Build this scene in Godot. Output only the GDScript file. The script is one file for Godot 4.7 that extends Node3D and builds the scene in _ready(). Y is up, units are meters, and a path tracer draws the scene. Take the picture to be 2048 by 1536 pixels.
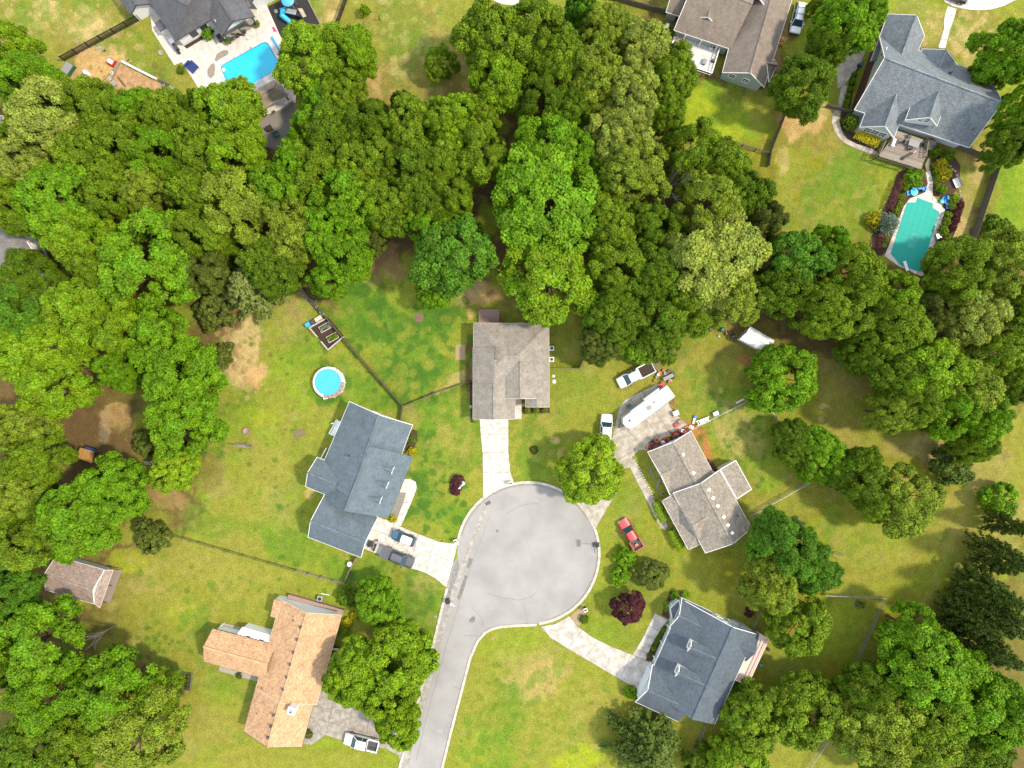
extends Node3D
# A suburban cul-de-sac among broadleaf woods, seen straight down from about 118 m.
const EYE := 118.0        # camera height
const FOC := 1416.0       # survey scale: 12 units of the site plan are one metre on the ground
var rng := RandomNumberGenerator.new()
var M := {}               # materials
var used := {}            # names taken at top level
var tex := {}

# site-plan point (plan units, height in metres) -> world
func P(x: float, y: float, h := 0.0) -> Vector3:
	var s := (EYE - h) / FOC
	return Vector3((x - 1024.0) * s, h, (y - 768.0) * s)

func rr(a: float, b: float) -> float:
	return rng.randf_range(a, b)

func lin(r: float, g: float, b: float) -> Color:
	return Color(r, g, b).linear_to_srgb()

func numbered(called: String) -> String:
	if not used.has(called):
		used[called] = 0
		return called
	used[called] += 1
	return "%s_%03d" % [called, used[called]]

func tag(o: Node, label := "", category := "", group := "", kind := "") -> Node:
	if label != "": o.set_meta("label", label)
	if category != "": o.set_meta("category", category)
	if group != "": o.set_meta("group", group)
	if kind != "": o.set_meta("kind", kind)
	return o

func thing(called: String, label: String, category: String, at := Vector3.ZERO, turn := 0.0, group := "") -> Node3D:
	var o := Node3D.new()
	o.name = numbered(called)
	add_child(o)
	o.position = at
	o.rotation.y = turn
	tag(o, label, category, group)
	return o

func struct(called: String, label: String, mb, m: Material) -> MeshInstance3D:
	var o: MeshInstance3D = MeshInstance3D.new()
	o.name = numbered(called)
	o.mesh = mb.mesh()
	o.material_override = m
	add_child(o)
	tag(o, label, "", "", "structure")
	return o

func part(called: String, mb, m: Material, parent: Node) -> MeshInstance3D:
	var o := MeshInstance3D.new()
	var n := called
	var k := 0
	while parent.has_node(n):
		k += 1
		n = "%s_%03d" % [called, k]
	o.name = n
	o.mesh = mb if mb is Mesh else mb.mesh()
	o.material_override = m
	parent.add_child(o, true)
	return o

func solo(called: String, label: String, category: String, mb, m: Material, group := "", at := Vector3.ZERO) -> MeshInstance3D:
	var o := MeshInstance3D.new()
	o.name = numbered(called)
	o.mesh = mb if mb is Mesh else mb.mesh()
	o.material_override = m
	add_child(o)
	o.position = at
	tag(o, label, category, group)
	return o

# a growing triangle mesh
class MB:
	var v := PackedVector3Array()
	var n := PackedVector3Array()
	var t := PackedVector2Array()
	var c := PackedColorArray()
	var i := PackedInt32Array()
	var col := Color.WHITE
	func quad4(a: Vector3, b: Vector3, d: Vector3, e: Vector3, nn: Vector3) -> void:
		var k := v.size()
		for p in [a, b, d, e]:
			v.append(p); n.append(nn); t.append(Vector2(p.x, p.z)); c.append(col)
		i.append_array(PackedInt32Array([k, k + 1, k + 2, k, k + 2, k + 3]))
	# a flat convex polygon; faces away from "from" (or up when from is null); u runs along the first edge
	func poly(pts: Array, from = null, tile := 4.0) -> void:
		var nn := Vector3.ZERO
		for q in range(1, pts.size() - 1):
			nn += (pts[q + 1] - pts[0]).cross(pts[q] - pts[0])
		if nn.length() < 1e-9: return
		nn = nn.normalized()
		var mid := Vector3.ZERO
		for p in pts: mid += p
		mid /= pts.size()
		var flip: bool = nn.y < 0.0 if from == null else nn.dot(mid - from) < 0.0
		var u: Vector3 = (pts[1] - pts[0]).normalized()
		if flip: nn = -nn
		var w := nn.cross(u)
		var k := v.size()
		for p in pts:
			v.append(p); n.append(nn); c.append(col)
			t.append(Vector2(p.dot(u), p.dot(w)) / tile)
		for q in range(1, pts.size() - 1):
			if flip: i.append_array(PackedInt32Array([k, k + q + 1, k + q]))
			else: i.append_array(PackedInt32Array([k, k + q, k + q + 1]))
	# box by transform (its axes may be of any length: half extents are size / 2)
	func box(x: Transform3D, s: Vector3) -> void:
		var h := s * 0.5
		var o := x.origin
		var f := [[0, 1, 3, 2], [4, 5, 7, 6], [0, 1, 5, 4], [2, 3, 7, 6], [0, 2, 6, 4], [1, 3, 7, 5]]
		var q := []
		for k in 8:
			q.append(x * Vector3(h.x if k & 1 else -h.x, h.y if k & 2 else -h.y, h.z if k & 4 else -h.z))
		for g in f: poly([q[g[0]], q[g[1]], q[g[2]], q[g[3]]], o)
	func bx(p: Vector3, s: Vector3, turn := 0.0) -> void:
		box(Transform3D(Basis(Vector3.UP, turn), p), s)
	# a bar between two points, w wide and hh high, centred on the line
	func bar(a: Vector3, b: Vector3, w: float, hh: float) -> void:
		var d := b - a
		var x := d.normalized()
		var z := x.cross(Vector3.UP)
		if z.length() < 0.01: z = Vector3.RIGHT
		z = z.normalized()
		box(Transform3D(Basis(x, z.cross(x), z), (a + b) * 0.5), Vector3(d.length(), hh, w))
	# polygon in plan (any outline) raised from y0 to y1
	func prism(pts: Array, y0: float, y1: float, sides := true) -> void:
		var p2 := PackedVector2Array()
		for p in pts: p2.append(Vector2(p.x, p.z))
		var tri := Geometry2D.triangulate_polygon(p2)
		var k := v.size()
		for p in p2:
			v.append(Vector3(p.x, y1, p.y)); n.append(Vector3.UP); t.append(p); c.append(col)
		for q in range(0, tri.size(), 3):
			var a := p2[tri[q]]; var b := p2[tri[q + 1]]; var d := p2[tri[q + 2]]
			var up := (b - a).cross(d - a) > 0.0
			i.append_array(PackedInt32Array([k + tri[q], k + tri[q + 1] if up else k + tri[q + 2], k + tri[q + 2] if up else k + tri[q + 1]]))
		if not sides or y1 - y0 < 0.001: return
		var cw := Geometry2D.is_polygon_clockwise(p2)
		for q in p2.size():
			var a := p2[q]; var b := p2[(q + 1) % p2.size()]
			var e := (b - a).normalized()
			var o := Vector3(-e.y, 0, e.x) if cw else Vector3(e.y, 0, -e.x)
			var m := Vector3((a.x + b.x) / 2, (y0 + y1) / 2, (a.y + b.y) / 2)
			poly([Vector3(a.x, y0, a.y), Vector3(b.x, y0, b.y), Vector3(b.x, y1, b.y), Vector3(a.x, y1, a.y)], m - o * 0.01)
	# tapered tube along points
	func tube(pts: Array, rad: Array, sides := 6) -> void:
		var k := v.size()
		for q in pts.size():
			var d: Vector3 = (pts[mini(q + 1, pts.size() - 1)] - pts[maxi(q - 1, 0)]).normalized()
			var s := d.cross(Vector3(0.3, 0.1, 1.0)).normalized()
			var w := d.cross(s)
			for j in sides:
				var a := TAU * j / sides
				var o := s * cos(a) + w * sin(a)
				v.append(pts[q] + o * rad[q]); n.append(o); t.append(Vector2(a, q)); c.append(col)
		for q in pts.size() - 1:
			for j in sides:
				var a := k + q * sides + j
				var b := k + q * sides + (j + 1) % sides
				i.append_array(PackedInt32Array([a, a + sides, b, b, a + sides, b + sides]))
	# lathe: profile of Vector2(radius, height)
	func lathe(at: Vector3, prof: Array, sides := 16) -> void:
		var k := v.size()
		for q in prof.size():
			var d: Vector2 = (prof[mini(q + 1, prof.size() - 1)] - prof[maxi(q - 1, 0)]).normalized()
			for j in sides:
				var a := TAU * j / sides
				v.append(at + Vector3(cos(a) * prof[q].x, prof[q].y, sin(a) * prof[q].x))
				n.append(Vector3(cos(a) * d.y, -d.x, sin(a) * d.y)); t.append(Vector2(a, q)); c.append(col)
		for q in prof.size() - 1:
			for j in sides:
				var a := k + q * sides + j
				var b := k + q * sides + (j + 1) % sides
				i.append_array(PackedInt32Array([a, b, a + sides, b, b + sides, a + sides]))
	func mesh() -> ArrayMesh:
		var m := ArrayMesh.new()
		var a := []
		a.resize(Mesh.ARRAY_MAX)
		a[Mesh.ARRAY_VERTEX] = v; a[Mesh.ARRAY_NORMAL] = n; a[Mesh.ARRAY_TEX_UV] = t; a[Mesh.ARRAY_COLOR] = c; a[Mesh.ARRAY_INDEX] = i
		m.add_surface_from_arrays(Mesh.PRIMITIVE_TRIANGLES, a)
		return m

func mat(key: String, c: Color, rough := 0.8, metal := 0.0) -> StandardMaterial3D:
	if M.has(key): return M[key]
	var m := StandardMaterial3D.new()
	m.resource_name = key
	m.albedo_color = c
	m.roughness = rough
	m.metallic = metal
	m.cull_mode = BaseMaterial3D.CULL_DISABLED
	M[key] = m
	return m

# grey noise picture: values between lo and hi
func noise_tex(key: String, w: int, h: int, freq: float, lo: Color, hi: Color, octaves := 4, kind := FastNoiseLite.TYPE_SIMPLEX_SMOOTH, mid := 0.5) -> ImageTexture:
	if tex.has(key): return tex[key]
	var f := FastNoiseLite.new()
	f.seed = key.hash() % 1000
	f.noise_type = kind
	f.frequency = freq
	f.fractal_octaves = octaves
	f.fractal_gain = 0.6
	var im := f.get_seamless_image(w, h) if w <= 512 else f.get_image(w, h)
	var d := im.get_data()
	var lut := []
	for k in 256:
		var x := clampf((k / 255.0 - mid) * 1.5 + 0.5, 0.0, 1.0)
		var c := lo.lerp(hi, x)
		lut.append([int(c.r * 255), int(c.g * 255), int(c.b * 255)])
	var o := PackedByteArray()
	o.resize(d.size() * 3)
	var q := 0
	for b in d:
		var l: Array = lut[b]
		o[q] = l[0]; o[q + 1] = l[1]; o[q + 2] = l[2]
		q += 3
	tex[key] = ImageTexture.create_from_image(Image.create_from_data(w, h, false, Image.FORMAT_RGB8, o))
	return tex[key]

func rough_stone(key: String, c: Color, tname: String, tile: float, rough := 0.9, bump := 0.0) -> StandardMaterial3D:
	var m := mat(key, c, rough)
	m.albedo_texture = tex[tname]
	m.uv1_triplanar = true
	m.uv1_world_triplanar = true
	m.uv1_scale = Vector3.ONE / tile
	return m

func shingle_tex(key: String, seed_: int, spread: float) -> ImageTexture:
	var im := Image.create(512, 512, false, Image.FORMAT_RGB8)
	var r := RandomNumberGenerator.new()
	r.seed = seed_
	for row in 32:
		var y := row * 16
		var x := -r.randi_range(0, 20)
		while x < 512:
			var w := r.randi_range(22, 48)
			var f := 1.0 - spread * r.randf()
			f = clampf(f - (0.35 * spread if r.randf() < 0.2 else 0.0), 0.0, 1.0)
			im.fill_rect(Rect2i(x, y, w, 16), Color(f, f * r.randf_range(0.97, 1.0), f * r.randf_range(0.96, 1.0)))
			x += w
		im.fill_rect(Rect2i(0, y + 13, 512, 3), Color(1.0 - spread * 0.95, 1.0 - spread * 0.95, 1.0 - spread * 0.93))
	tex[key] = ImageTexture.create_from_image(im)
	return tex[key]

func roof_mat(key: String, c: Color, tname: String) -> StandardMaterial3D:
	var m := mat(key, c, 0.92)
	m.albedo_texture = tex[tname]
	m.detail_enabled = true
	m.detail_albedo = tex["weather"]
	m.detail_blend_mode = BaseMaterial3D.BLEND_MODE_MUL
	m.detail_uv_layer = BaseMaterial3D.DETAIL_UV_2
	m.uv2_triplanar = true
	m.uv2_world_triplanar = true
	m.uv2_scale = Vector3.ONE * 0.11
	return m

func materials() -> void:
	noise_tex("weather", 256, 256, 0.02, Color(0.86, 0.855, 0.85), Color(1, 1, 1), 5)
	noise_tex("grit", 512, 512, 0.06, Color(0.84, 0.84, 0.84), Color(1, 1, 1), 5)
	noise_tex("stain", 512, 512, 0.012, Color(0.80, 0.78, 0.75), Color(1, 1, 1), 6)
	noise_tex("pebble", 256, 256, 0.2, Color(0.35, 0.33, 0.31), Color(1, 1, 1), 2)
	noise_tex("bark", 256, 256, 0.08, Color(0.5, 0.5, 0.5), Color(1, 1, 1), 4)
	shingle_tex("shingle_soft", 3, 0.15)
	shingle_tex("shingle_strong", 4, 0.22)
	roof_mat("roof_brown", lin(0.33, 0.305, 0.265), "shingle_soft")
	roof_mat("roof_taupe", lin(0.365, 0.33, 0.275), "shingle_strong")
	roof_mat("roof_umber", lin(0.26, 0.22, 0.185), "shingle_soft")
	roof_mat("roof_blue", lin(0.135, 0.185, 0.225), "shingle_soft")
	roof_mat("roof_slate", lin(0.23, 0.275, 0.31), "shingle_strong")
	roof_mat("roof_navy", lin(0.105, 0.14, 0.175), "shingle_soft")
	roof_mat("roof_charcoal", lin(0.125, 0.13, 0.15), "shingle_soft")
	roof_mat("roof_peach", lin(0.70, 0.44, 0.245), "shingle_strong")
	roof_mat("roof_shed", lin(0.44, 0.345, 0.30), "shingle_strong")
	roof_mat("roof_beige", lin(0.32, 0.27, 0.2), "shingle_soft")
	rough_stone("concrete_new", lin(0.60, 0.565, 0.53), "stain", 7.0)
	rough_stone("concrete_patio", lin(0.60, 0.55, 0.505), "weather", 6.0)
	rough_stone("concrete_old", lin(0.43, 0.395, 0.34), "stain", 9.0)
	rough_stone("concrete_grey", lin(0.33, 0.305, 0.275), "stain", 7.0)
	rough_stone("concrete_mid", lin(0.50, 0.475, 0.44), "stain", 11.0)
	noise_tex("mottle", 512, 512, 0.008, Color(0.90, 0.90, 0.905), Color(1, 1, 1), 6)
	rough_stone("asphalt", lin(0.345, 0.335, 0.325), "mottle", 34.0)
	M.asphalt.detail_enabled = true
	M.asphalt.detail_albedo = tex["grit"]
	M.asphalt.detail_blend_mode = BaseMaterial3D.BLEND_MODE_MUL
	M.asphalt.detail_uv_layer = BaseMaterial3D.DETAIL_UV_2
	M.asphalt.uv2_triplanar = true
	M.asphalt.uv2_world_triplanar = true
	M.asphalt.uv2_scale = Vector3.ONE * 0.35
	rough_stone("curb", lin(0.56, 0.52, 0.46), "stain", 5.0)
	rough_stone("gravel", lin(0.42, 0.40, 0.37), "pebble", 3.0)
	rough_stone("mulch", lin(0.085, 0.05, 0.036), "pebble", 2.0)
	rough_stone("rubber_mulch", lin(0.045, 0.043, 0.042), "pebble", 2.0)
	rough_stone("soil", lin(0.42, 0.26, 0.13), "stain", 6.0)
	rough_stone("bark", lin(0.13, 0.10, 0.075), "bark", 1.5)
	rough_stone("pale_bark", lin(0.36, 0.33, 0.29), "bark", 1.5)
	rough_stone("brick", lin(0.20, 0.075, 0.05), "pebble", 0.8)
	rough_stone("pink_brick", lin(0.66, 0.45, 0.38), "pebble", 0.8)
	rough_stone("old_wood", lin(0.22, 0.19, 0.155), "bark", 1.2)
	rough_stone("deck_wood", lin(0.40, 0.32, 0.26), "bark", 1.7)
	rough_stone("red_deck", lin(0.33, 0.21, 0.185), "weather", 2.0)
	rough_stone("brown_deck", lin(0.085, 0.038, 0.025), "bark", 1.0)
	rough_stone("new_wood", lin(0.62, 0.34, 0.10), "bark", 1.0)
	rough_stone("fence_wood", lin(0.25, 0.20, 0.14), "bark", 1.3)
	rough_stone("stone", lin(0.36, 0.33, 0.29), "stain", 1.0)
	mat("white", lin(0.80, 0.80, 0.79), 0.6)
	mat("siding_white", lin(0.74, 0.75, 0.76), 0.7)
	mat("siding_blue", lin(0.50, 0.56, 0.61), 0.7)
	mat("siding_pale", lin(0.60, 0.66, 0.70), 0.7)
	mat("siding_green", lin(0.36, 0.43, 0.40), 0.7)
	mat("siding_tan", lin(0.48, 0.42, 0.35), 0.75)
	mat("pink_deck", lin(0.66, 0.50, 0.44), 0.8)
	mat("black", lin(0.015, 0.015, 0.016), 0.6)
	mat("black_fence", lin(0.022, 0.02, 0.019), 0.7)
	mat("dark_grey", lin(0.05, 0.052, 0.055), 0.6)
	mat("grey", lin(0.22, 0.22, 0.22), 0.6)
	mat("steel", lin(0.5, 0.51, 0.52), 0.4, 0.7)
	mat("galvanised", lin(0.33, 0.36, 0.34), 0.45, 0.5)
	mat("glass_dark", lin(0.018, 0.05, 0.058), 0.12)
	mat("pane", lin(0.05, 0.075, 0.08), 0.1)
	mat("tyre", lin(0.018, 0.018, 0.018), 0.9)
	mat("rim", lin(0.4, 0.4, 0.42), 0.35, 0.8)
	mat("lamp_white", lin(0.75, 0.77, 0.78), 0.2)
	mat("lamp_red", lin(0.45, 0.02, 0.015), 0.25)
	mat("pool_cover", lin(0.006, 0.30, 0.245), 0.75)
	mat("pool_cover_dark", lin(0.005, 0.255, 0.207), 0.75)
	mat("blue_plastic", lin(0.03, 0.27, 0.62), 0.4)
	mat("cyan_plastic", lin(0.02, 0.36, 0.60), 0.4)
	mat("navy_cloth", lin(0.015, 0.035, 0.14), 0.9)
	mat("red", lin(0.48, 0.03, 0.025), 0.5)
	mat("orange", lin(0.70, 0.16, 0.02), 0.5)
	mat("yellow", lin(0.7, 0.48, 0.03), 0.5)
	mat("green_plastic", lin(0.015, 0.10, 0.06), 0.5)
	mat("pink", lin(0.62, 0.03, 0.16), 0.5)
	mat("terracotta", lin(0.36, 0.15, 0.08), 0.8)
	mat("white_metal", lin(0.72, 0.75, 0.77), 0.4, 0.1)
	rough_stone("plank_a", lin(0.43, 0.36, 0.30), "bark", 1.7)
	rough_stone("plank_b", lin(0.34, 0.275, 0.225), "bark", 1.3)
	rough_stone("plank_c", lin(0.53, 0.455, 0.385), "bark", 2.1)
	rough_stone("white_a", lin(0.68, 0.66, 0.64), "weather", 2.1)
	rough_stone("white_b", lin(0.60, 0.57, 0.55), "weather", 1.4)
	rough_stone("new_wood_b", lin(0.55, 0.28, 0.08), "bark", 0.9)
	roof_mat("roof_charcoal_light", lin(0.21, 0.205, 0.20), "shingle_soft")
	rough_stone("mulch_red", lin(0.13, 0.065, 0.045), "pebble", 2.0)
	rough_stone("terracotta_mulch", lin(0.34, 0.21, 0.15), "pebble", 1.6)
	rough_stone("straw", lin(0.62, 0.46, 0.27), "pebble", 2.2)
	rough_stone("straw_grey", lin(0.34, 0.27, 0.13), "pebble", 2.4)
	rough_stone("damp", lin(0.27, 0.235, 0.19), "weather", 2.0)
	rough_stone("yellow_wood", lin(0.50, 0.38, 0.08), "bark", 1.0)
	mat("pool_liner", lin(0.01, 0.17, 0.42), 0.4)
	mat("playset_blue", lin(0.06, 0.34, 0.60), 0.5)
	mat("cover_mark", lin(0.05, 0.33, 0.28), 0.8)

# ---------------------------------------------------------------- trees
# leaves: clumps on the ends of branches, branches spread over an uneven dome
func crown(seed_: int, R: float, y0: float, y1: float, macro_n: int, sub_n: int, leaf_n: int, leaf: float, tip := 0.0, droop := 0.0) -> ArrayMesh:
	var r := RandomNumberGenerator.new()
	r.seed = seed_
	var V := PackedVector3Array(); var N := PackedVector3Array(); var C := PackedColorArray(); var I := PackedInt32Array()
	var cy := lerpf(y0, y1, 0.42)
	var ry := y1 - cy
	var ctr := Vector3(0, cy, 0)
	var mp := []; var mr := []
	for k in macro_n:
		var ct := 1.0 - 1.42 * (k + 0.5) / macro_n
		var st := sqrt(1.0 - ct * ct)
		var a := k * 2.39996 + r.randf_range(-0.35, 0.35)
		var q := r.randf_range(0.48, 0.82)
		mp.append(ctr + Vector3(cos(a) * st * R, ct * ry * (1.0 if ct > 0 else 0.8), sin(a) * st * R) * q)
		mr.append(R * 0.34 * r.randf_range(0.75, 1.2))
	mp.append(ctr); mr.append(R * 0.5)
	for k in mp.size():
		for s in (sub_n if k < macro_n else 0):
			var out: Vector3 = (mp[k] - ctr).normalized()
			var d := (Vector3(r.randfn(), r.randfn(), r.randfn()).normalized() + out * 0.7 + Vector3(0, 0.25, 0)).normalized()
			var p: Vector3 = mp[k] + d * mr[k] * r.randf_range(0.7, 1.16)
			var hid := false
			for o in mp.size():
				if o != k and p.distance_to(mp[o]) < mr[o] * 0.72: hid = true; break
			if hid: continue
			var cr := R * 0.135 * r.randf_range(0.7, 1.35)
			var tone := r.randf_range(0.52, 0.95)
			var warm := r.randf_range(-0.10, 0.08)
			var co := (p - ctr).normalized()
			var n_l := int(leaf_n * cr * cr / (R * R * 0.0182))
			for l in n_l:
				var u := (Vector3(r.randfn(), r.randfn(), r.randfn()).normalized() + co * 0.55 + Vector3(0, 0.2, 0)).normalized()
				var c := p + u * Vector3(cr, cr * 0.8, cr) * r.randf_range(0.5, 1.1)
				c.y -= droop * r.randf() * cr
				var nn := (u * 0.6 + Vector3(r.randfn(), r.randfn() + 0.8, r.randfn()) * 0.6).normalized()
				var t := nn.cross(Vector3(r.randfn(), r.randfn(), r.randfn())).normalized()
				var b := nn.cross(t)
				var sz := leaf * r.randf_range(0.65, 1.2)
				t *= sz * 0.5; b *= sz * 0.34
				var f := minf(tone * r.randf_range(0.62, 1.12), 1.0)
				var tc := Color(f * (1.0 + warm), f, f * (1.0 - warm))
				if tip > 0.0 and r.randf() < tip: tc = Color(minf(f * 1.28, 1.0), minf(f * 1.14, 1.0), minf(f * 1.5, 1.0))
				var q := V.size()
				var fold := nn * sz * 0.08
				V.append(c - t); V.append(c + b - fold); V.append(c + t); V.append(c - b - fold)
				var sn := (nn * 0.85 + u * 0.35).normalized()
				for z in 4:
					N.append(sn); C.append(tc)
				I.append(q); I.append(q + 1); I.append(q + 2); I.append(q); I.append(q + 2); I.append(q + 3)
	return packed(V, N, C, I)

func packed(V, N, C, I) -> ArrayMesh:
	var m := ArrayMesh.new()
	var a := []
	a.resize(Mesh.ARRAY_MAX)
	a[Mesh.ARRAY_VERTEX] = V; a[Mesh.ARRAY_NORMAL] = N; a[Mesh.ARRAY_COLOR] = C; a[Mesh.ARRAY_INDEX] = I
	m.add_surface_from_arrays(Mesh.PRIMITIVE_TRIANGLES, a)
	return m

# needle tree: whorls of drooping boughs with tufts
func conifer(seed_: int, R: float, y0: float, y1: float, tiers: int, leaf: float, tuft_n: int) -> ArrayMesh:
	var r := RandomNumberGenerator.new()
	r.seed = seed_
	var V := PackedVector3Array(); var N := PackedVector3Array(); var C := PackedColorArray(); var I := PackedInt32Array()
	for k in tiers:
		var f := float(k) / tiers
		var y := lerpf(y0, y1, f)
		var reach := R * pow(1.0 - f, 0.75) + 0.25
		var nb := 5 + int(6 * (1.0 - f))
		for bno in nb:
			var a := TAU * bno / nb + k * 1.7 + r.randf_range(-0.3, 0.3)
			var dir := Vector3(cos(a), -0.12, sin(a))
			var len_ := reach * r.randf_range(0.75, 1.12)
			var steps := int(len_ / 0.55) + 1
			for s in steps:
				var w := (s + 0.6) / steps
				if w < 0.3 and f < 0.85: continue
				var p := Vector3(0, y, 0) + dir * len_ * w + Vector3(0, -0.35 * w * w * len_ * 0.4, 0)
				var tone := r.randf_range(0.62, 1.0)
				var cr := 0.5 * r.randf_range(0.7, 1.25) * (0.6 + 0.4 * len_ / R)
				for l in tuft_n:
					var u := (Vector3(r.randfn(), r.randfn(), r.randfn()).normalized() + dir * 0.5 + Vector3(0, 0.5, 0)).normalized()
					var c := p + u * cr * r.randf_range(0.2, 1.0)
					var t := (u + Vector3(r.randfn(), r.randfn(), r.randfn()) * 0.35).normalized()
					var b := t.cross(Vector3(r.randfn(), r.randfn(), r.randfn())).normalized()
					var nn := t.cross(b)
					if nn.dot(u + Vector3(0, 0.8, 0)) < 0: nn = -nn; b = -b
					var sz := leaf * r.randf_range(0.7, 1.2)
					t *= sz * 0.5; b *= sz * 0.22
					var ff := tone * r.randf_range(0.75, 1.0)
					var q := V.size()
					V.append(c - t); V.append(c + b); V.append(c + t); V.append(c - b)
					var sn := (nn * 0.6 + u * 0.6).normalized()
					for z in 4:
						N.append(sn); C.append(Color(ff, ff, ff))
					I.append(q); I.append(q + 1); I.append(q + 2); I.append(q); I.append(q + 2); I.append(q + 3)
	return packed(V, N, C, I)

func limbs(seed_: int, R: float, y0: float, y1: float, n: int, rad: float) -> ArrayMesh:
	var r := RandomNumberGenerator.new()
	r.seed = seed_
	var b := MB.new()
	var top := lerpf(y0, y1, 0.6)
	b.tube([Vector3(0, -0.1, 0), Vector3(0, 0.4, 0), Vector3(0.1, y0, 0.05), Vector3(0, top, 0.1)], [rad * 1.5, rad, rad * 0.8, rad * 0.25], 7)
	for k in n:
		var a := k * 2.4 + r.randf_range(-0.4, 0.4)
		var s := lerpf(y0 * 0.75, top * 0.9, float(k) / n)
		var e := Vector3(cos(a) * R * r.randf_range(0.6, 0.9), lerpf(s, y1, r.randf_range(0.35, 0.75)), sin(a) * R * r.randf_range(0.6, 0.9))
		var st := Vector3(0, s, 0)
		var m := st.lerp(e, 0.5) + Vector3(0, -0.06 * R, 0)
		b.tube([st, m, e], [rad * 0.45, rad * 0.28, rad * 0.06], 5)
		for j in 2:
			var e2 := m.lerp(e, 0.4) + Vector3(r.randfn(), absf(r.randfn()), r.randfn()) * R * 0.17
			b.tube([m, e2], [rad * 0.2, rad * 0.05], 4)
	return b.mesh()

func twigs(seed_: int, R: float, hh: float) -> ArrayMesh:      # a bare crown
	var r := RandomNumberGenerator.new()
	r.seed = seed_
	var b := MB.new()
	for k in 16:
		var a := k * 2.4 + r.randf_range(-0.3, 0.3)
		var st := Vector3(0, hh * r.randf_range(0.3, 0.7), 0)
		var e := Vector3(cos(a) * R * r.randf_range(0.5, 1.0), hh * r.randf_range(0.7, 1.0), sin(a) * R * r.randf_range(0.5, 1.0))
		b.tube([st, st.lerp(e, 0.5) + Vector3(0, -0.1, 0), e], [0.07, 0.05, 0.015], 4)
		for j in 5:
			var s2 := st.lerp(e, r.randf_range(0.35, 0.95))
			b.tube([s2, s2 + Vector3(cos(a) + r.randfn() * 0.7, 0.4 + r.randf(), sin(a) + r.randfn() * 0.7) * R * 0.22], [0.035, 0.01], 3)
	return b.mesh()

var arch := {}     # kind -> [crown mesh, limb mesh, R, height]
func leaf_mat(key: String, c: Color, through := 0.46) -> void:
	var m := mat(key, c, 0.48)
	m.vertex_color_use_as_albedo = true
	m.backlight_enabled = true
	m.backlight = Color(through, through, through * 0.45)
	m.metallic_specular = 0.24

func tree_kinds() -> void:
	leaf_mat("leaf_fresh", lin(0.160, 0.330, 0.008))
	leaf_mat("leaf_bright", lin(0.262, 0.415, 0.015))
	leaf_mat("leaf_pale_pine", lin(0.190, 0.235, 0.050), 0.15)
	leaf_mat("leaf_lime", lin(0.210, 0.362, 0.010))
	leaf_mat("leaf_oak", lin(0.182, 0.292, 0.012))
	leaf_mat("leaf_olive", lin(0.222, 0.318, 0.022))
	leaf_mat("leaf_pale", lin(0.300, 0.385, 0.050))
	leaf_mat("leaf_deep", lin(0.122, 0.216, 0.008))
	leaf_mat("leaf_blue", lin(0.109, 0.258, 0.015))
	leaf_mat("leaf_pine", lin(0.105, 0.160, 0.022), 0.15)
	leaf_mat("leaf_dull", lin(0.125, 0.165, 0.022), 0.15)
	leaf_mat("leaf_purple", lin(0.105, 0.030, 0.034), 0.15)
	leaf_mat("leaf_gold", lin(0.500, 0.440, 0.010))
	leaf_mat("leaf_silver", lin(0.240, 0.330, 0.235), 0.12)
	leaf_mat("leaf_shrub", lin(0.218, 0.336, 0.013))
	# kind: crown, trunk with limbs, radius, height
	for k in 4:      # big broadleaf trees with bold clumps
		arch["broad%d" % k] = [crown(100 + k, 6.0, 3.6, 13.0, 15 + k, 18, 165, 0.40), limbs(200 + k, 6.0, 3.6, 13.0, 8, 0.28), 6.0, 13.0]
	for k in 3:      # finer leaved oaks
		arch["fine%d" % k] = [crown(300 + k, 6.0, 3.4, 13.0, 20, 20, 165, 0.34, 0.0, 0.5), limbs(400 + k, 6.0, 3.4, 13.0, 8, 0.25), 6.0, 13.0]
	for k in 3:      # oaks in pale new growth
		arch["tassel%d" % k] = [crown(500 + k, 6.0, 3.6, 13.5, 18 + k, 18, 160, 0.36, 0.3), limbs(600 + k, 6.0, 3.6, 13.5, 8, 0.27), 6.0, 13.5]
	for k in 2:      # round garden trees
		arch["round%d" % k] = [crown(700 + k, 4.5, 1.6, 8.5, 20, 16, 150, 0.33), limbs(800 + k, 4.5, 1.6, 8.5, 6, 0.16), 4.5, 8.5]
	for k in 2:
		arch["shrub%d" % k] = [crown(900 + k, 1.5, 0.1, 2.2, 16, 12, 42, 0.2), limbs(910 + k, 1.5, 0.3, 2.2, 5, 0.05), 1.5, 2.2]
	for k in 2:
		arch["pine%d" % k] = [conifer(1000 + k, 4.2, 2.5, 15.0, 17, 0.55, 26), limbs(1010 + k, 1.0, 2.5, 15.0, 3, 0.24), 4.2, 15.0]
	arch["spruce"] = [conifer(1020, 2.6, 0.3, 4.6, 11, 0.36, 14), limbs(1021, 0.6, 0.3, 4.6, 2, 0.1), 2.6, 4.6]
	arch["bare"] = [twigs(1100, 4.0, 9.0), limbs(1101, 2.5, 3.0, 9.0, 5, 0.16), 4.0, 9.0]

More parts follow.
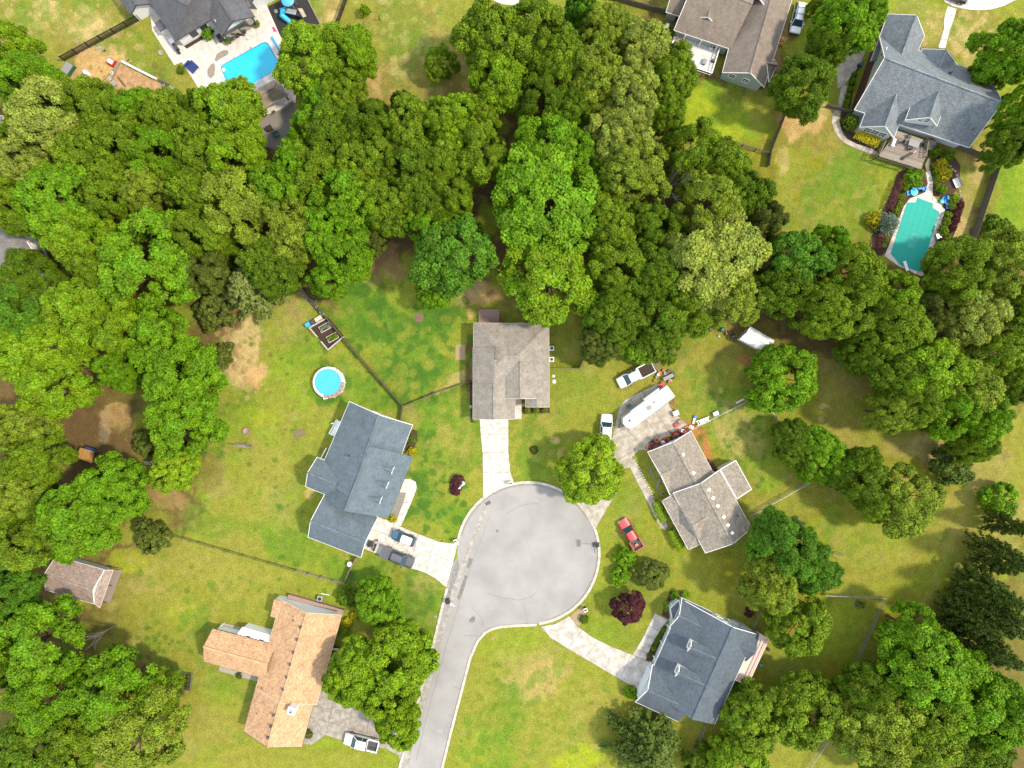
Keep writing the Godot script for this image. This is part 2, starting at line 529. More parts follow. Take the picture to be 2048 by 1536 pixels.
# x, y: plan place of the crown as seen; rad in plan units; h metres
func tree(kind: String, x: float, y: float, rad: float, h: float, leafm: String, label: String, called := "broadleaf_tree", cat := "tree", group := "") -> Node3D:
	var a: Array = arch[kind]
	var hc := h * 0.68
	var at := P(x, y, hc)
	at.y = 0.0
	var R := rad * (EYE - hc) / FOC
	var o := thing(called, label, cat, at, rr(0, TAU), group)
	var sx: float = R / (a[2] * 1.02)
	var sc := Vector3(sx * rr(0.93, 1.08), h / a[3], sx * rr(0.93, 1.08))
	var t := part("stem" if cat == "shrub" else "trunk", a[1], M.pale_bark if kind == "bare" else M.bark, o)
	var c := part("twigs" if kind == "bare" else "crown", a[0], M[leafm], o)
	t.scale = sc
	c.scale = sc
	return o

# ---------------------------------------------------------------- ground
const GX := -200.0
const GY := -150.0
const GW := 2448.0
const GH := 1836.0
# soft patches of turf and bare earth: x, y, half width, half height, turn (degrees), colour, strength
const TURF := {
	"lawn": [0.258, 0.268, 0.038], "gold": [0.306, 0.274, 0.058], "dry": [0.350, 0.292, 0.095], "straw": [0.56, 0.41, 0.20], "dirt": [0.58, 0.37, 0.175],
	"floor": [0.150, 0.092, 0.045], "green": [0.135, 0.235, 0.022], "deep": [0.070, 0.165, 0.018], "vivid": [0.225, 0.322, 0.024], "tan": [0.285, 0.228, 0.062], "olive": [0.238, 0.228, 0.020], "lime": [0.33, 0.38, 0.022], "clay": [0.47, 0.19, 0.075], "ash": [0.5, 0.43, 0.36]}
# scattered small patches: x, y, spread, count, colour, least and largest radius, strength
const SPECKS := [
	[540, 880, 260, 300, 150, "deep", 3, 6, 0.55], [560, 860, 260, 300, 160, "dry", 3, 9, 0.29], [560, 860, 240, 280, 120, "vivid", 5, 14, 0.4],
	[800, 690, 150, 110, 120, "deep", 5, 15, 0.7], [800, 700, 150, 120, 60, "lawn", 5, 14, 0.45], [865, 980, 60, 110, 90, "deep", 4, 11, 0.75], [880, 880, 90, 110, 70, "gold", 4, 12, 0.4],
	[1090, 880, 80, 110, 60, "gold", 4, 12, 0.4], [1080, 1400, 160, 140, 130, "dry", 3, 10, 0.26], [1060, 1440, 150, 110, 110, "green", 4, 13, 0.5], [1060, 1440, 150, 110, 60, "deep", 2, 4, 0.5],
	[340, 1280, 220, 220, 140, "dry", 4, 13, 0.26], [340, 1280, 220, 220, 110, "green", 4, 12, 0.4], [320, 1285, 60, 30, 24, "deep", 3, 6, 0.6], [790, 1190, 80, 90, 70, "dry", 4, 10, 0.23], [780, 1190, 80, 90, 70, "deep", 4, 9, 0.45],
	[1400, 740, 180, 90, 90, "dry", 4, 10, 0.23], [1400, 740, 180, 90, 80, "green", 4, 11, 0.4], [1490, 880, 90, 90, 110, "deep", 3, 7, 0.5], [1490, 880, 90, 90, 90, "dry", 4, 9, 0.33],
	[1780, 1080, 260, 180, 170, "dry", 4, 14, 0.23], [1780, 1080, 260, 180, 120, "green", 4, 12, 0.3], [1280, 1150, 110, 110, 70, "dry", 4, 10, 0.20], [1280, 1150, 110, 110, 60, "green", 4, 10, 0.35],
	[1680, 370, 110, 100, 110, "dry", 4, 11, 0.26], [1680, 370, 110, 100, 90, "green", 4, 11, 0.4], [1430, 235, 110, 60, 60, "lime", 4, 12, 0.5], [830, 110, 120, 110, 120, "green", 4, 12, 0.3], [830, 110, 120, 110, 90, "straw", 3, 8, 0.26],
	[130, 50, 150, 80, 90, "straw", 3, 9, 0.33], [130, 50, 150, 80, 60, "green", 4, 12, 0.4], [1940, 60, 90, 50, 60, "straw", 3, 9, 0.33], [220, 170, 90, 40, 50, "floor", 3, 6, 0.4], [470, 700, 70, 100, 60, "floor", 3, 7, 0.4], [480, 710, 50, 90, 50, "straw", 4, 9, 0.39]]
const PATCHES := [
	# broad tones of the eastern and southern gardens
	[1850, 1060, 270, 240, 0, "olive", 0.75], [1620, 1290, 170, 190, 0, "olive", 0.75], [1390, 740, 170, 100, 0, "olive", 0.6], [1280, 1150, 140, 120, 0, "olive", 0.5], [1090, 1400, 150, 140, 0, "olive", 0.3], [1340, 1480, 120, 40, 0, "olive", 0.6], [1660, 820, 90, 90, 0, "olive", 0.6], [330, 1250, 200, 200, 0, "olive", 0.35], [560, 1515, 220, 30, 0, "olive", 0.5],
	# the woods
	[420, 420, 620, 270, 0, "floor", 0.95], [90, 820, 230, 420, 0, "floor", 0.95], [1250, 330, 330, 330, 0, "floor", 0.9], [1650, 620, 330, 170, 0, "floor", 0.9], [1960, 560, 170, 260, 0, "floor", 0.85],
	[120, 1360, 190, 230, 0, "floor", 0.7], [2010, 1330, 190, 260, 0, "floor", 0.6], [1860, 1440, 240, 110, 0, "floor", 0.55], [640, 560, 130, 70, 40, "floor", 0.6],
	[800, 500, 60, 60, 0, "floor", 0.85], [1040, 215, 60, 60, 0, "floor", 1.0], [1890, 785, 120, 85, 0, "floor", 0.6],
	# north-west garden and field
	[120, 50, 220, 90, 0, "tan", 0.7], [150, 55, 60, 45, 20, "dry", 0.9], [165, 62, 28, 35, 20, "straw", 0.7], [105, 12, 30, 18, 0, "straw", 0.7], [60, 40, 60, 40, 0, "green", 0.3], [170, 10, 30, 26, 0, "green", 0.4],
	[330, 110, 90, 90, 30, "green", 0.55], [300, 80, 60, 45, 0, "lawn", 0.6], [370, 160, 40, 30, 40, "gold", 0.7], [200, 118, 55, 26, 20, "dirt", 0.85], [240, 172, 90, 42, 28, "dirt", 0.9], [180, 150, 50, 40, 0, "dirt", 0.8],
	[652, 40, 24, 55, 15, "dry", 0.9], [660, 45, 10, 45, 15, "straw", 0.8], [625, 18, 18, 20, 0, "green", 0.5],
	# north field
	[830, 110, 150, 140, 0, "tan", 0.8], [790, 70, 50, 90, 10, "green", 0.45], [770, 150, 70, 45, 0, "tan", 0.8], [830, 180, 90, 40, 0, "tan", 0.9], [900, 150, 50, 60, 0, "tan", 0.85], [880, 60, 30, 70, 15, "dry", 0.45], [720, 170, 40, 40, 0, "dirt", 0.5], [850, 210, 40, 20, 0, "straw", 0.45], [900, 40, 50, 40, 0, "green", 0.3],
	# gardens of the three northern houses
	[1430, 240, 130, 70, 14, "vivid", 0.95], [1440, 200, 90, 30, 10, "green", 0.3], [1320, 90, 24, 50, 0, "vivid", 0.7], [1430, 300, 80, 26, 12, "dry", 0.6], [1230, 10, 60, 18, 10, "lawn", 0.8],
	[1560, 130, 40, 90, 12, "floor", 0.8], [1552, 100, 22, 60, 10, "dirt", 0.35],
	[1680, 330, 160, 160, 15, "olive", 0.85], [1650, 270, 110, 60, 15, "tan", 0.7], [1600, 240, 50, 35, 0, "dirt", 0.75], [1640, 215, 40, 22, 0, "straw", 0.7], [1570, 330, 18, 40, 10, "straw", 0.6], [1700, 370, 90, 70, 15, "green", 0.35], [1770, 320, 60, 26, 10, "green", 0.6], [1660, 440, 90, 50, 0, "green", 0.35], [1640, 450, 50, 30, 0, "dry", 0.3],
	[1960, 60, 110, 70, 0, "tan", 0.8], [1850, 40, 50, 50, 0, "dry", 0.7], [1830, 20, 30, 30, 0, "green", 0.35], [1940, 90, 30, 40, 0, "straw", 0.4], [1990, 80, 40, 50, 0, "green", 0.4], [1920, 60, 16, 40, 15, "green", 0.5],
	[1950, 320, 40, 50, 0, "dirt", 0.5], [1940, 380, 22, 100, 15, "dry", 0.9], [1915, 470, 20, 30, 0, "straw", 0.7], [1955, 350, 18, 30, 0, "straw", 0.5], [2020, 400, 60, 110, 10, "vivid", 0.9], [2010, 380, 24, 60, 0, "green", 0.4],
	# west garden with the round pool
	[540, 880, 260, 280, 0, "lawn", 0.75], [470, 700, 70, 90, 20, "dry", 0.85], [480, 690, 46, 88, 5, "straw", 0.95], [512, 758, 34, 42, 10, "dirt", 0.95], [400, 660, 60, 50, 0, "floor", 0.8], [560, 630, 60, 70, 30, "dry", 0.55], [430, 590, 60, 60, 0, "floor", 0.7], [600, 610, 40, 40, 30, "dry", 0.7],
	[580, 760, 50, 60, 0, "vivid", 0.5], [560, 740, 30, 60, 30, "vivid", 0.45], [500, 800, 50, 40, 0, "green", 0.45], [620, 700, 60, 50, 0, "green", 0.4], [700, 760, 70, 60, 40, "green", 0.55], [740, 790, 60, 40, 40, "green", 0.55], [520, 830, 50, 30, 0, "lime", 0.5], [470, 870, 40, 60, 0, "green", 0.4],
	[540, 940, 90, 80, 0, "gold", 0.6], [560, 1010, 60, 50, 0, "dry", 0.3], [590, 1000, 50, 90, 10, "green", 0.35], [600, 900, 40, 60, 0, "green", 0.3], [450, 980, 60, 40, 0, "dry", 0.55], [400, 1000, 25, 25, 0, "vivid", 0.7], [340, 1010, 80, 55, 0, "floor", 0.75], [330, 1000, 40, 40, 0, "dirt", 0.4], [450, 1050, 90, 40, 10, "green", 0.5], [600, 1100, 90, 30, 15, "green", 0.7], [660, 1130, 50, 25, 15, "green", 0.8], [690, 1085, 22, 28, 0, "dry", 0.7], [620, 985, 14, 34, 15, "dirt", 0.75], [400, 950, 50, 40, 0, "floor", 0.4],
	[215, 860, 70, 70, 0, "floor", 0.7], [212, 850, 12, 28, 10, "ash", 0.22], [235, 840, 30, 26, 0, "dirt", 0.5], [160, 960, 60, 60, 0, "floor", 0.6],
	# the watered lawn of the middle house
	[800, 690, 170, 140, 25, "green", 0.95], [800, 640, 130, 80, 0, "deep", 0.55], [820, 760, 80, 50, 10, "deep", 0.75], [760, 620, 60, 40, 0, "green", 0.6], [900, 650, 50, 60, 0, "green", 0.6], [700, 620, 40, 30, 40, "green", 0.7], [960, 590, 60, 26, 0, "dirt", 0.8], [935, 580, 34, 18, -20, "straw", 0.9], [1010, 605, 40, 40, 0, "floor", 0.6], [940, 630, 12, 20, 0, "dirt", 0.6], [1060, 600, 60, 40, 0, "floor", 0.6], [920, 755, 34, 16, -20, "straw", 0.6], [880, 780, 30, 10, -25, "straw", 0.7], [937, 720, 9, 90, 0, "floor", 0.85], [780, 530, 50, 40, 0, "dirt", 0.4],
	[880, 880, 110, 120, 0, "green", 0.75], [850, 840, 60, 40, 20, "green", 0.5], [900, 930, 40, 70, 20, "lawn", 0.35], [860, 1000, 60, 60, 0, "deep", 0.35], [890, 1040, 50, 40, 0, "green", 0.6], [935, 900, 20, 70, 0, "green", 0.4], [815, 830, 14, 20, 0, "dry", 0.6],
	[1130, 690, 36, 44, 10, "green", 0.35], [1135, 700, 28, 30, 10, "dry", 0.55], [1150, 760, 60, 60, 0, "green", 0.4], [1180, 720, 24, 40, 15, "dry", 0.55], [1080, 900, 60, 70, 0, "green", 0.7], [1060, 860, 26, 40, 0, "deep", 0.4], [1130, 840, 40, 60, 0, "lawn", 0.4], [1110, 880, 12, 8, 0, "straw", 0.7], [1120, 905, 8, 16, 30, "straw", 0.55], [1260, 690, 50, 20, 30, "straw", 0.3],
	# the street gardens
	[800, 1190, 90, 60, 20, "green", 0.8], [760, 1130, 50, 40, 0, "green", 0.6], [850, 1170, 22, 20, 0, "dry", 0.5], [820, 1250, 60, 60, 0, "green", 0.8], [720, 1180, 36, 50, 0, "green", 0.7], [700, 1400, 60, 40, 0, "green", 0.9],
	[330, 1220, 130, 100, 0, "lawn", 0.5], [300, 1180, 60, 60, 0, "gold", 0.5], [260, 1120, 40, 20, 10, "lime", 0.7], [400, 1130, 120, 40, 12, "gold", 0.55], [360, 1230, 26, 26, 0, "lime", 0.6], [330, 1290, 70, 50, 0, "lawn", 0.6], [440, 1390, 40, 40, 0, "vivid", 0.45], [460, 1370, 40, 30, 0, "green", 0.5], [400, 1450, 100, 50, 0, "gold", 0.6], [350, 1500, 90, 30, 0, "dry", 0.5], [520, 1520, 200, 24, 0, "gold", 0.6], [640, 1510, 120, 20, 0, "lawn", 0.5], [310, 1170, 40, 20, 0, "dry", 0.4],
	[1080, 1400, 150, 130, 0, "lawn", 0.7], [1060, 1350, 70, 70, 20, "dry", 0.75], [1090, 1370, 50, 46, 0, "dirt", 0.3], [1010, 1440, 70, 70, 0, "green", 0.45], [960, 1500, 70, 50, 0, "vivid", 0.4], [1160, 1420, 60, 60, 0, "gold", 0.6], [1140, 1520, 70, 26, 0, "lime", 0.8], [1020, 1290, 70, 30, 0, "vivid", 0.4], [1258, 1462, 14, 12, 0, "clay", 0.65],
	[1280, 1140, 100, 90, 0, "lawn", 0.6], [1220, 1270, 60, 40, 0, "green", 0.4], [1240, 1170, 60, 60, 0, "green", 0.35], [1250, 1040, 26, 40, 20, "dry", 0.5], [1240, 1000, 40, 50, 0, "green", 0.4],
	# the eastern gardens
	[1380, 730, 160, 90, 0, "gold", 0.55], [1430, 760, 60, 40, 0, "green", 0.35], [1370, 670, 70, 30, 0, "green", 0.45], [1485, 718, 22, 12, 10, "clay", 0.6], [1410, 650, 60, 22, 0, "floor", 0.6], [1500, 790, 50, 40, 0, "green", 0.3],
	[1490, 880, 90, 90, 30, "green", 0.6], [1470, 850, 40, 50, 0, "dry", 0.6], [1405, 885, 22, 42, -30, "clay", 0.85], [1420, 915, 20, 20, 0, "clay", 0.6], [1450, 880, 26, 26, 0, "straw", 0.35], [1560, 930, 40, 60, 0, "vivid", 0.6], [1530, 830, 30, 36, 0, "vivid", 0.6], [1580, 950, 22, 14, 0, "dry", 0.6],
	[1640, 800, 90, 70, 0, "lawn", 0.7], [1690, 790, 60, 90, 0, "gold", 0.7], [1700, 740, 50, 60, 0, "dry", 0.6], [1800, 890, 120, 30, 5, "dry", 0.85], [1880, 900, 60, 34, 0, "straw", 0.45], [1690, 860, 60, 24, 20, "gold", 0.5], [1645, 812, 10, 5, 0, "straw", 0.8], [1640, 838, 6, 8, 0, "straw", 0.7],
	[1860, 1060, 160, 130, 0, "gold", 0.6], [1720, 1090, 120, 60, 0, "vivid", 0.45], [1760, 1140, 100, 60, 0, "gold", 0.4], [1980, 1040, 60, 70, 10, "dry", 0.5], [1900, 1160, 70, 60, 0, "vivid", 0.3], [1990, 970, 50, 70, 0, "dry", 0.6], [1690, 1260, 50, 80, 15, "vivid", 0.65], [1650, 1240, 40, 40, 0, "lime", 0.5], [1560, 1290, 40, 60, 0, "gold", 0.6], [1600, 1340, 60, 50, 0, "green", 0.4], [1690, 1480, 60, 40, 0, "gold", 0.7], [1600, 1510, 40, 30, 0, "lawn", 0.7], [1330, 1470, 60, 20, 0, "green", 0.4], [1460, 1370, 20, 60, 20, "green", 0.6]]

func lawn() -> void:
	var w := 1224
	var h := 918
	var px := GW / w
	var f := FastNoiseLite.new()
	f.seed = 5
	f.frequency = 0.014
	f.fractal_octaves = 6
	f.fractal_gain = 0.62
	var nz := f.get_image(w, h).get_data()
	f.seed = 9
	f.frequency = 0.004
	var nb := f.get_image(w, h).get_data()
	var A := PackedFloat32Array(); A.resize(w * h * 3)
	var b0: Array = TURF.lawn; var b1: Array = TURF.gold; var b2: Array = TURF.vivid
	var q := 0
	for k in w * h:
		var s := clampf((nb[k] - 128) / 90.0, -1, 1)
		var o := b1 if s > 0 else b2
		var e := absf(s) * 0.55
		A[q] = lerpf(b0[0], o[0], e); A[q + 1] = lerpf(b0[1], o[1], e); A[q + 2] = lerpf(b0[2], o[2], e)
		q += 3
	var all := PATCHES.duplicate()
	for s in SPECKS:
		for k in s[4]:
			var r := rr(s[6], s[7])
			all.append([s[0] + clampf(rng.randfn() * 0.55, -1, 1) * s[2], s[1] + clampf(rng.randfn() * 0.55, -1, 1) * s[3], r * rr(0.8, 1.6), r, rr(0, 180), s[5], s[8]])
	for k in 10:      # mowing stripes on the large upper right lawn
		all.append([1612 + k * 17, 375 + k * 4, 4.5, 105, 22, "green", 0.32])
	for p in all:
		var cx: float = (p[0] - GX) / px
		var cy: float = (p[1] - GY) / px
		var rx: float = p[2] / px
		var ry: float = p[3] / px
		var reach: float = maxf(rx, ry) * 1.5
		var co: Array = TURF[p[5]]
		var ca := cos(deg_to_rad(p[4])); var sa := sin(deg_to_rad(p[4]))
		var st: float = p[6]
		for y in range(maxi(0, int(cy - reach)), mini(h, int(cy + reach) + 1)):
			for x in range(maxi(0, int(cx - reach)), mini(w, int(cx + reach) + 1)):
				var dx := x - cx; var dy := y - cy
				var u := (dx * ca + dy * sa) / rx
				var v := (dy * ca - dx * sa) / ry
				var d := u * u + v * v
				if d > 2.0: continue
				var k := y * w + x
				var e := clampf((1.08 - sqrt(d) + (nz[k] - 128) / 128.0 * 1.05) * 2.6, 0.0, 1.0) * st
				if e <= 0.0: continue
				k *= 3
				A[k] += (co[0] - A[k]) * e; A[k + 1] += (co[1] - A[k + 1]) * e; A[k + 2] += (co[2] - A[k + 2]) * e
	var by := PackedByteArray(); by.resize(w * h * 3)
	var lut := PackedByteArray(); lut.resize(1024)
	for k in 1024: lut[k] = int(round(pow(k / 1023.0, 1.0 / 2.2) * 255))
	f.seed = 31
	f.frequency = 0.09
	f.fractal_octaves = 3
	var nf := f.get_image(w, h).get_data()
	for k in A.size(): by[k] = lut[clampi(int(A[k] * 1023 * (1.0 + (nf[k / 3] - 128) * 0.0016)), 0, 1023)]
	var im := Image.create_from_data(w, h, false, Image.FORMAT_RGB8, by)
	im.resize(2040, 1530, Image.INTERPOLATE_CUBIC)
	var m := mat("turf", Color.WHITE, 0.95)
	m.metallic_specular = 0.15
	m.albedo_texture = ImageTexture.create_from_image(im)
	m.detail_enabled = true
	m.detail_albedo = noise_tex("turf_grain", 2048, 1536, 0.38, Color(0.70, 0.73, 0.62), Color(1, 1, 1), 3)
	m.detail_blend_mode = BaseMaterial3D.BLEND_MODE_MUL
	var g := MB.new()
	var a := P(GX, GY); var b := P(GX + GW, GY + GH)
	g.quad4(Vector3(a.x, 0, a.z), Vector3(b.x, 0, a.z), Vector3(b.x, 0, b.z), Vector3(a.x, 0, b.z), Vector3.UP)
	g.t = PackedVector2Array([Vector2(0, 0), Vector2(1, 0), Vector2(1, 1), Vector2(0, 1)])
	struct("lawn", "mown and patchy lawns and bare woodland floor around the houses", g, m)
	var far := MB.new()
	far.quad4(Vector3(-2500, -0.3, -2500), Vector3(2500, -0.3, -2500), Vector3(2500, -0.3, 2500), Vector3(-2500, -0.3, 2500), Vector3.UP)
	noise_tex("country", 512, 512, 0.02, Color(0.30, 0.36, 0.14), Color(0.52, 0.54, 0.22), 5)
	struct("ground", "green country beyond the gardens", far, rough_stone("country", Color.WHITE, "country", 120.0))

# --- plan polygons
func pp(a: Array, y := 0.0) -> Array:
	var o := []
	for k in range(0, a.size(), 2): o.append(P(a[k], a[k + 1], 0) + Vector3(0, y, 0))
	return o

func flat(called: String, label: String, pts: Array, y0: float, y1: float, m: Material, kind := "structure", cat := "") -> MeshInstance3D:
	var b := MB.new()
	b.prism(pp(pts), y0, y1)
	var o := struct(called, label, b, m)
	if kind == "":
		o.remove_meta("kind")
		o.set_meta("category", cat)
	return o

# a paved area cut by joint lines (each x0, y0, x1, y1) into slabs of their own
func paving(called: String, label: String, outline: Array, joints: Array, y1: float, m: Material, gap := 0.03) -> Node3D:
	var o := Node3D.new()
	o.name = numbered(called)
	add_child(o)
	tag(o, label, "", "", "structure")
	var base := PackedVector2Array()
	for p in pp(outline): base.append(Vector2(p.x, p.z))
	var pieces := [base]
	for j in joints:
		var a3 := P(j[0], j[1]); var b3 := P(j[2], j[3])
		var a := Vector2(a3.x, a3.z); var b := Vector2(b3.x, b3.z)
		var d := (b - a).normalized(); var n := Vector2(-d.y, d.x)
		var next := []
		for piece in pieces:
			for s in [1.0, -1.0]:
				var half := PackedVector2Array([a - d * 300, a + d * 300, a + d * 300 + n * 300 * s, a - d * 300 + n * 300 * s])
				for r in Geometry2D.intersect_polygons(piece, half):
					if not Geometry2D.is_polygon_clockwise(r): next.append(r)
					else: r.reverse(); next.append(r)
		pieces = next
	for piece in pieces:
		for r in Geometry2D.offset_polygon(piece, -gap, Geometry2D.JOIN_MITER):
			if r.size() < 3: continue
			var b := MB.new()
			var q := []
			var area := 0.0
			for k in r.size():
				q.append(Vector3(r[k].x, 0, r[k].y))
				area += r[k].cross(r[(k + 1) % r.size()]) * 0.5
			if absf(area) < 0.15: continue
			b.prism(q, -0.05, y1 + rr(-0.006, 0.006))
			part("slab", b, m, o)
	var bed := MB.new()
	bed.prism(pp(outline), -0.06, y1 - 0.03)
	part("bed", bed, M.joint, o)
	return o

func arc(cx: float, cy: float, r: float, a0: float, a1: float, n: int) -> Array:
	var o := []
	for k in n + 1:
		var a := deg_to_rad(lerpf(a0, a1, float(k) / n))
		o.append(cx + cos(a) * r); o.append(cy + sin(a) * r)
	return o

# a kerb along plan points; side 1 = to the right when walking along (x right, y down)
func curb(called: String, label: String, pts: Array, w: float, y0: float, y1: float, m: Material) -> void:
	var b := MB.new()
	var a := pp(pts)
	var off := []
	for k in a.size():
		var d: Vector3 = (a[mini(k + 1, a.size() - 1)] - a[maxi(k - 1, 0)]).normalized()
		off.append(a[k] + Vector3(-d.z, 0, d.x) * w)
	for k in a.size() - 1:
		var q := [a[k], a[k + 1], off[k + 1], off[k]]
		var up := []
		for p in q: up.append(Vector3(p.x, y1, p.z))
		b.poly(up)
		var lo := []
		for p in q: lo.append(Vector3(p.x, y0, p.z))
		var mid: Vector3 = (q[0] + q[2]) / 2 + Vector3(0, (y0 + y1) / 2, 0)
		b.poly([lo[0], lo[1], up[1], up[0]], mid)
		b.poly([lo[3], lo[2], up[2], up[3]], mid)
	var o := struct(called, label, b, m)

func streets() -> void:
	mat("joint", lin(0.13, 0.12, 0.105), 0.95)
	rough_stone("patch_dark", lin(0.20, 0.192, 0.183), "stain", 3.0)
	rough_stone("stain_dark", lin(0.24, 0.235, 0.23), "stain", 4.0)
	rough_stone("faint_stain", lin(0.305, 0.295, 0.285), "mottle", 4.0)
	rough_stone("grime", lin(0.27, 0.255, 0.235), "stain", 2.5)
	rough_stone("gutter", lin(0.36, 0.345, 0.32), "stain", 6.0)
	var road := [800, 1600, 795, 1540, 830, 1416, 865, 1284, 878, 1228, 892, 1173, 906, 1126]
	road += arc(1056, 1107, 141.5, 176, 444, 48)
	road += [1004, 1254, 984, 1259, 970, 1266, 955, 1283, 941, 1315, 902, 1465, 885, 1536, 868, 1600]
	flat("road", "pale worn asphalt of the cul-de-sac and its street", road, -0.1, 0.012, M.asphalt)
	flat("gutter", "flush concrete gutter running down the left of the street", [971, 1003, 979, 1006, 931, 1131, 912, 1186, 880, 1293, 858, 1380, 826, 1490, 810, 1560, 797, 1560, 815, 1480, 848, 1370, 872, 1290, 904, 1180, 925, 1122], -0.05, 0.022, M.gutter)
	flat("water_stain", "dark damp stain on the asphalt beside the white driveway", [912, 1120, 916, 1118, 918, 1130, 917, 1150, 909, 1172, 905, 1195, 896, 1200, 893, 1193, 899, 1170, 904, 1150], -0.05, 0.017, M.stain_dark)
	flat("water_stain", "dark wet streak in the gutter left of the cul-de-sac", [938, 1116, 946, 1118, 943, 1128, 937, 1138, 933, 1134], -0.05, 0.027, M.patch_dark)
	flat("water_stain", "narrow damp streak in the gutter above the tipped bin", [930, 1150, 935, 1152, 926, 1185, 918, 1200, 914, 1196, 921, 1176], -0.05, 0.027, M.patch_dark)
	flat("oil_stain", "small dark patch in the middle of the street mouth", [939, 1239, 946, 1231, 951, 1234, 949, 1243, 944, 1246, 938, 1243], -0.05, 0.018, M.patch_dark)
	flat("oil_stain", "small dark spot near the centre of the cul-de-sac", [991, 1059, 996, 1059, 997, 1065, 992, 1064], -0.05, 0.018, M.patch_dark)
	for q in [[1100, 1060, 5, "small faint drip stain right of the cul-de-sac's centre"], [1020, 1130, 7, "faint blotch left of the cul-de-sac's centre"], [1130, 1150, 6, "faint blotch at the lower right of the cul-de-sac"], [985, 1215, 6, "faint blotch at the neck of the cul-de-sac"], [915, 1330, 5, "faint blotch on the street below the neck"], [880, 1460, 7, "faint blotch low on the street"], [1070, 1000, 5, "faint blotch at the top of the cul-de-sac"]]:
		var out := []
		for k in 9:
			var rad: float = q[2] * rr(0.5, 1.1)
			out.append(q[0] + cos(TAU * k / 9) * rad * 1.4); out.append(q[1] + sin(TAU * k / 9) * rad)
		flat("oil_stain", q[3], out, 0.0, 0.0168, M.faint_stain)
	# sealed cracks
	var cr := [[[975, 1187, 1005, 1196, 1040, 1200, 1062, 1195, 1078, 1178], "crack across the lower cul-de-sac"], [[944, 1214, 962, 1236, 966, 1244, 965, 1258], "crack at the mouth of the street"], [[1047, 1205, 1054, 1240, 1054, 1252], "crack by the lower kerb of the cul-de-sac"], [[906, 1372, 922, 1379], "short crack by the right kerb of the street"], [[898, 1430, 907, 1432], "lowest short crack by the right kerb"], [[927, 1270, 955, 1273], "crack just below the street mouth"], [[870, 1262, 892, 1254], "crack near the left kerb"], [[1012, 1028, 1040, 1012, 1075, 1006], "faint curved seam at the top of the cul-de-sac"], [[980, 1030, 950, 1110, 920, 1200, 890, 1300, 860, 1410, 832, 1520], "seam between asphalt and gutter"]]
	for c in cr:
		var b := MB.new()
		var a := pp(c[0], 0.0)
		for k in a.size() - 1:
			var n := maxi(1, int(a[k].distance_to(a[k + 1]) / 0.6))
			var last: Vector3 = a[k]
			for s in n:
				var nx: Vector3 = a[k].lerp(a[k + 1], float(s + 1) / n) + (Vector3(rr(-0.08, 0.08), 0, rr(-0.08, 0.08)) if s < n - 1 else Vector3.ZERO)
				b.bar(last, nx, rr(0.035, 0.06), 0.046)
				last = nx
		struct("pavement_crack", c[1], b, M.patch_dark)
	curb("gutter_grime", "dark grime along the top kerb of the cul-de-sac", arc(1056, 1107, 139.6, 195, 330, 30), 0.3, 0.0, 0.0175, M.grime)
	curb("gutter_grime", "dark grime along the right and lower kerb of the cul-de-sac", arc(1056, 1107, 139.6, 345, 436, 24), 0.22, 0.0, 0.0175, M.grime)
	curb("gutter_grime", "dark grime along the right kerb of the street", [955, 1287, 941, 1318, 921, 1392, 901, 1466, 884, 1536, 872, 1584], 0.28, 0.0, 0.0175, M.grime)
	# kerbs (outer edge given; width goes inwards)
	curb("curb", "kerb left of the cul-de-sac between two driveways", arc(1056, 1107, 145, 187, 231, 16), 0.42, -0.1, 0.13, M.curb)
	curb("curb", "low kerb lip across the straight white driveway", arc(1056, 1107, 145, 231.2, 257.8, 10), 0.42, -0.1, 0.035, M.curb)
	curb("curb", "kerb along the top of the cul-de-sac", arc(1056, 1107, 145, 258, 316, 20), 0.42, -0.1, 0.13, M.curb)
	curb("curb", "low kerb lip under the round tree", arc(1056, 1107, 145, 316.2, 339.8, 8), 0.42, -0.1, 0.035, M.curb)
	curb("curb", "kerb along the right of the cul-de-sac", arc(1056, 1107, 145, 340, 415, 26), 0.42, -0.1, 0.13, M.curb)
	curb("curb", "low kerb lip across the curved driveway", arc(1056, 1107, 145, 415.2, 441, 10), 0.42, -0.1, 0.035, M.curb)
	curb("curb", "kerb curving from the cul-de-sac down the right of the street", [1074, 1252, 1040, 1253, 1005, 1255.5, 985, 1260, 972, 1267, 957, 1284, 943, 1316, 904, 1466, 887, 1536, 870, 1600], 0.42, -0.1, 0.13, M.curb)
	curb("curb", "kerb down the left of the street", [892, 1175, 878, 1230, 865, 1285, 830, 1417, 795, 1541, 780, 1600], -0.42, -0.1, 0.13, M.curb)
	# driveways
	var d1 := [959, 836, 1017, 836, 1017, 868, 1017, 905, 1021, 944, 1027, 963]
	d1 += arc(1056, 1107, 144.5, 258, 231.5, 8)
	d1 += [966, 960, 965, 905, 961, 868]
	paving("driveway", "straight white concrete driveway of the middle brown house", d1, [[950, 868.5, 1020, 868.5], [950, 905, 1020, 905.5], [950, 944, 1030, 944.5]], 0.05, M.concrete_new)
	paving("driveway", "broad white concrete driveway with two parked vehicles", [753, 1033, 790, 1045, 801, 1053, 840, 1069, 879, 1084, 909, 1087, 916, 1086, 905, 1130, 893, 1175, 871, 1157, 850, 1145, 824, 1137, 762, 1110, 726, 1097, 734, 1070], [[792, 1030, 770, 1130], [838, 1060, 815, 1150], [870, 1078, 848, 1160], [770, 1068, 900, 1122]], 0.05, M.concrete_new, 0.026)
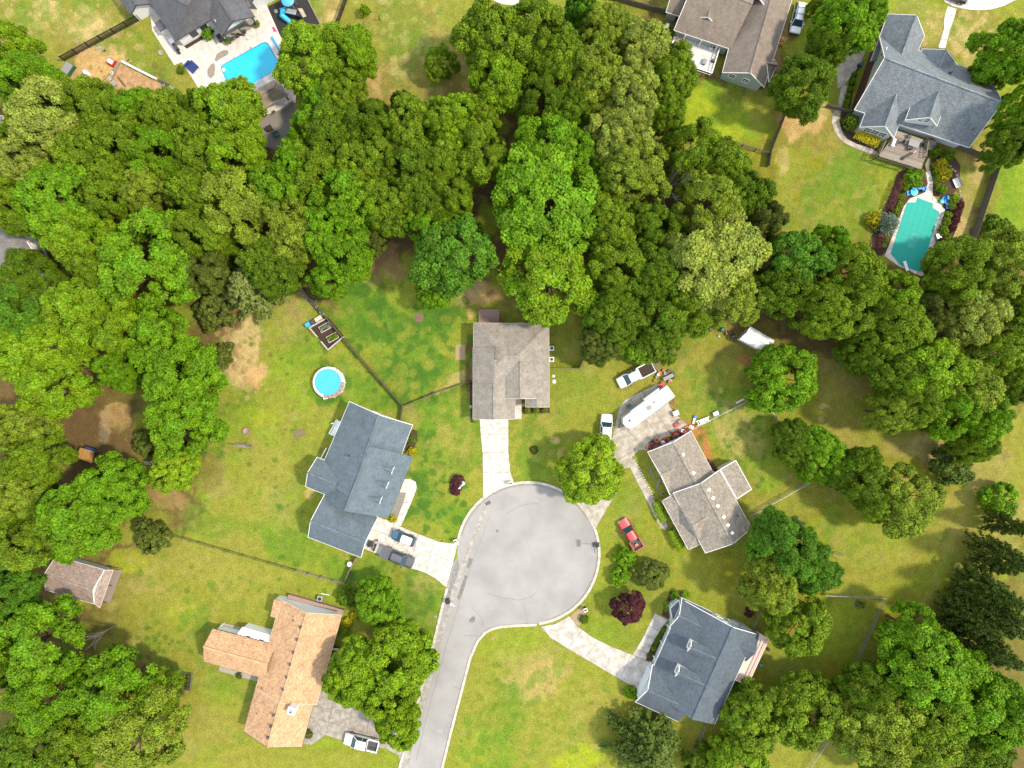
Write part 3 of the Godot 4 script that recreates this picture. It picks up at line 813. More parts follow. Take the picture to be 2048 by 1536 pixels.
	paving("driveway", "curved weathered driveway of the lower right blue house", [1081, 1253, 1110, 1248, 1139, 1232, 1154, 1252, 1186, 1275, 1227, 1295, 1265, 1309.5, 1302, 1326, 1276, 1379, 1240, 1358.5, 1183, 1325, 1135, 1297, 1101, 1275], [[1138.6, 1293.6, 1164, 1260], [1184.5, 1297, 1194, 1285], [1240, 1357, 1263, 1310]], 0.05, M.concrete_mid)
	paving("walkway", "pale concrete walk from the curved driveway to a front door", [1265, 1309, 1283, 1280, 1309.5, 1226, 1337, 1240, 1326, 1252, 1303, 1290, 1291, 1321], [[1270, 1297, 1300, 1309], [1280, 1283, 1310, 1296], [1288, 1268, 1320, 1282], [1297, 1251, 1330, 1266]], 0.05, M.concrete_mid)
	paving("driveway", "stained grey concrete drive and pad of the right-hand brown house", [1317, 766, 1336, 803, 1345, 822, 1374, 849, 1384, 862, 1297, 903, 1278, 898, 1265, 912, 1262, 935, 1247, 937, 1232, 990, 1216, 1014, 1191, 1057, 1160, 1010, 1185, 960, 1215, 915, 1222, 888, 1230, 850, 1238, 815, 1250, 800, 1265, 792], [[1300, 915, 1225, 820], [1240, 862, 1320, 815], [1262, 905, 1360, 850], [1355, 890, 1290, 790], [1332, 892, 1262, 800], [1195, 960, 1260, 975]], 0.05, M.concrete_old)
	paving("walkway", "narrow grey concrete walk past the white stone edging", [1260, 937, 1265, 915, 1279, 942, 1307, 997, 1325, 1030, 1336, 1050, 1330, 1061, 1320, 1054, 1294, 1003], [[1262, 961, 1286, 952], [1275, 983, 1297, 974], [1286, 1003, 1309, 996], [1300, 1028, 1325, 1018]], 0.05, M.concrete_old)
	paving("driveway", "grey concrete drive of the peach house", [634, 1394, 640, 1366, 656, 1398, 700, 1413, 752, 1432, 800, 1455, 824, 1440, 800, 1522, 797, 1510, 770, 1497, 690, 1482, 650, 1470, 640, 1478, 622, 1490, 606, 1487, 614, 1440], [[667, 1400, 652, 1470], [705, 1413, 692, 1484], [740, 1425, 730, 1492], [630, 1436, 790, 1482]], 0.05, M.concrete_grey)
	paving("walkway", "short concrete walk beside the peach house", [650, 1366, 660, 1369, 655, 1397, 640, 1391], [[640, 1380, 662, 1384]], 0.05, M.concrete_grey)
	paving("walkway", "white concrete walk in front of the left blue house", [809, 958, 820, 957, 832, 964, 834, 976, 826, 998, 802, 1053, 790, 1046, 806, 1007, 812, 985, 799, 985], [[805, 1005, 830, 1005], [795, 1028, 820, 1028]], 0.05, M.concrete_new)
	flat("gravel_bed", "grey gravel bed between the white walk and the blue house", [798, 985, 812, 985, 806, 1007, 790, 1045, 778, 1036], -0.05, 0.03, M.gravel)
	paving("walkway", "pale paved path to the front of the slate-roofed house", [1876, 97, 1891, 96, 1896, 75, 1900, 58, 1906, 45, 1913, 18, 1895, 12, 1889, 30, 1887, 46, 1888, 56, 1882, 75], [[1880, 78, 1900, 80], [1884, 59, 1903, 61], [1884, 42, 1910, 46], [1888, 29, 1914, 33]], 0.05, M.concrete_patio)
	var d3 := [1872, -40, 1880, -8, 1889, 4, 1905, 13]
	d3 += [1917, 16, 1938, 20, 1959, 21, 1985, 19, 2008, 12, 2036, -2, 2050, -40]
	paving("driveway", "rounded concrete drive at the top right corner", d3, [[1934, 25, 1934, -50], [1990, 25, 1975, -50]], 0.05, M.concrete_patio)
	paving("driveway", "stained concrete drive under the trees beside the slate-roofed house", [1678, 102, 1700, 80, 1732, 76, 1740, 82, 1720, 130, 1690, 169, 1675, 178, 1672, 140], [[1672, 130, 1730, 105]], 0.05, M.concrete_old)
	paving("walkway", "curving concrete path around the mulch bed of the slate-roofed house", [1683, 170, 1695, 171, 1691, 192, 1684, 216, 1680, 229, 1678, 240, 1680, 252, 1686, 268, 1695, 278, 1712, 287, 1740, 296, 1757, 305, 1752, 312, 1735, 306, 1708, 296, 1690, 287, 1678, 278, 1668, 262, 1663, 245, 1664, 229, 1674, 215], [[1676, 195, 1696, 200], [1662, 232, 1682, 230], [1664, 258, 1684, 250], [1682, 284, 1696, 272], [1722, 304, 1728, 288]], 0.05, M.concrete_old)
	flat("mulch_bed", "dark mulch bed inside the curving path", [1697, 169, 1706, 130, 1716, 138, 1700, 215, 1688, 240, 1700, 262, 1756, 292, 1756, 304, 1712, 287, 1695, 278, 1684, 262, 1680, 245, 1683, 222, 1692, 195], -0.05, 0.03, M.mulch)

# kind, plan x, y, crown radius, height, leaves, label
const WOODS := [
	# --- north-west corner and the edge of the woods
	["broad0", 18, 95, 48, 12, "leaf_lime", "lime green tree at the upper left edge beside the bare patchy field"],
	["broad1", 55, 165, 62, 13, "leaf_fresh", "fresh green tree below the lime tree at the upper left edge"],
	["tassel0", 100, 245, 80, 15, "leaf_pale", "large oak with pale yellowish new growth near the upper left edge"],
	["fine0", 40, 275, 34, 13, "leaf_oak", "tree over the grey roof corner on the left edge"],
	["fine1", 185, 215, 58, 13, "leaf_oak", "oak at the woods' edge left of the raised earth bed"],
	["broad2", 268, 222, 46, 12, "leaf_fresh", "small fresh green tree touching the earth bed"],
	["fine2", 335, 238, 54, 13, "leaf_oak", "oak below the right end of the earth bed"],
	["broad3", 395, 215, 34, 11, "leaf_deep", "small dark tree between the earth bed and the white patio"],
	["broad1", 452, 232, 70, 14, "leaf_lime", "bright yellow green tree hanging over the lower end of the pool patio"],
	["broad0", 625, 118, 76, 12, "leaf_lime", "big yellow green tree hiding the right end of the blue pool"],
	["fine1", 690, 105, 55, 13, "leaf_lime", "yellow green tree right of the big one beside the pool"],
	["broad2", 660, 212, 60, 11, "leaf_fresh", "fresh green tree below the big pool tree"],
	["fine0", 690, 195, 50, 12, "leaf_oak", "tree at the lower left of the north field"],
	# --- second row
	["tassel1", 40, 330, 55, 14, "leaf_pale", "pale new growth oak second down the left edge"],
	["fine2", 165, 305, 62, 14, "leaf_oak", "dull green oak right of the pale oaks on the upper left"],
	["broad3", 245, 295, 58, 14, "leaf_oak", "oak below the small fresh green tree by the earth bed"],
	["fine1", 320, 310, 58, 14, "leaf_fresh", "mid green oak in the upper left woods, under the oak by the earth bed's end"],
	["fine0", 395, 300, 58, 14, "leaf_oak", "mid green oak left below the yellow green patio tree"],
	["broad1", 470, 320, 62, 15, "leaf_lime", "tall oak directly below the yellow green patio tree"],
	["broad0", 618, 265, 38, 12, "leaf_fresh", "tree right of the grey gravel sitting area"],
	["broad2", 590, 338, 52, 14, "leaf_fresh", "fresh tree below the grey gravel sitting area"],
	["fine2", 665, 275, 62, 14, "leaf_deep", "deep green tree below the north field's lower left corner"],
	["fine1", 735, 250, 56, 13, "leaf_deep", "deep green tree at the lower edge of the north field"],
	["round0", 808, 208, 24, 9, "leaf_deep", "small round dark tree at the lower edge of the north field"],
	["fine0", 820, 265, 62, 14, "leaf_oak", "oak below the small round dark tree of the north field"],
	["broad3", 900, 245, 58, 14, "leaf_lime", "yellow green oak left of the dark brown clearing"],
	["fine2", 955, 235, 40, 12, "leaf_oak", "small oak at the left rim of the dark brown clearing"],
	["fine1", 960, 305, 58, 13, "leaf_oak", "olive oak below left of the dark brown clearing"],
	["fine0", 735, 330, 64, 14, "leaf_oak", "olive oak left of the centre of the northern woods"],
	["broad1", 820, 340, 62, 14, "leaf_deep", "deep green oak in the middle of the northern woods"],
	["fine2", 890, 330, 56, 13, "leaf_oak", "olive oak in the middle of the northern woods"],
	# --- third row
	["broad2", 120, 395, 82, 15, "leaf_fresh", "large bright green maple near the left edge"],
	["fine1", 22, 412, 54, 14, "leaf_oak", "dull oak left of the large bright maple"],
	["fine0", 218, 375, 58, 14, "leaf_oak", "oak right of the large bright maple near the left edge"],
	["tassel2", 295, 375, 54, 14, "leaf_olive", "olive oak left of the dark gap in the western woods"],
	["fine2", 400, 385, 56, 14, "leaf_oak", "oak right of the dark gap in the western woods"],
	["tassel0", 475, 400, 78, 15, "leaf_olive", "broad oak with pale tips in the western woods"],
	["broad3", 555, 380, 58, 14, "leaf_fresh", "fresh green tree right of the broad pale-tipped oak"],
	["fine1", 630, 350, 60, 14, "leaf_oak", "oak below the fresh tree by the gravel area"],
	["broad0", 690, 395, 66, 15, "leaf_fresh", "tall fresh green tree left of the northern woods' centre"],
	["fine0", 775, 410, 58, 14, "leaf_oak", "olive tree in the woods above the green lawn's upper corner"],
	["fine2", 850, 400, 58, 14, "leaf_deep", "dark olive tree left of the big bright maple"],
	["fine1", 900, 390, 48, 13, "leaf_oak", "olive tree touching the left side of the big bright maple"],
	# --- fourth row
	["broad1", 148, 472, 68, 14, "leaf_lime", "yellow green tree below the large bright maple near the left edge"],
	["fine2", 48, 560, 60, 12, "leaf_deep", "dark tree below the grey house roof at the left edge"],
	["broad0", 298, 520, 102, 15, "leaf_fresh", "huge vivid green maple in the western woods"],
	["fine0", 200, 540, 50, 13, "leaf_oak", "dull tree left of the huge vivid maple"],
	["fine1", 405, 470, 56, 14, "leaf_oak", "dull oak right above the huge vivid maple"],
	["tassel1", 590, 460, 66, 14, "leaf_olive", "pale tipped oak left of the fence's upper end"],
	["broad2", 665, 455, 66, 14, "leaf_fresh", "fresh green tree above the fence's upper end"],
	["broad3", 690, 510, 56, 13, "leaf_fresh", "fresh tree at the upper left corner of the green lawn"],
	["broad1", 660, 560, 44, 11, "leaf_fresh", "small tree overhanging the wood fence's upper end"],
	["fine2", 545, 530, 60, 13, "leaf_deep", "dark oak left of the fence's upper end"],
	["fine1", 415, 540, 46, 12, "leaf_dull", "dull tree between the huge vivid maple and the pine"],
	# --- above the middle house
	["broad3", 905, 505, 80, 14, "leaf_blue", "blue green tree at the top of the watered lawn"],
	["broad0", 860, 445, 46, 12, "leaf_fresh", "small bright tree above the blue green tree"],
	["round1", 870, 585, 34, 7, "leaf_fresh", "small bright tree on the watered lawn's upper edge"],
	["round0", 740, 480, 30, 8, "leaf_dull", "small dull tree above the watered lawn's left part"],
	["broad2", 1090, 412, 124, 16, "leaf_fresh", "biggest bright green maple in the centre of the woods"],
	["broad1", 1100, 564, 93, 15, "leaf_lime", "large yellow green maple overhanging the middle brown roof"],
	["broad0", 1100, 292, 66, 14, "leaf_fresh", "fresh green maple right of the dark brown clearing"],
	["fine0", 1150, 320, 54, 13, "leaf_fresh", "mid green tree right of the maple by the brown clearing"],
	# --- top middle woods
	["broad3", 985, 70, 66, 15, "leaf_oak", "oak at the top edge right of the north field"],
	["broad1", 995, 160, 66, 14, "leaf_lime", "yellow green oak with pale branches beside the north field"],
	["fine1", 1075, 70, 64, 15, "leaf_oak", "olive oak at the top centre"],
	["fine2", 1120, 115, 62, 15, "leaf_oak", "dark olive oak below the top centre oak"],
	["round0", 1165, 30, 38, 10, "leaf_blue", "small blue green tree at the top edge"],
	["tassel2", 1215, 60, 56, 13, "leaf_olive", "olive oak at the top edge left of the black fence"],
	["tassel0", 1285, 95, 58, 14, "leaf_pale", "pale oak below the black fence at the top"],
	["fine0", 1345, 145, 50, 12, "leaf_oak", "oak overhanging the white deck of the taupe house"],
	["fine1", 1090, 205, 52, 13, "leaf_deep", "deep green tree right of the dark brown clearing's top"],
	["tassel1", 1190, 160, 62, 15, "leaf_olive", "pale tipped oak in the upper woods right of centre"],
	["fine2", 1150, 215, 50, 13, "leaf_deep", "deep green tree above the fresh maple by the clearing"],
	["tassel2", 1265, 195, 62, 15, "leaf_pale", "tall pale oak left of the vivid fenced lawn"],
	["fine0", 1325, 220, 48, 12, "leaf_oak", "oak on the left edge of the vivid fenced lawn"],
	["tassel1", 1235, 275, 66, 15, "leaf_pale", "pale oak below left of the vivid fenced lawn"],
	["tassel0", 1265, 345, 66, 15, "leaf_olive", "olive pale-tipped oak left of the bare tree"],
	["fine1", 1385, 300, 58, 13, "leaf_oak", "oak below the lower fence of the vivid lawn"],
	["fine2", 1440, 330, 54, 13, "leaf_oak", "oak left of the large brownish lawn"],
	["broad3", 1215, 350, 46, 12, "leaf_deep", "deep green tree right of the biggest bright maple"],
	["fine0", 1220, 440, 60, 13, "leaf_oak", "dark olive tree touching the right side of the biggest maple"],
	["fine1", 1235, 530, 64, 13, "leaf_oak", "dark olive tree right of the yellow green house maple"],
	["broad0", 1305, 455, 50, 12, "leaf_deep", "deep green tree below the bare tree"],
	["fine2", 1310, 545, 62, 13, "leaf_deep", "deep green tree left of the large pale oak"],
	["tassel2", 1430, 515, 100, 16, "leaf_pale", "largest pale oak in the woods left of the covered pool's lawn"],
	["tassel0", 1420, 405, 66, 15, "leaf_olive", "pale tipped oak above the largest pale oak"],
	["fine0", 1490, 395, 52, 13, "leaf_deep", "deep tree at the left edge of the large brownish lawn"],
	["fine1", 1530, 440, 40, 12, "leaf_dull", "dull tree at the lower left corner of the large brownish lawn"],
	# --- woods behind the grey-drive house
	["fine2", 1240, 630, 66, 13, "leaf_deep", "deep green tree above the white dump truck"],
	["broad1", 1320, 640, 62, 13, "leaf_deep", "dark green tree above right of the white dump truck"],
	["fine0", 1200, 690, 40, 10, "leaf_dull", "low dull tree right of the small fenced side yard"],
	["fine1", 1390, 610, 60, 13, "leaf_oak", "oak behind the lawn with the large shadow"],
	["tassel1", 1465, 590, 62, 14, "leaf_olive", "olive oak left of the white metal shed"],
	["broad2", 1600, 520, 66, 14, "leaf_blue", "blue green tree below the large brownish lawn"],
	["broad3", 1562, 583, 54, 14, "leaf_deep", "deep green tree directly above the white metal shed"],
	["fine2", 1642, 612, 58, 14, "leaf_oak", "oak right of the white metal shed"],
	["broad0", 1655, 490, 40, 12, "leaf_fresh", "fresh green tree at the bottom of the large brownish lawn"],
	["fine0", 1712, 540, 60, 14, "leaf_oak", "oak left of the covered pool's lower end"],
	["fine1", 1700, 620, 62, 13, "leaf_oak", "oak right of the oak by the white shed"],
	["broad1", 1785, 595, 58, 14, "leaf_lime", "yellow green tree below the covered pool"],
	["fine2", 1790, 650, 66, 14, "leaf_oak", "olive tree below the yellow green tree under the covered pool"],
	["fine0", 1735, 700, 46, 11, "leaf_deep", "deep tree at the lower rim of the woods right of the white shed"],
	["fine1", 1855, 625, 40, 11, "leaf_dull", "thin dull tree beside the brown gap below the pool"],
	# --- the clump on the right
	["broad2", 1865, 745, 78, 15, "leaf_lime", "large yellow green tree at the top of the clump on the right"],
	["broad3", 1800, 745, 56, 13, "leaf_deep", "deep green tree at the upper left of the right-hand clump"],
	["tassel0", 1935, 775, 66, 14, "leaf_olive", "pale tipped tree at the right of the right-hand clump"],
	["fine1", 1828, 798, 56, 14, "leaf_oak", "olive oak in the middle of the right-hand clump"],
	["tassel2", 1790, 826, 46, 13, "leaf_olive", "pale olive tree at the bottom of the right-hand clump"],
	["broad0", 1890, 824, 56, 14, "leaf_fresh", "fresh tree at the lower middle of the right-hand clump"],
	["fine2", 1965, 836, 52, 13, "leaf_fresh", "green tree at the lower right of the right-hand clump"],
	["fine0", 1945, 885, 40, 11, "leaf_oak", "small oak at the bottom right of the right-hand clump"],
	# --- right edge woods
	["fine1", 1925, 540, 66, 14, "leaf_oak", "oak right of the covered pool's lower end"],
	["tassel1", 2005, 530, 66, 15, "leaf_olive", "olive pale-tipped oak at the right edge below the vivid lawn"],
	["fine2", 2030, 600, 46, 13, "leaf_deep", "deep tree at the right edge"],
	["tassel2", 1950, 640, 64, 14, "leaf_pale", "pale oak near the right edge right of the brown gap"],
	["fine0", 2010, 690, 62, 14, "leaf_oak", "oak at the right edge above the right-hand clump"],
	["fine1", 1925, 590, 46, 12, "leaf_deep", "deep tree right of the brown gap below the pool"],
	["fine2", 2025, 770, 46, 12, "leaf_deep", "dark low tree at the right edge beside the right-hand clump"],
	# --- top right
	["broad1", 2020, 100, 64, 15, "leaf_fresh", "tall green tree right of the slate-roofed house"],
	["broad0", 2046, 215, 42, 14, "leaf_fresh", "green tree below the tall one right of the slate-roofed house"],
	["fine1", 2018, 292, 46, 11, "leaf_deep", "dark tree right of the slate-roofed house's wooden fence"],
	["broad3", 1982, 138, 32, 9, "leaf_deep", "shaded tree against the right end of the slate roof"],
	["broad2", 1694, 42, 60, 14, "leaf_fresh", "large fresh tree above the stained side driveway at the top"],
	["broad1", 1735, 20, 44, 12, "leaf_fresh", "smaller fresh tree at the top edge above the slate roof"],
	["fine0", 1657, 88, 40, 12, "leaf_deep", "deep green tree right of the white parked wagon"],
	["fine1", 1608, 172, 60, 12, "leaf_deep", "dense dark tree below the white parked wagon"],
	["fine2", 1630, 14, 14, 6, "leaf_oak", "slim tree at the top edge right of the white parked wagon"],
	# --- single trees of the east gardens
	["round0", 1567, 756, 68, 10, "leaf_fresh", "lone leafy tree below the white metal shed with a big shadow to its left"],
	["round1", 1640, 905, 54, 9, "leaf_fresh", "bushy tree at the corner of the chain link yard"],
	["fine2", 1590, 885, 44, 8, "leaf_deep", "darker small tree on the chain link fence's right side"],
	["broad3", 1716, 950, 54, 12, "leaf_deep", "dark leafy tree right of the chain link yard"],
	["tassel0", 1812, 1008, 64, 12, "leaf_olive", "pale tipped tree in the open eastern lawn"],
	["fine0", 1765, 1003, 46, 11, "leaf_oak", "olive tree between the dark and the pale tree of the eastern lawn"],
	["shrub0", 1910, 935, 42, 4.5, "leaf_pine", "dark needle bush alone on the right lawn"],
	["shrub1", 2005, 1000, 38, 4.5, "leaf_fresh", "leafy bush alone at the right edge of the lawn"],
	["fine1", 1570, 1090, 66, 13, "leaf_blue", "blue green tree right of the right-hand brown house"],
	["tassel2", 1545, 1165, 58, 13, "leaf_olive", "pale tipped tree above right of the lower right blue house"],
	["fine2", 1630, 1140, 50, 11, "leaf_blue", "thin blue green tree with bare twigs on its right"],
	["round1", 1605, 1255, 58, 10, "leaf_oak", "round tree right of the lower right blue house"],
	["round0", 1610, 1425, 72, 10, "leaf_oak", "round tree below the pinkish deck"],
	["round1", 1510, 1445, 66, 10, "leaf_oak", "round tree right of the lower right blue house's bottom corner"],
	["round0", 1480, 1520, 58, 8, "leaf_lime", "bright yellow green tree at the bottom edge right of the house"],
	["pine0", 1300, 1515, 76, 11, "leaf_pine", "dark evergreen at the bottom edge below the lower right blue house"],
	["shrub0", 1405, 1530, 34, 4, "leaf_deep", "small dark bush at the bottom edge by the chain link fence"],
	# --- lower right woods
	["broad2", 1850, 1330, 92, 15, "leaf_fresh", "large green tree in the lower right corner woods"],
	["broad1", 1830, 1265, 52, 12, "leaf_fresh", "green tree at the top of the lower right woods"],
	["broad0", 1925, 1385, 76, 14, "leaf_fresh", "bright tree right of the large one in the lower right woods"],
	["tassel1", 1760, 1450, 82, 14, "leaf_olive", "pale tipped tree at the left of the lower right woods"],
	["fine0", 1865, 1460, 78, 14, "leaf_oak", "olive tree at the bottom of the lower right woods"],
	["fine1", 1735, 1385, 52, 12, "leaf_deep", "deep tree by the chain link fence's lower end"],
	["broad3", 2000, 1420, 70, 14, "leaf_fresh", "fresh green tree at the right of the lower right woods"],
	["fine2", 1960, 1500, 66, 11, "leaf_deep", "low dark tree in the bottom right corner"],
	["fine1", 1790, 1525, 60, 10, "leaf_deep", "low dark tree at the bottom edge of the lower right woods"],
	["pine0", 2008, 1195, 46, 15, "leaf_pine", "dark pine at the right edge, middle of its row"],
	["pine1", 2045, 1130, 42, 16, "leaf_pine", "dark pine at the right edge, topmost of its row"],
	["pine1", 1968, 1256, 42, 14, "leaf_pine", "dark pine nearest the lawn in the right-hand row"],
	["pine0", 2030, 1250, 56, 17, "leaf_pine", "tall dark pine against the right edge of the picture"],
	["pine1", 2000, 1310, 54, 16, "leaf_pine", "dark pine above the fresh green tree at the right edge"],
	["pine0", 2052, 1060, 26, 14, "leaf_pine", "small dark pine at the right edge above the row"],
	# --- the street
	["round0", 1183, 944, 66, 9, "leaf_bright", "lone yellow green tree at the upper right of the cul-de-sac"],
	["round1", 1260, 1216, 32, 5, "leaf_purple", "small purple leaved tree right of the cul-de-sac"],
	["shrub0", 1251, 1116, 20, 2.4, "leaf_fresh", "upper of two clipped round bushes by the red pickup"],
	["shrub1", 1241, 1153, 20, 2.3, "leaf_fresh", "lower of two clipped round bushes by the red pickup"],
	["round0", 1306, 1150, 31, 3.6, "leaf_dull", "small dull tree right of the two clipped bushes"],
	["round0", 755, 1205, 46, 7, "leaf_fresh", "small green tree above the pair of street trees"],
	["shrub0", 694, 1197, 20, 2.4, "leaf_deep", "dark round shrub near the peach house's air conditioner"],
	["round1", 708, 1345, 62, 10, "leaf_lime", "left street tree in front of the peach house"],
	["round0", 790, 1320, 70, 10, "leaf_lime", "right street tree in front of the peach house, over the kerb"],
	["round1", 770, 1395, 52, 9, "leaf_lime", "middle street tree in front of the peach house"],
	["round0", 795, 1450, 46, 9, "leaf_lime", "lowest street tree, above the white pickup's tail"],
	# --- western woods
	["broad3", 45, 625, 62, 14, "leaf_blue", "blue green tree at the left edge"],
	["broad1", 165, 625, 76, 15, "leaf_lime", "yellow green maple below left of the huge vivid maple"],
	["fine1", 245, 655, 60, 14, "leaf_lime", "yellow green oak right of the yellow green maple"],
	["broad0", 320, 680, 62, 14, "leaf_fresh", "green tree left of the straw patch"],
	["broad2", 55, 705, 72, 15, "leaf_lime", "yellow green tree below the blue green one at the left edge"],
	["broad1", 112, 765, 70, 15, "leaf_lime", "wide yellow green tree in the western woods' lower part"],
	["broad3", 360, 750, 78, 14, "leaf_fresh", "glossy green tree at the left of the west lawn"],
	["broad0", 366, 832, 74, 14, "leaf_fresh", "broad glossy tree lower left of the straw patch"],
	["fine0", 242, 742, 40, 12, "leaf_fresh", "green tree between the glossy trees and the western woods"],
	["tassel1", 45, 855, 60, 13, "leaf_olive", "pale tipped tree at the left edge below the yellow green ones"],
	["fine2", 66, 922, 52, 14, "leaf_oak", "olive oak left of the new wooden playhouse roof"],
	["tassel2", 30, 985, 60, 14, "leaf_olive", "olive oak at the left edge beside the playhouse"],
	["round1", 345, 935, 48, 7, "leaf_bright", "lime green small tree by the ladder in the woods' edge"],
	["broad2", 224, 985, 70, 13, "leaf_fresh", "dense green tree right below the playhouse"],
	["broad1", 150, 1040, 82, 14, "leaf_fresh", "large green tree above the brown garden shed"],
	["fine1", 45, 1075, 66, 13, "leaf_oak", "oak left of the tree above the garden shed"],
	["fine0", 60, 1010, 50, 12, "leaf_deep", "deep tree between the left edge oaks and the dense green tree"],
	["broad3", 15, 1185, 52, 13, "leaf_blue", "blue green tree left of the garden shed"],
	["broad0", 75, 1285, 84, 13, "leaf_fresh", "large glossy tree below the garden shed"],
	["broad1", 225, 1385, 86, 14, "leaf_fresh", "wide green tree at the lower left"],
	["fine2", 305, 1395, 46, 11, "leaf_oak", "olive tree at the right tip of the lower left woods"],
	["fine1", 85, 1390, 76, 14, "leaf_fresh", "mid green tree near the lower left edge"],
	["tassel0", 265, 1460, 82, 14, "leaf_olive", "olive pale-tipped tree at the bottom left"],
	["fine0", 160, 1480, 62, 12, "leaf_oak", "oak at the bottom edge left of the pale-tipped tree"],
	["broad2", 50, 1500, 66, 12, "leaf_deep", "dark tree in the bottom left corner"],
	["fine1", 20, 1330, 42, 12, "leaf_deep", "dark tree at the left edge under the glossy tree"],
	# --- undergrowth at the edge of the west lawn
	["shrub0", 425, 622, 38, 3.6, "leaf_dull", "dull bush at the upper left corner of the west lawn"],
	["shrub1", 440, 710, 28, 2.6, "leaf_dull", "low dull bush beside the straw patch"],
	["shrub0", 292, 885, 28, 3.0, "leaf_dull", "low dull bush below the broad glossy tree"],
	["shrub1", 375, 870, 48, 3.4, "leaf_dull", "wide low bush at the foot of the glossy trees"],
	["shrub1", 300, 1075, 38, 4.5, "leaf_dull", "dull bush at the end of the black mesh fence"],
	["pine1", 492, 568, 66, 11, "leaf_pale_pine", "olive green pine at the top of the west lawn"],
	["shrub0", 1320, 690, 36, 3.4, "leaf_deep", "dark bush behind the white dump truck"],
	["shrub1", 1270, 700, 30, 3.0, "leaf_fresh", "green bush at the nose of the white dump truck"],
	["round1", 878, 125, 34, 6, "leaf_shrub", "round tree standing alone in the north field"],
	["shrub1", 729, 19, 11, 2.2, "leaf_lime", "small lime shrub at the top of the north field"],
	["shrub0", 935, 85, 13, 2.2, "leaf_purple", "small purple shrub at the right side of the north field"],
	["shrub1", 2000, 460, 30, 3.2, "leaf_deep", "low dark shrub on the vivid lawn at the right"],
	# --- bare trees
	["bare", 735, 68, 24, 6, "pale_bark", "bare grey tree in the north field"],
	["bare", 1338, 372, 40, 13, "pale_bark", "bare pinkish tree among the green oaks"],
	["bare", 190, 1275, 20, 9, "pale_bark", "bare twiggy tree right of the large glossy tree"],
	["bare", 113, 598, 24, 13, "pale_bark", "bare grey tree top left of the yellow green maple"],
	["bare", 435, 740, 18, 4, "pale_bark", "fallen bare branches beside the straw patch"],
	["bare", 1580, 1050, 30, 12, "pale_bark", "bare twigs above the blue green tree near the brown house"],
	["bare", 1650, 1105, 26, 11, "pale_bark", "bare twigs right of the blue green tree near the brown house"]]

func woods() -> void:

	for w in WOODS:
		var k: String = w[0]
		var called := "broadleaf_tree"
		var cat := "tree"
		if k.begins_with("tassel") or k.begins_with("fine"): called = "oak_tree"
		elif k.begins_with("pine"): called = "pine_tree"
		elif k.begins_with("round"): called = "garden_tree"
		elif k.begins_with("shrub"): called = "bush"; cat = "bush"
		elif k == "bare": called = "bare_tree"
		tree(k, w[1], w[2], w[3] * 0.98, w[4], w[5], w[6], called, cat, "bare trees" if k == "bare" else ("bushes" if cat == "bush" else "trees of the woods and gardens"))

# ---------------------------------------------------------------- houses
# parts of a thing are built in place and shifted to its base
func pw(called: String, b: MB, m: Material, parent: Node3D) -> MeshInstance3D:
	var o := parent
	var shift := Vector3.ZERO
	while o != self:
		shift += o.position
		o = o.get_parent()
	for k in b.v.size(): b.v[k] -= shift
	return part(called, b, m, parent)

func base_of(px: float, py: float) -> Vector3:
	return P(px, py)

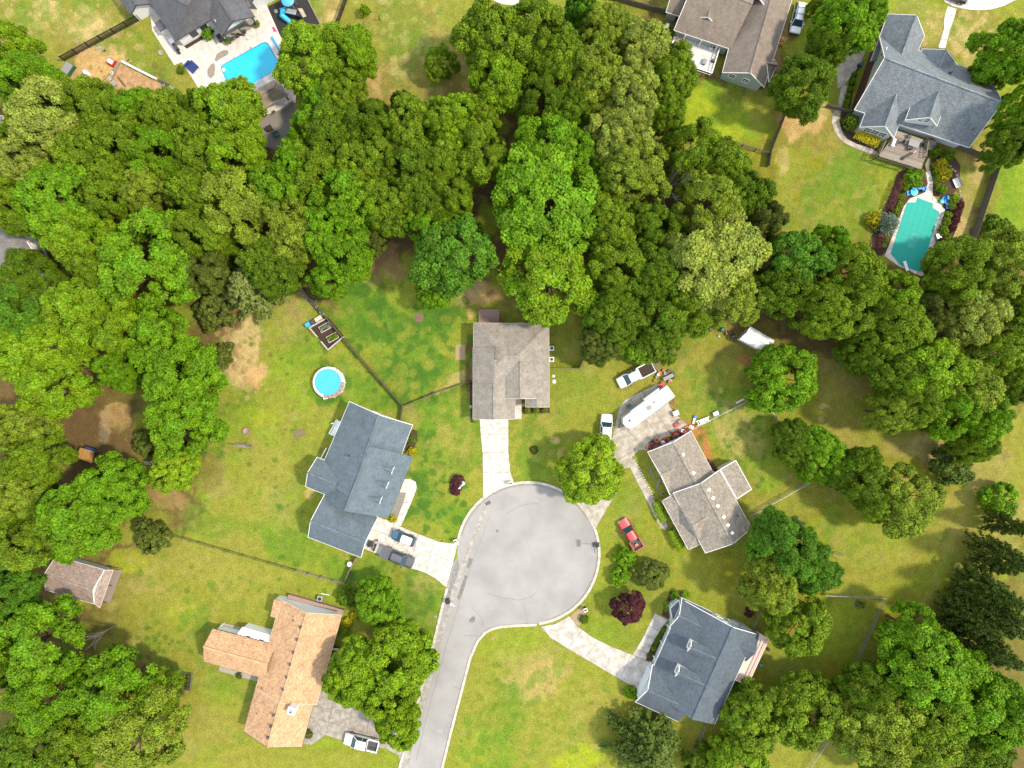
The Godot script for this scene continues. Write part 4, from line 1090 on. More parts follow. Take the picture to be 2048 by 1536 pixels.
# one roofed block. c: eave corners (plan x, y at their own eave heights): c0-c1 one eave, c3-c2 the other.
# opt: r = ridge ends in plan, hip = which ends slope, base = floor height, trim, over, walls
func block(o: Node3D, c: Array, e1: float, e2: float, hr: float, rm: Material, wm: Material, opt := {}) -> Array:
	var A := P(c[0], c[1], e1); var B := P(c[2], c[3], e1); var C := P(c[4], c[5], e2); var D := P(c[6], c[7], e2)
	var hip: Array = opt.get("hip", [false, false])
	var ends := []
	for k in 2:
		var a := A if k == 0 else B
		var d := D if k == 0 else C
		var t: float = opt.get("t", 0.5)
		var q := a.lerp(d, t)
		if opt.has("r"):
			var r := P(opt.r[k * 2], opt.r[k * 2 + 1], hr)
			if hip[k]: q = r
			else:
				var e := Vector2(d.x - a.x, d.z - a.z)
				t = clampf(Vector2(r.x - a.x, r.z - a.z).dot(e) / e.length_squared(), 0.05, 0.95)
				q = a.lerp(d, t)
		elif hip[k]:
			var inw := ((B - A) if k == 0 else (A - B)).normalized()
			q += inw * Vector2(d.x - a.x, d.z - a.z).length() * 0.5 * opt.get("hip_in", 1.0)
		q.y = hr
		ends.append(q)
	var R1: Vector3 = ends[0]; var R2: Vector3 = ends[1]
	var th := Vector3(0, -0.17, 0)
	var rb := MB.new()
	rb.poly([A, B, R2, R1]); rb.poly([C, D, R1, R2])
	if hip[0]: rb.poly([D, A, R1])
	if hip[1]: rb.poly([B, C, R2])
	var mid := (A + B + C + D) / 4 - Vector3(0, 3, 0)
	for f in [[A + th, B + th, R2 + th, R1 + th], [C + th, D + th, R1 + th, R2 + th]]: rb.poly(f, (R1 + R2) / 2 + Vector3(0, 5, 0))
	var roof := pw("roof", rb, rm, o)
	# fascia boards and rakes
	var tb := MB.new()
	var ed := [] if opt.get("no_eave", false) else [[A, B], [C, D]]
	if hip[0]: ed.append([D, A])
	else: ed.append_array([[A, R1], [R1, D]])
	if hip[1]: ed.append([B, C])
	elif not opt.get("far", opt.get("no_rake", false)): ed.append_array([[B, R2], [R2, C]])
	for e in ed: tb.bar(e[0] + Vector3(0, -0.10, 0), e[1] + Vector3(0, -0.10, 0), 0.08, 0.2)
	pw("fascia", tb, opt.get("trim", M.white), o)
	var cap := MB.new()
	cap.bar(R1 + Vector3(0, 0.02, 0), R2 + Vector3(0, 0.02, 0), 0.3, 0.07)
	if hip[0]:
		cap.bar(A, R1, 0.26, 0.07); cap.bar(D, R1, 0.26, 0.07)
	if hip[1]:
		cap.bar(B, R2, 0.26, 0.07); cap.bar(C, R2, 0.26, 0.07)
	var cp := pw("ridge_cap", cap, rm, roof)
	if opt.get("walls", true) == false: return [A, B, C, D]
	# walls stand inside the eaves
	var ov: float = opt.get("over", 0.4)
	var base: float = opt.get("base", 0.0)
	var W := []
	var cs := [A, B, C, D]
	for k in 4:
		var p: Vector3 = cs[k]; var n1: Vector3 = cs[(k + 1) % 4]; var n0: Vector3 = cs[(k + 3) % 4]
		var d1 := Vector3(n1.x - p.x, 0, n1.z - p.z).normalized(); var d0 := Vector3(n0.x - p.x, 0, n0.z - p.z).normalized()
		W.append(p + (d1 + d0) * ov)
	var wb := MB.new()
	var ctr: Vector3 = (W[0] + W[1] + W[2] + W[3]) / 4
	for k in 4:
		var p: Vector3 = W[k]; var q: Vector3 = W[(k + 1) % 4]
		var pts := [Vector3(p.x, base, p.z), Vector3(q.x, base, q.z), Vector3(q.x, q.y - 0.1, q.z), Vector3(p.x, p.y - 0.1, p.z)]
		if k == 1 and not hip[1] and not opt.get("far", false) or k == 3 and not hip[0]:
			var r: Vector3 = R2 if k == 1 else R1
			var e := (q - p)
			var t := Vector2(r.x - p.x, r.z - p.z).dot(Vector2(e.x, e.z)) / Vector2(e.x, e.z).length_squared()
			var g := p.lerp(q, t)
			pts = [pts[0], pts[1], pts[2], Vector3(g.x, hr - 0.22, g.z), pts[3]]
		wb.poly(pts, Vector3(ctr.x, pts[0].y + 0.5, ctr.z))
	pw("wall", wb, wm, o)
	return W

# lean-to roof: four plan corners each with its height
func lean(o: Node3D, c: Array, rm: Material, wm = null, trim = null, under := 0.15) -> void:
	var q := []
	for k in 4: q.append(P(c[k * 3], c[k * 3 + 1], c[k * 3 + 2]))
	var rb := MB.new()
	var th := Vector3(0, -under, 0)
	rb.poly(q)
	var mid: Vector3 = (q[0] + q[1] + q[2] + q[3]) / 4
	rb.poly([q[0] + th, q[1] + th, q[2] + th, q[3] + th], mid + Vector3(0, 2, 0))
	for k in 4: rb.poly([q[k] + th, q[(k + 1) % 4] + th, q[(k + 1) % 4], q[k]], mid)
	pw("roof", rb, rm, o)
	if trim:
		var tb := MB.new()
		for k in 4: tb.bar(q[k] + Vector3(0, -0.08, 0), q[(k + 1) % 4] + Vector3(0, -0.08, 0), 0.1, 0.17)
		pw("fascia", tb, trim, o)
	if wm:
		var wb := MB.new()
		var w := []
		for p in q: w.append(p.lerp(mid, 0.07) + th)
		for k in 4:
			var a: Vector3 = w[k]; var b: Vector3 = w[(k + 1) % 4]
			wb.poly([Vector3(a.x, 0, a.z), Vector3(b.x, 0, b.z), b, a], mid)
		pw("wall", wb, wm, o)

# a window in wall number side of a block, s along the wall, centre at height y
func window(o: Node3D, W: Array, side: int, s: float, y: float, w: float, h: float, frame: Material, bars := true) -> void:
	var a: Vector3 = W[side]; var b: Vector3 = W[(side + 1) % 4]
	a.y = 0; b.y = 0
	var d := (b - a).normalized()
	var ctr: Vector3 = (W[0] + W[1] + W[2] + W[3]) / 4
	var n := d.cross(Vector3.UP)
	if n.dot((a + b) / 2 - Vector3(ctr.x, 0, ctr.z)) < 0: n = -n
	var p := a.lerp(b, s) + Vector3(0, y, 0)
	var x := Basis(d, Vector3.UP, d.cross(Vector3.UP))
	var f := MB.new()
	for k in [-1, 1]:
		f.box(Transform3D(x, p + d * k * (w / 2 + 0.05) + n * 0.03), Vector3(0.12, h + 0.22, 0.1))
		f.box(Transform3D(x, p + Vector3(0, k * (h / 2 + 0.05), 0) + n * 0.03), Vector3(w - 0.02, 0.12, 0.1))
	if bars:
		f.box(Transform3D(x, p + n * 0.03), Vector3(w - 0.02, 0.06, 0.06))
		f.box(Transform3D(x, p + n * 0.028), Vector3(0.05, h - 0.02, 0.055))
	var fr := pw("window", f, frame, o)
	var g := MB.new()
	g.box(Transform3D(x, p + n * 0.015), Vector3(w, h, 0.03))
	pw("pane", g, M.pane, fr)

func pipe_vent(o: Node3D, x: float, y: float, h: float, r := 0.07, m = null) -> void:
	var b := MB.new()
	b.lathe(P(x, y, h) - Vector3(0, 0.5, 0), [Vector2(r * 2.2, 0.25), Vector2(r, 0.5), Vector2(r, 0.85), Vector2(0.0, 0.86)], 8)
	pw("vent_pipe", b, m if m else M.dark_grey, o)

# small square vent or skylight lying on a slope
func roof_box(o: Node3D, called: String, x: float, y: float, h: float, s: float, m: Material, turn := 0.0) -> void:
	var b := MB.new()
	b.bx(P(x, y, h), Vector3(s, 0.26, s), turn)
	b.bx(P(x, y, h) + Vector3(0, 0.15, 0), Vector3(s * 1.15, 0.05, s * 1.15), turn)
	pw(called, b, m, o)

func buildings() -> void:
	_house_middle()
	_house_left()
	_house_peach()
	_house_right()
	_house_lower_right()
	_house_slate()
	_house_taupe()
	_house_patio()
	_small_buildings()

func _house_middle() -> void:
	var o := thing("house", "middle brown-grey hip-roofed house at the head of the straight white driveway", "house", P(1022, 735), 0, "houses of the close")
	var r: Material = M.roof_brown
	var w: Material = M.siding_tan
	block(o, [947, 646, 1098, 647, 1098, 781, 947, 781], 3.1, 3.1, 5.5, r, w, {"r": [1009, 713, 1033, 713], "hip": [true, true], "trim": M.siding_tan})
	block(o, [946, 838, 946, 720, 1030, 720, 1030, 838], 3.1, 3.1, 5.15, r, w, {"far": true, "r": [988, 838, 988, 730], "trim": M.siding_tan})
	lean(o, [945, 695, 3.25, 988, 695, 5.3, 988, 766, 5.3, 945, 766, 3.25], r)
	block(o, [1007, 797, 1007, 724, 1098.5, 724, 1098.5, 797], 3.9, 3.1, 5.35, r, w, {"far": true, "r": [1041, 797, 1041, 724], "trim": M.siding_tan})
	block(o, [1051, 814, 1051, 788, 1098.6, 788, 1098.6, 814], 3.1, 3.12, 4.1, r, w, {"far": true, "r": [1075, 814, 1075, 788], "trim": M.siding_tan})
	pipe_vent(o, 1056, 744, 4.7)
	var d := MB.new()
	d.bx(P(1050, 806) + Vector3(-0.3, 1.05, -0.4), Vector3(0.1, 2.1, 0.95))
	pw("door", d, M.dark_grey, o)
	var g := MB.new()
	for k in 4: g.bx(P(988, 835.0) + Vector3(0, 0.32 + k * 0.55, 0.06), Vector3(4.9, 0.52, 0.08))
	pw("garage_door", g, M.white, o)
	var p := MB.new()
	p.prism(pp([1030, 797, 1043, 797, 1043, 838, 1018, 838, 1018, 835, 1030, 835]), -0.05, 0.12)
	pw("porch_slab", p, M.concrete_new, o)

func _house_left() -> void:
	var o := thing("house", "blue-grey roofed house left of the cul-de-sac with three tiny roof dormers", "house", P(715, 960), 0, "houses of the close")
	var r: Material = M.roof_blue
	var w: Material = M.siding_white
	var W := block(o, [699, 803, 634, 955, 764, 1012, 825, 850], 3.1, 3.1, 6.4, r, w, {"far": true, "r": [757, 830, 690, 1020]})
	window(o, W, 3, 0.35, 3.6, 1.0, 1.2, M.white)
	window(o, W, 3, 0.62, 1.4, 1.0, 1.2, M.white)
	block(o, [700, 874, 646, 1000, 776, 1036, 826, 914], 3.25, 2.95, 6.52, r, w, {"trim": r, "far": true, "r": [741, 890, 690, 1020]})
	block(o, [634, 914.5, 690, 938, 668, 996, 611, 973], 3.1, 3.1, 5.4, r, w, {"far": true, "r": [617, 946, 680, 971]})
	block(o, [649, 989, 756, 1034, 722, 1115, 616, 1074], 3.1, 3.1, 6.0, r, w, {"r": [621, 1042, 728, 1084]})
	for d in [[786, 941, 759, 930], [775.5, 970.5, 748, 960], [762, 1001, 734, 991]]:
		var f := Vector2(d[2] - d[0], d[3] - d[1]).normalized(); var n := Vector2(-f.y, f.x) * 7.0
		var e := Vector2(d[0], d[1]); var k := Vector2(d[2], d[3])
		var D := block(o, [e.x + n.x, e.y + n.y, k.x + n.x, k.y + n.y, k.x - n.x, k.y - n.y, e.x - n.x, e.y - n.y], 4.45, 4.45, 5.15, r, w, {"no_eave": true, "far": true, "base": 3.6, "over": 0.15})
		window(o, D, 3, 0.5, 4.35, 0.6, 0.5, M.white, false)
	pipe_vent(o, 697, 912, 5.2); pipe_vent(o, 717, 925, 5.8)
	var p := MB.new()      # back stoop, its rails and the white eave board
	p.prism(pp([662, 868, 676, 840, 684, 844, 669, 872]), 0.0, 0.5)
	pw("back_step", p, M.white, o)
	for l in [[661, 866, 676, 838], [661, 866, 668, 870], [644, 916, 655, 895], [665, 847, 676, 843]]:
		for y in [0.5, 1.0]:
			var q := MB.new()
			q.bar(P(l[0], l[1]) + Vector3(0, y, 0), P(l[2], l[3]) + Vector3(0, y, 0), 0.09, 0.09)
			pw("step_rail", q, M.white, o)
	var g := MB.new()
	for k in 4: g.bar(P(748, 1040) + Vector3(0, 0.3 + k * 0.55, 0), P(729, 1086) + Vector3(0, 0.3 + k * 0.55, 0), 0.1, 0.5)
	pw("garage_door", g, M.white, o)

func _house_peach() -> void:
	var o := thing("house", "white house under a wide peach shingle roof with a row of dark vents", "house", P(575, 1340), 0, "houses of the close")
	var r: Material = M.roof_peach
	var w: Material = M.siding_white
	var dk: Material = M.dark_grey
	var W := block(o, [562, 1199, 512, 1376, 633, 1409, 683.5, 1230], 2.8, 2.8, 5.5, r, w, {"r": [613, 1228, 559, 1412], "trim": M.siding_tan})
	var W2 := block(o, [513, 1368, 487, 1463, 603.5, 1494, 628, 1405], 2.7, 2.7, 5.35, r, w, {"r": [556, 1415, 535, 1497], "trim": dk})
	lean(o, [548, 1199, 2.65, 566, 1203, 3.0, 557, 1238, 3.0, 540.5, 1232.5, 2.65], r, w)
	block(o, [425, 1257, 552, 1290, 532, 1358, 406.5, 1323], 2.8, 2.8, 4.9, r, w, {"far": true, "r": [411, 1295, 545, 1332], "trim": dk})
	# brick plinth under the white gable
	var b := MB.new()
	b.prism(pp([580, 1186, 690, 1217, 688, 1226, 578, 1195]), 0.0, 0.9)
	pw("plinth", b, M.pink_brick, o)
	# eight vents along the ridge, small pipes, a white chimney
	for v in [[600.5, 1254], [594, 1279], [586.5, 1304.5], [580, 1329], [573, 1354], [566, 1379], [546.5, 1430], [541, 1452.5], [535, 1475]]:
		roof_box(o, "roof_vent", v[0], v[1], 5.42, 0.34, M.dark_grey, -0.29)
	pipe_vent(o, 586, 1241, 4.6); pipe_vent(o, 523, 1377, 3.5); pipe_vent(o, 514, 1426, 3.4)
	var c := MB.new()
	var ca := P(588, 1414, 4.6)
	c.bx(Vector3(ca.x, 4.6, ca.z), Vector3(1.1, 2.8, 1.1), -0.29)
	c.bx(Vector3(ca.x, 6.03, ca.z), Vector3(1.22, 0.08, 1.22), -0.29)
	var ch := pw("chimney", c, M.white_metal, o)
	var fl := MB.new()
	fl.lathe(Vector3(ca.x, 6.0, ca.z), [Vector2(0.26, 0), Vector2(0.26, 0.45), Vector2(0.2, 0.46), Vector2(0.2, 0.2)], 12)
	pw("flue", fl, M.steel, ch)
	# the white flat-roofed sun room and open porch in the corner
	lean(o, [485, 1254, 2.3, 540, 1270, 2.3, 537, 1287, 2.6, 474, 1269, 2.6], M.white, w)
	lean(o, [436, 1256, 1.3, 484, 1268, 1.3, 481, 1275, 2.3, 431, 1262, 2.3], M.white_metal, w)
	for k in 4:
		var g := MB.new()
		var x := 439.0 + k * 11.2; var y := 1259.0 + k * 2.9
		g.poly([P(x, y, 1.72), P(x + 8, y + 2, 1.72), P(x + 6.5, y + 5.5, 2.2), P(x - 1.5, y + 3.5, 2.2)])
		pw("skylight_pane", g, M.glass_dark, o)
	for k in 2:
		var g2 := MB.new()
		g2.bx(P(497 + k * 26, 1274 + k * 7, 2.55) + Vector3(0, 0.06, 0), Vector3(0.7, 0.1, 0.35), -0.27)
		pw("skylight_pane", g2, M.glass_dark, o)
	var pt := MB.new()
	pt.prism(pp([449, 1246, 486, 1255, 478, 1266, 440, 1257]), -0.05, 0.12)
	pw("patio", pt, M.stone, o)
	var rl := MB.new()
	rl.bar(P(449, 1246) + Vector3(0, 1, 0), P(436, 1259) + Vector3(0, 1.2, 0), 0.1, 0.1)
	rl.bar(P(449, 1246), P(449, 1246) + Vector3(0, 1.1, 0.01), 0.1, 0.1)
	pw("railing", rl, M.white, o)
	var st := MB.new()
	st.prism(pp([440, 1330, 520, 1352, 517, 1362, 510, 1361, 438, 1341]), -0.05, 0.14)
	pw("back_stoop", st, M.stone, o)
	var pr := MB.new()      # brick front steps with white rails
	pr.prism(pp([666, 1291, 678, 1293, 674, 1313, 661, 1311]), 0.0, 0.6)
	pr.prism(pp([678, 1294, 681, 1295, 677, 1313, 674, 1312]), 0.0, 0.3)
	pw("front_step", pr, M.brick, o)
	var pl := MB.new()
	for l in [[666, 1292, 680, 1294], [663, 1311, 676, 1313]]:
		pl = MB.new()
		pl.bar(P(l[0], l[1]) + Vector3(0, 1.3, 0), P(l[2], l[3]) + Vector3(0, 1.0, 0), 0.12, 0.5)
		pw("step_rail", pl, M.white, o)

func _house_right() -> void:
	var o := thing("house", "brown weathered-roof house right of the cul-de-sac with white roof vents", "house", P(1400, 985), 0, "houses of the close")
	var r: Material = M.roof_taupe
	var w: Material = M.siding_pale
	block(o, [1346.5, 986, 1411, 1106, 1503, 1056, 1439, 940], 3.5, 3.5, 5.9, r, w, {"r": [1402, 967, 1466, 1088]})
	block(o, [1295.5, 904, 1345, 996, 1428, 948, 1382, 862], 2.7, 2.7, 4.9, r, w, {"far": true, "r": [1349, 888, 1393, 970]})
	block(o, [1306, 923, 1344, 912, 1362, 948, 1340, 990], 2.75, 2.75, 3.9, r, w, {"far": true, "r": [1322, 950, 1350, 938], "walls": false})
	lean(o, [1440.5, 939, 3.3, 1471.5, 921, 2.7, 1503, 978.5, 2.7, 1474, 998, 3.3], r, M.siding_tan, M.white)
	block(o, [1324, 1002, 1377, 1100, 1406, 1085, 1353, 986], 2.6, 2.9, 3.35, r, w, {"far": true, "r": [1357, 1003, 1393, 1070], "hip": [true, true], "walls": false})
	for k in 5:
		var p := MB.new()
		var q := P(lerpf(1327, 1375, k / 4.0), lerpf(1005, 1095, k / 4.0), 2.4)
		p.bx(Vector3(q.x, 1.2, q.z), Vector3(0.14, 2.4, 0.14), 0.5)
		pw("porch_post", p, M.white, o)
	var fl := MB.new()
	fl.prism(pp([1329, 1005, 1352, 992, 1396, 1076, 1376, 1090]), 0.0, 0.25)
	pw("porch_floor", fl, M.concrete_grey, o)
	block(o, [1360, 1012, 1400, 990, 1436, 1058, 1398, 1080], 3.55, 3.55, 5.0, r, w, {"far": true, "r": [1384, 1052, 1420, 1032], "walls": false, "trim": r})
	for v in [[1366, 909, 4.55], [1386.5, 946, 4.55], [1417.5, 979, 5.5], [1426, 995.5, 5.5], [1435, 1011.5, 5.5], [1447, 1033.5, 5.5], [1455.5, 1050, 5.5], [1464, 1065.5, 5.5]]:
		roof_box(o, "roof_vent", v[0], v[1], v[2], 0.42, M.white_metal, -0.5)
	pipe_vent(o, 1476, 1032, 4.9)
	for q in [[[1416, 1022], [1424, 1019], [1440, 1042], [1434, 1045]], [[1390, 1052], [1414, 1038], [1416, 1042], [1391, 1056]]]:
		var t := MB.new()
		var a := []
		for z in q: a.append(P(z[0], z[1], 5.62))
		t.prism(a, 5.0 if q[0][0] > 1400 else 4.4, 5.38 if q[0][0] > 1400 else 4.75)
		pw("roof_patch", t, M.grey, o)
	var st := MB.new()
	st.prism(pp([1414, 917, 1422, 921, 1436, 940, 1428, 944]), 0.0, 0.5)
	pw("back_step", st, M.brick, o)

func _house_lower_right() -> void:
	var o := thing("house", "dark blue-roofed house at the lower right with two white dormers", "house", P(1400, 1325), 0, "houses of the close")
	var r: Material = M.roof_navy
	var w: Material = M.siding_blue
	var W := block(o, [1366, 1200, 1289, 1375, 1429, 1449, 1512, 1268], 3.0, 4.9, 7.4, r, w, {"no_rake": true, "r": [1466, 1255, 1384, 1441]})
	for s in [[0.22, 4.4], [0.38, 4.4], [0.22, 1.5], [0.42, 1.5]]: window(o, W, 3, s[0], s[1], 0.9, 1.3, M.white)
	block(o, [1364, 1196, 1424, 1224, 1399, 1281, 1339, 1254], 3.0, 3.0, 5.2, r, w, {"far": true, "r": [1362, 1233, 1424, 1263]})
	var G := block(o, [1305, 1330, 1390, 1368, 1356, 1443, 1271, 1404], 3.0, 3.0, 5.9, r, w, {"far": true, "r": [1299, 1382, 1380, 1418]})
	# garage door in the gable wall
	var a: Vector3 = G[3].lerp(G[0], 0.12); var b: Vector3 = G[3].lerp(G[0], 0.88)
	var n := (b - a).cross(Vector3.UP).normalized()
	if n.dot(P(1260, 1350) - a) < 0: n = -n
	var g := MB.new()
	for k in 4: g.bar(Vector3(a.x, 0.3 + k * 0.55, a.z) + n * 0.04, Vector3(b.x, 0.3 + k * 0.55, b.z) + n * 0.04, 0.1, 0.52)
	pw("garage_door", g, M.siding_pale, o)
	for d in [[1379, 1291.5, 1428, 1312], [1355, 1342, 1404, 1364]]:
		var f := Vector2(d[2] - d[0], d[3] - d[1]).normalized(); var nn := Vector2(-f.y, f.x) * 11.0
		var e := Vector2(d[0], d[1]); var k2 := Vector2(d[2], d[3])
		var D := block(o, [e.x + nn.x, e.y + nn.y, k2.x + nn.x, k2.y + nn.y, k2.x - nn.x, k2.y - nn.y, e.x - nn.x, e.y - nn.y], 6.3, 6.3, 7.15, r, M.white, {"no_eave": true, "far": true, "base": 4.5, "over": 0.14})
		window(o, D, 3, 0.5, 5.75, 0.75, 0.95, M.white)
	# bay porch at the front top
	lean(o, [1341, 1217, 2.5, 1358, 1200, 2.5, 1362, 1236, 2.9, 1346, 1244, 2.5], r, w, M.white)
	window(o, [P(1343, 1226, 2.4), P(1346, 1208, 2.4), P(1360, 1204, 2.4), P(1358, 1236, 2.4)], 0, 0.5, 1.4, 0.8, 1.0, M.white)
	# gable roofed bump at the back
	block(o, [1480, 1249, 1517, 1266.5, 1491, 1322, 1455, 1305], 4.4, 4.4, 6.2, r, w, {"trim": r, "far": true, "r": [1475, 1288, 1510, 1305], "hip": [false, true], "hip_in": 0.4})
	# raised deck
	var dk := MB.new()
	dk.prism([P(1512, 1264, 2.5), P(1537.5, 1279, 2.5), P(1495, 1371, 2.5), P(1470, 1360, 2.5)], 2.3, 2.5)
	pw("deck_floor", dk, M.pink_deck, o)
	for l in [[1516, 1266, 1537, 1279], [1537, 1279, 1495, 1370.5], [1495, 1370.5, 1472, 1360]]:
		var q := MB.new()
		var s := P(l[0], l[1], 3.4); var e := P(l[2], l[3], 3.4)
		q.bar(s, e, 0.16, 0.08)
		q.bar(s - Vector3(0, 0.8, 0), e - Vector3(0, 0.8, 0), 0.1, 0.08)
		var cnt := int(s.distance_to(e) / 0.3)
		for k in cnt + 1: q.bar(s.lerp(e, float(k) / cnt) - Vector3(0, 0.85, 0), s.lerp(e, float(k) / cnt) + Vector3(0.001, 0, 0), 0.05, 0.05)
		pw("deck_railing", q, M.pink_deck, o)
	for k in 4:
		var po := MB.new()
		var s2 := P(1537, 1279, 2.4).lerp(P(1495, 1370, 2.4), k / 3.0)
		po.bx(Vector3(s2.x - 0.1, 1.2, s2.z), Vector3(0.16, 2.4, 0.16), 0.4)
		pw("deck_post", po, M.deck_wood, o)
	# front porch strip behind the mulch bed
	var fp := MB.new()
	fp.prism(pp([1336, 1262, 1345, 1258, 1317, 1324, 1306, 1318]), 0.0, 0.3)
	pw("porch_floor", fp, M.stone, o)
	for k in 3:
		var fpp := MB.new()
		var s3 := P(1341, 1260, 2.6).lerp(P(1312, 1322, 2.6), k / 2.0)
		fpp.bx(Vector3(s3.x, 1.4, s3.z), Vector3(0.2, 2.7, 0.2), 0.4)
		pw("porch_post", fpp, M.white, o)
	pipe_vent(o, 1488, 1271, 5.6); pipe_vent(o, 1445, 1364, 5.9); pipe_vent(o, 1416, 1440, 5.4)

func _house_slate() -> void:
	var o := thing("house", "big slate-roofed house at the upper right with brick side and blue-grey siding", "house", P(1820, 185), 0, "houses of the close")
	var r: Material = M.roof_slate
	var w: Material = M.siding_blue
	var W := block(o, [1758.5, 72, 1981, 152, 1939, 295, 1709, 219], 3.0, 3.0, 8.6, r, w, {"r": [1769, 115, 2002, 204], "over": 0.7})
	window(o, W, 3, 0.72, 5.4, 0.9, 1.4, M.white)
	window(o, W, 3, 0.35, 4.4, 0.8, 1.2, M.white)
	for s in [0.52, 0.58, 0.40, 0.27, 0.07]: window(o, W, 2, s, 2.0, 1.1 if s > 0.1 else 1.6, 1.0, M.white)
	# brick skin on the driveway side
	var bk := MB.new()
	var a: Vector3 = W[3]; var b: Vector3 = W[0]
	var n := (b - a).cross(Vector3.UP).normalized()
	if n.dot(P(1650, 150) - a) < 0: n = -n
	bk.bar(Vector3(a.x, 1.35, a.z) + n * 0.12, Vector3(b.x, 1.35, b.z) + n * 0.12, 0.22, 2.7)
	pw("brick_wall", bk, M.brick, o)
	# two wings at the front
	block(o, [1776, 28, 1742, 122, 1817, 148, 1849, 71], 3.0, 3.0, 6.0, r, M.brick, {"far": true, "r": [1828, 40, 1798, 128]})
	block(o, [1845, 98, 1820, 165, 1898, 205, 1924, 141], 3.1, 3.1, 5.6, r, M.brick, {"far": true, "r": [1893, 98, 1870, 160]})
	# wing and dormer at the back
	var G := block(o, [1720, 254, 1746, 184, 1814, 206, 1788, 276], 3.0, 3.0, 5.7, r, w, {"far": true, "r": [1770, 254, 1794, 190]})
	for s in [0.25, 0.5, 0.75]: window(o, G, 3, s, 2.1, 1.1, 1.3, M.white)
	var D := block(o, [1811, 240, 1836, 172, 1900, 184, 1874, 252], 5.0, 5.0, 7.4, r, M.siding_pale, {"far": true, "r": [1861, 233, 1882, 176], "base": 3.4})
	window(o, D, 3, 0.4, 5.4, 0.8, 1.2, M.white); window(o, D, 3, 0.58, 5.4, 0.8, 1.2, M.white)
	# small shed dormer window wall in the corner
	for v in [[1798, 165, 6.4], [1902, 145, 6.6], [1904, 196, 6.6], [1945, 259, 4.9]]: pipe_vent(o, v[0], v[1], v[2], 0.1)
	# raised plank deck and stairs
	var y := 1.5
	var dk := Node3D.new()
	dk.name = "deck"
	o.add_child(dk)
	var s := [P(1795, 261, y), P(1857, 283, y), P(1852, 312, y), P(1842, 338, y), P(1758, 312, y)]
	var f0: Vector3 = s[0]
	var d: Vector3 = (s[3] - s[4]).normalized()
	var nrm := Vector3(-d.z, 0, d.x)
	var p2 := PackedVector2Array()
	for q in s: p2.append(Vector2(q.x, q.z))
	for k in range(-40, 60):
		var c0: Vector3 = s[4] + nrm * (k * 0.155)
		var strip := PackedVector2Array([Vector2(c0.x, c0.z) - Vector2(d.x, d.z) * 20, Vector2(c0.x, c0.z) + Vector2(d.x, d.z) * 30, Vector2(c0.x, c0.z) + Vector2(d.x, d.z) * 30 + Vector2(nrm.x, nrm.z) * 0.14, Vector2(c0.x, c0.z) - Vector2(d.x, d.z) * 20 + Vector2(nrm.x, nrm.z) * 0.14])
		for piece in Geometry2D.intersect_polygons(p2, strip):
			var pb := MB.new()
			var q3 := []
			for z in piece: q3.append(Vector3(z.x, 0, z.y))
			pb.prism(q3, y - 0.04, y + rr(-0.008, 0.008))
			pw("plank", pb, [M.plank_a, M.plank_b, M.plank_c][rng.randi() % 3], dk)
	for l in [[1857, 283, 1853, 312], [1842, 338, 1758, 312], [1758, 312, 1772, 282]]:
		var q := MB.new()
		var a2 := P(l[0], l[1], y + 0.95); var b2 := P(l[2], l[3], y + 0.95)
		q.bar(a2, b2, 0.14, 0.06); q.bar(a2 - Vector3(0, 0.8, 0), b2 - Vector3(0, 0.8, 0), 0.06, 0.08)
		var cnt := int(a2.distance_to(b2) / 0.35)
		for k in cnt + 1: q.bar(a2.lerp(b2, float(k) / cnt) - Vector3(0, 0.95, 0), a2.lerp(b2, float(k) / cnt) + Vector3(0.001, 0, 0), 0.05, 0.05)
		for k in 4: q.bar(a2.lerp(b2, k / 3.0) - Vector3(0, 2.4, 0), a2.lerp(b2, k / 3.0) + Vector3(0.001, 0.08, 0), 0.12, 0.12)
		pw("railing", q, M.plank_b, dk)
	for k in 6:
		var t := MB.new()
		t.bar(P(1849 + k * 2.2, 322 + k * 3.0) + Vector3(0, 1.3 - k * 0.24, 0), P(1842 + k * 2.2, 336 + k * 1.6) + Vector3(0, 1.3 - k * 0.24, 0), 0.28, 0.05)
		pw("stair_tread", t, M.plank_b, dk)

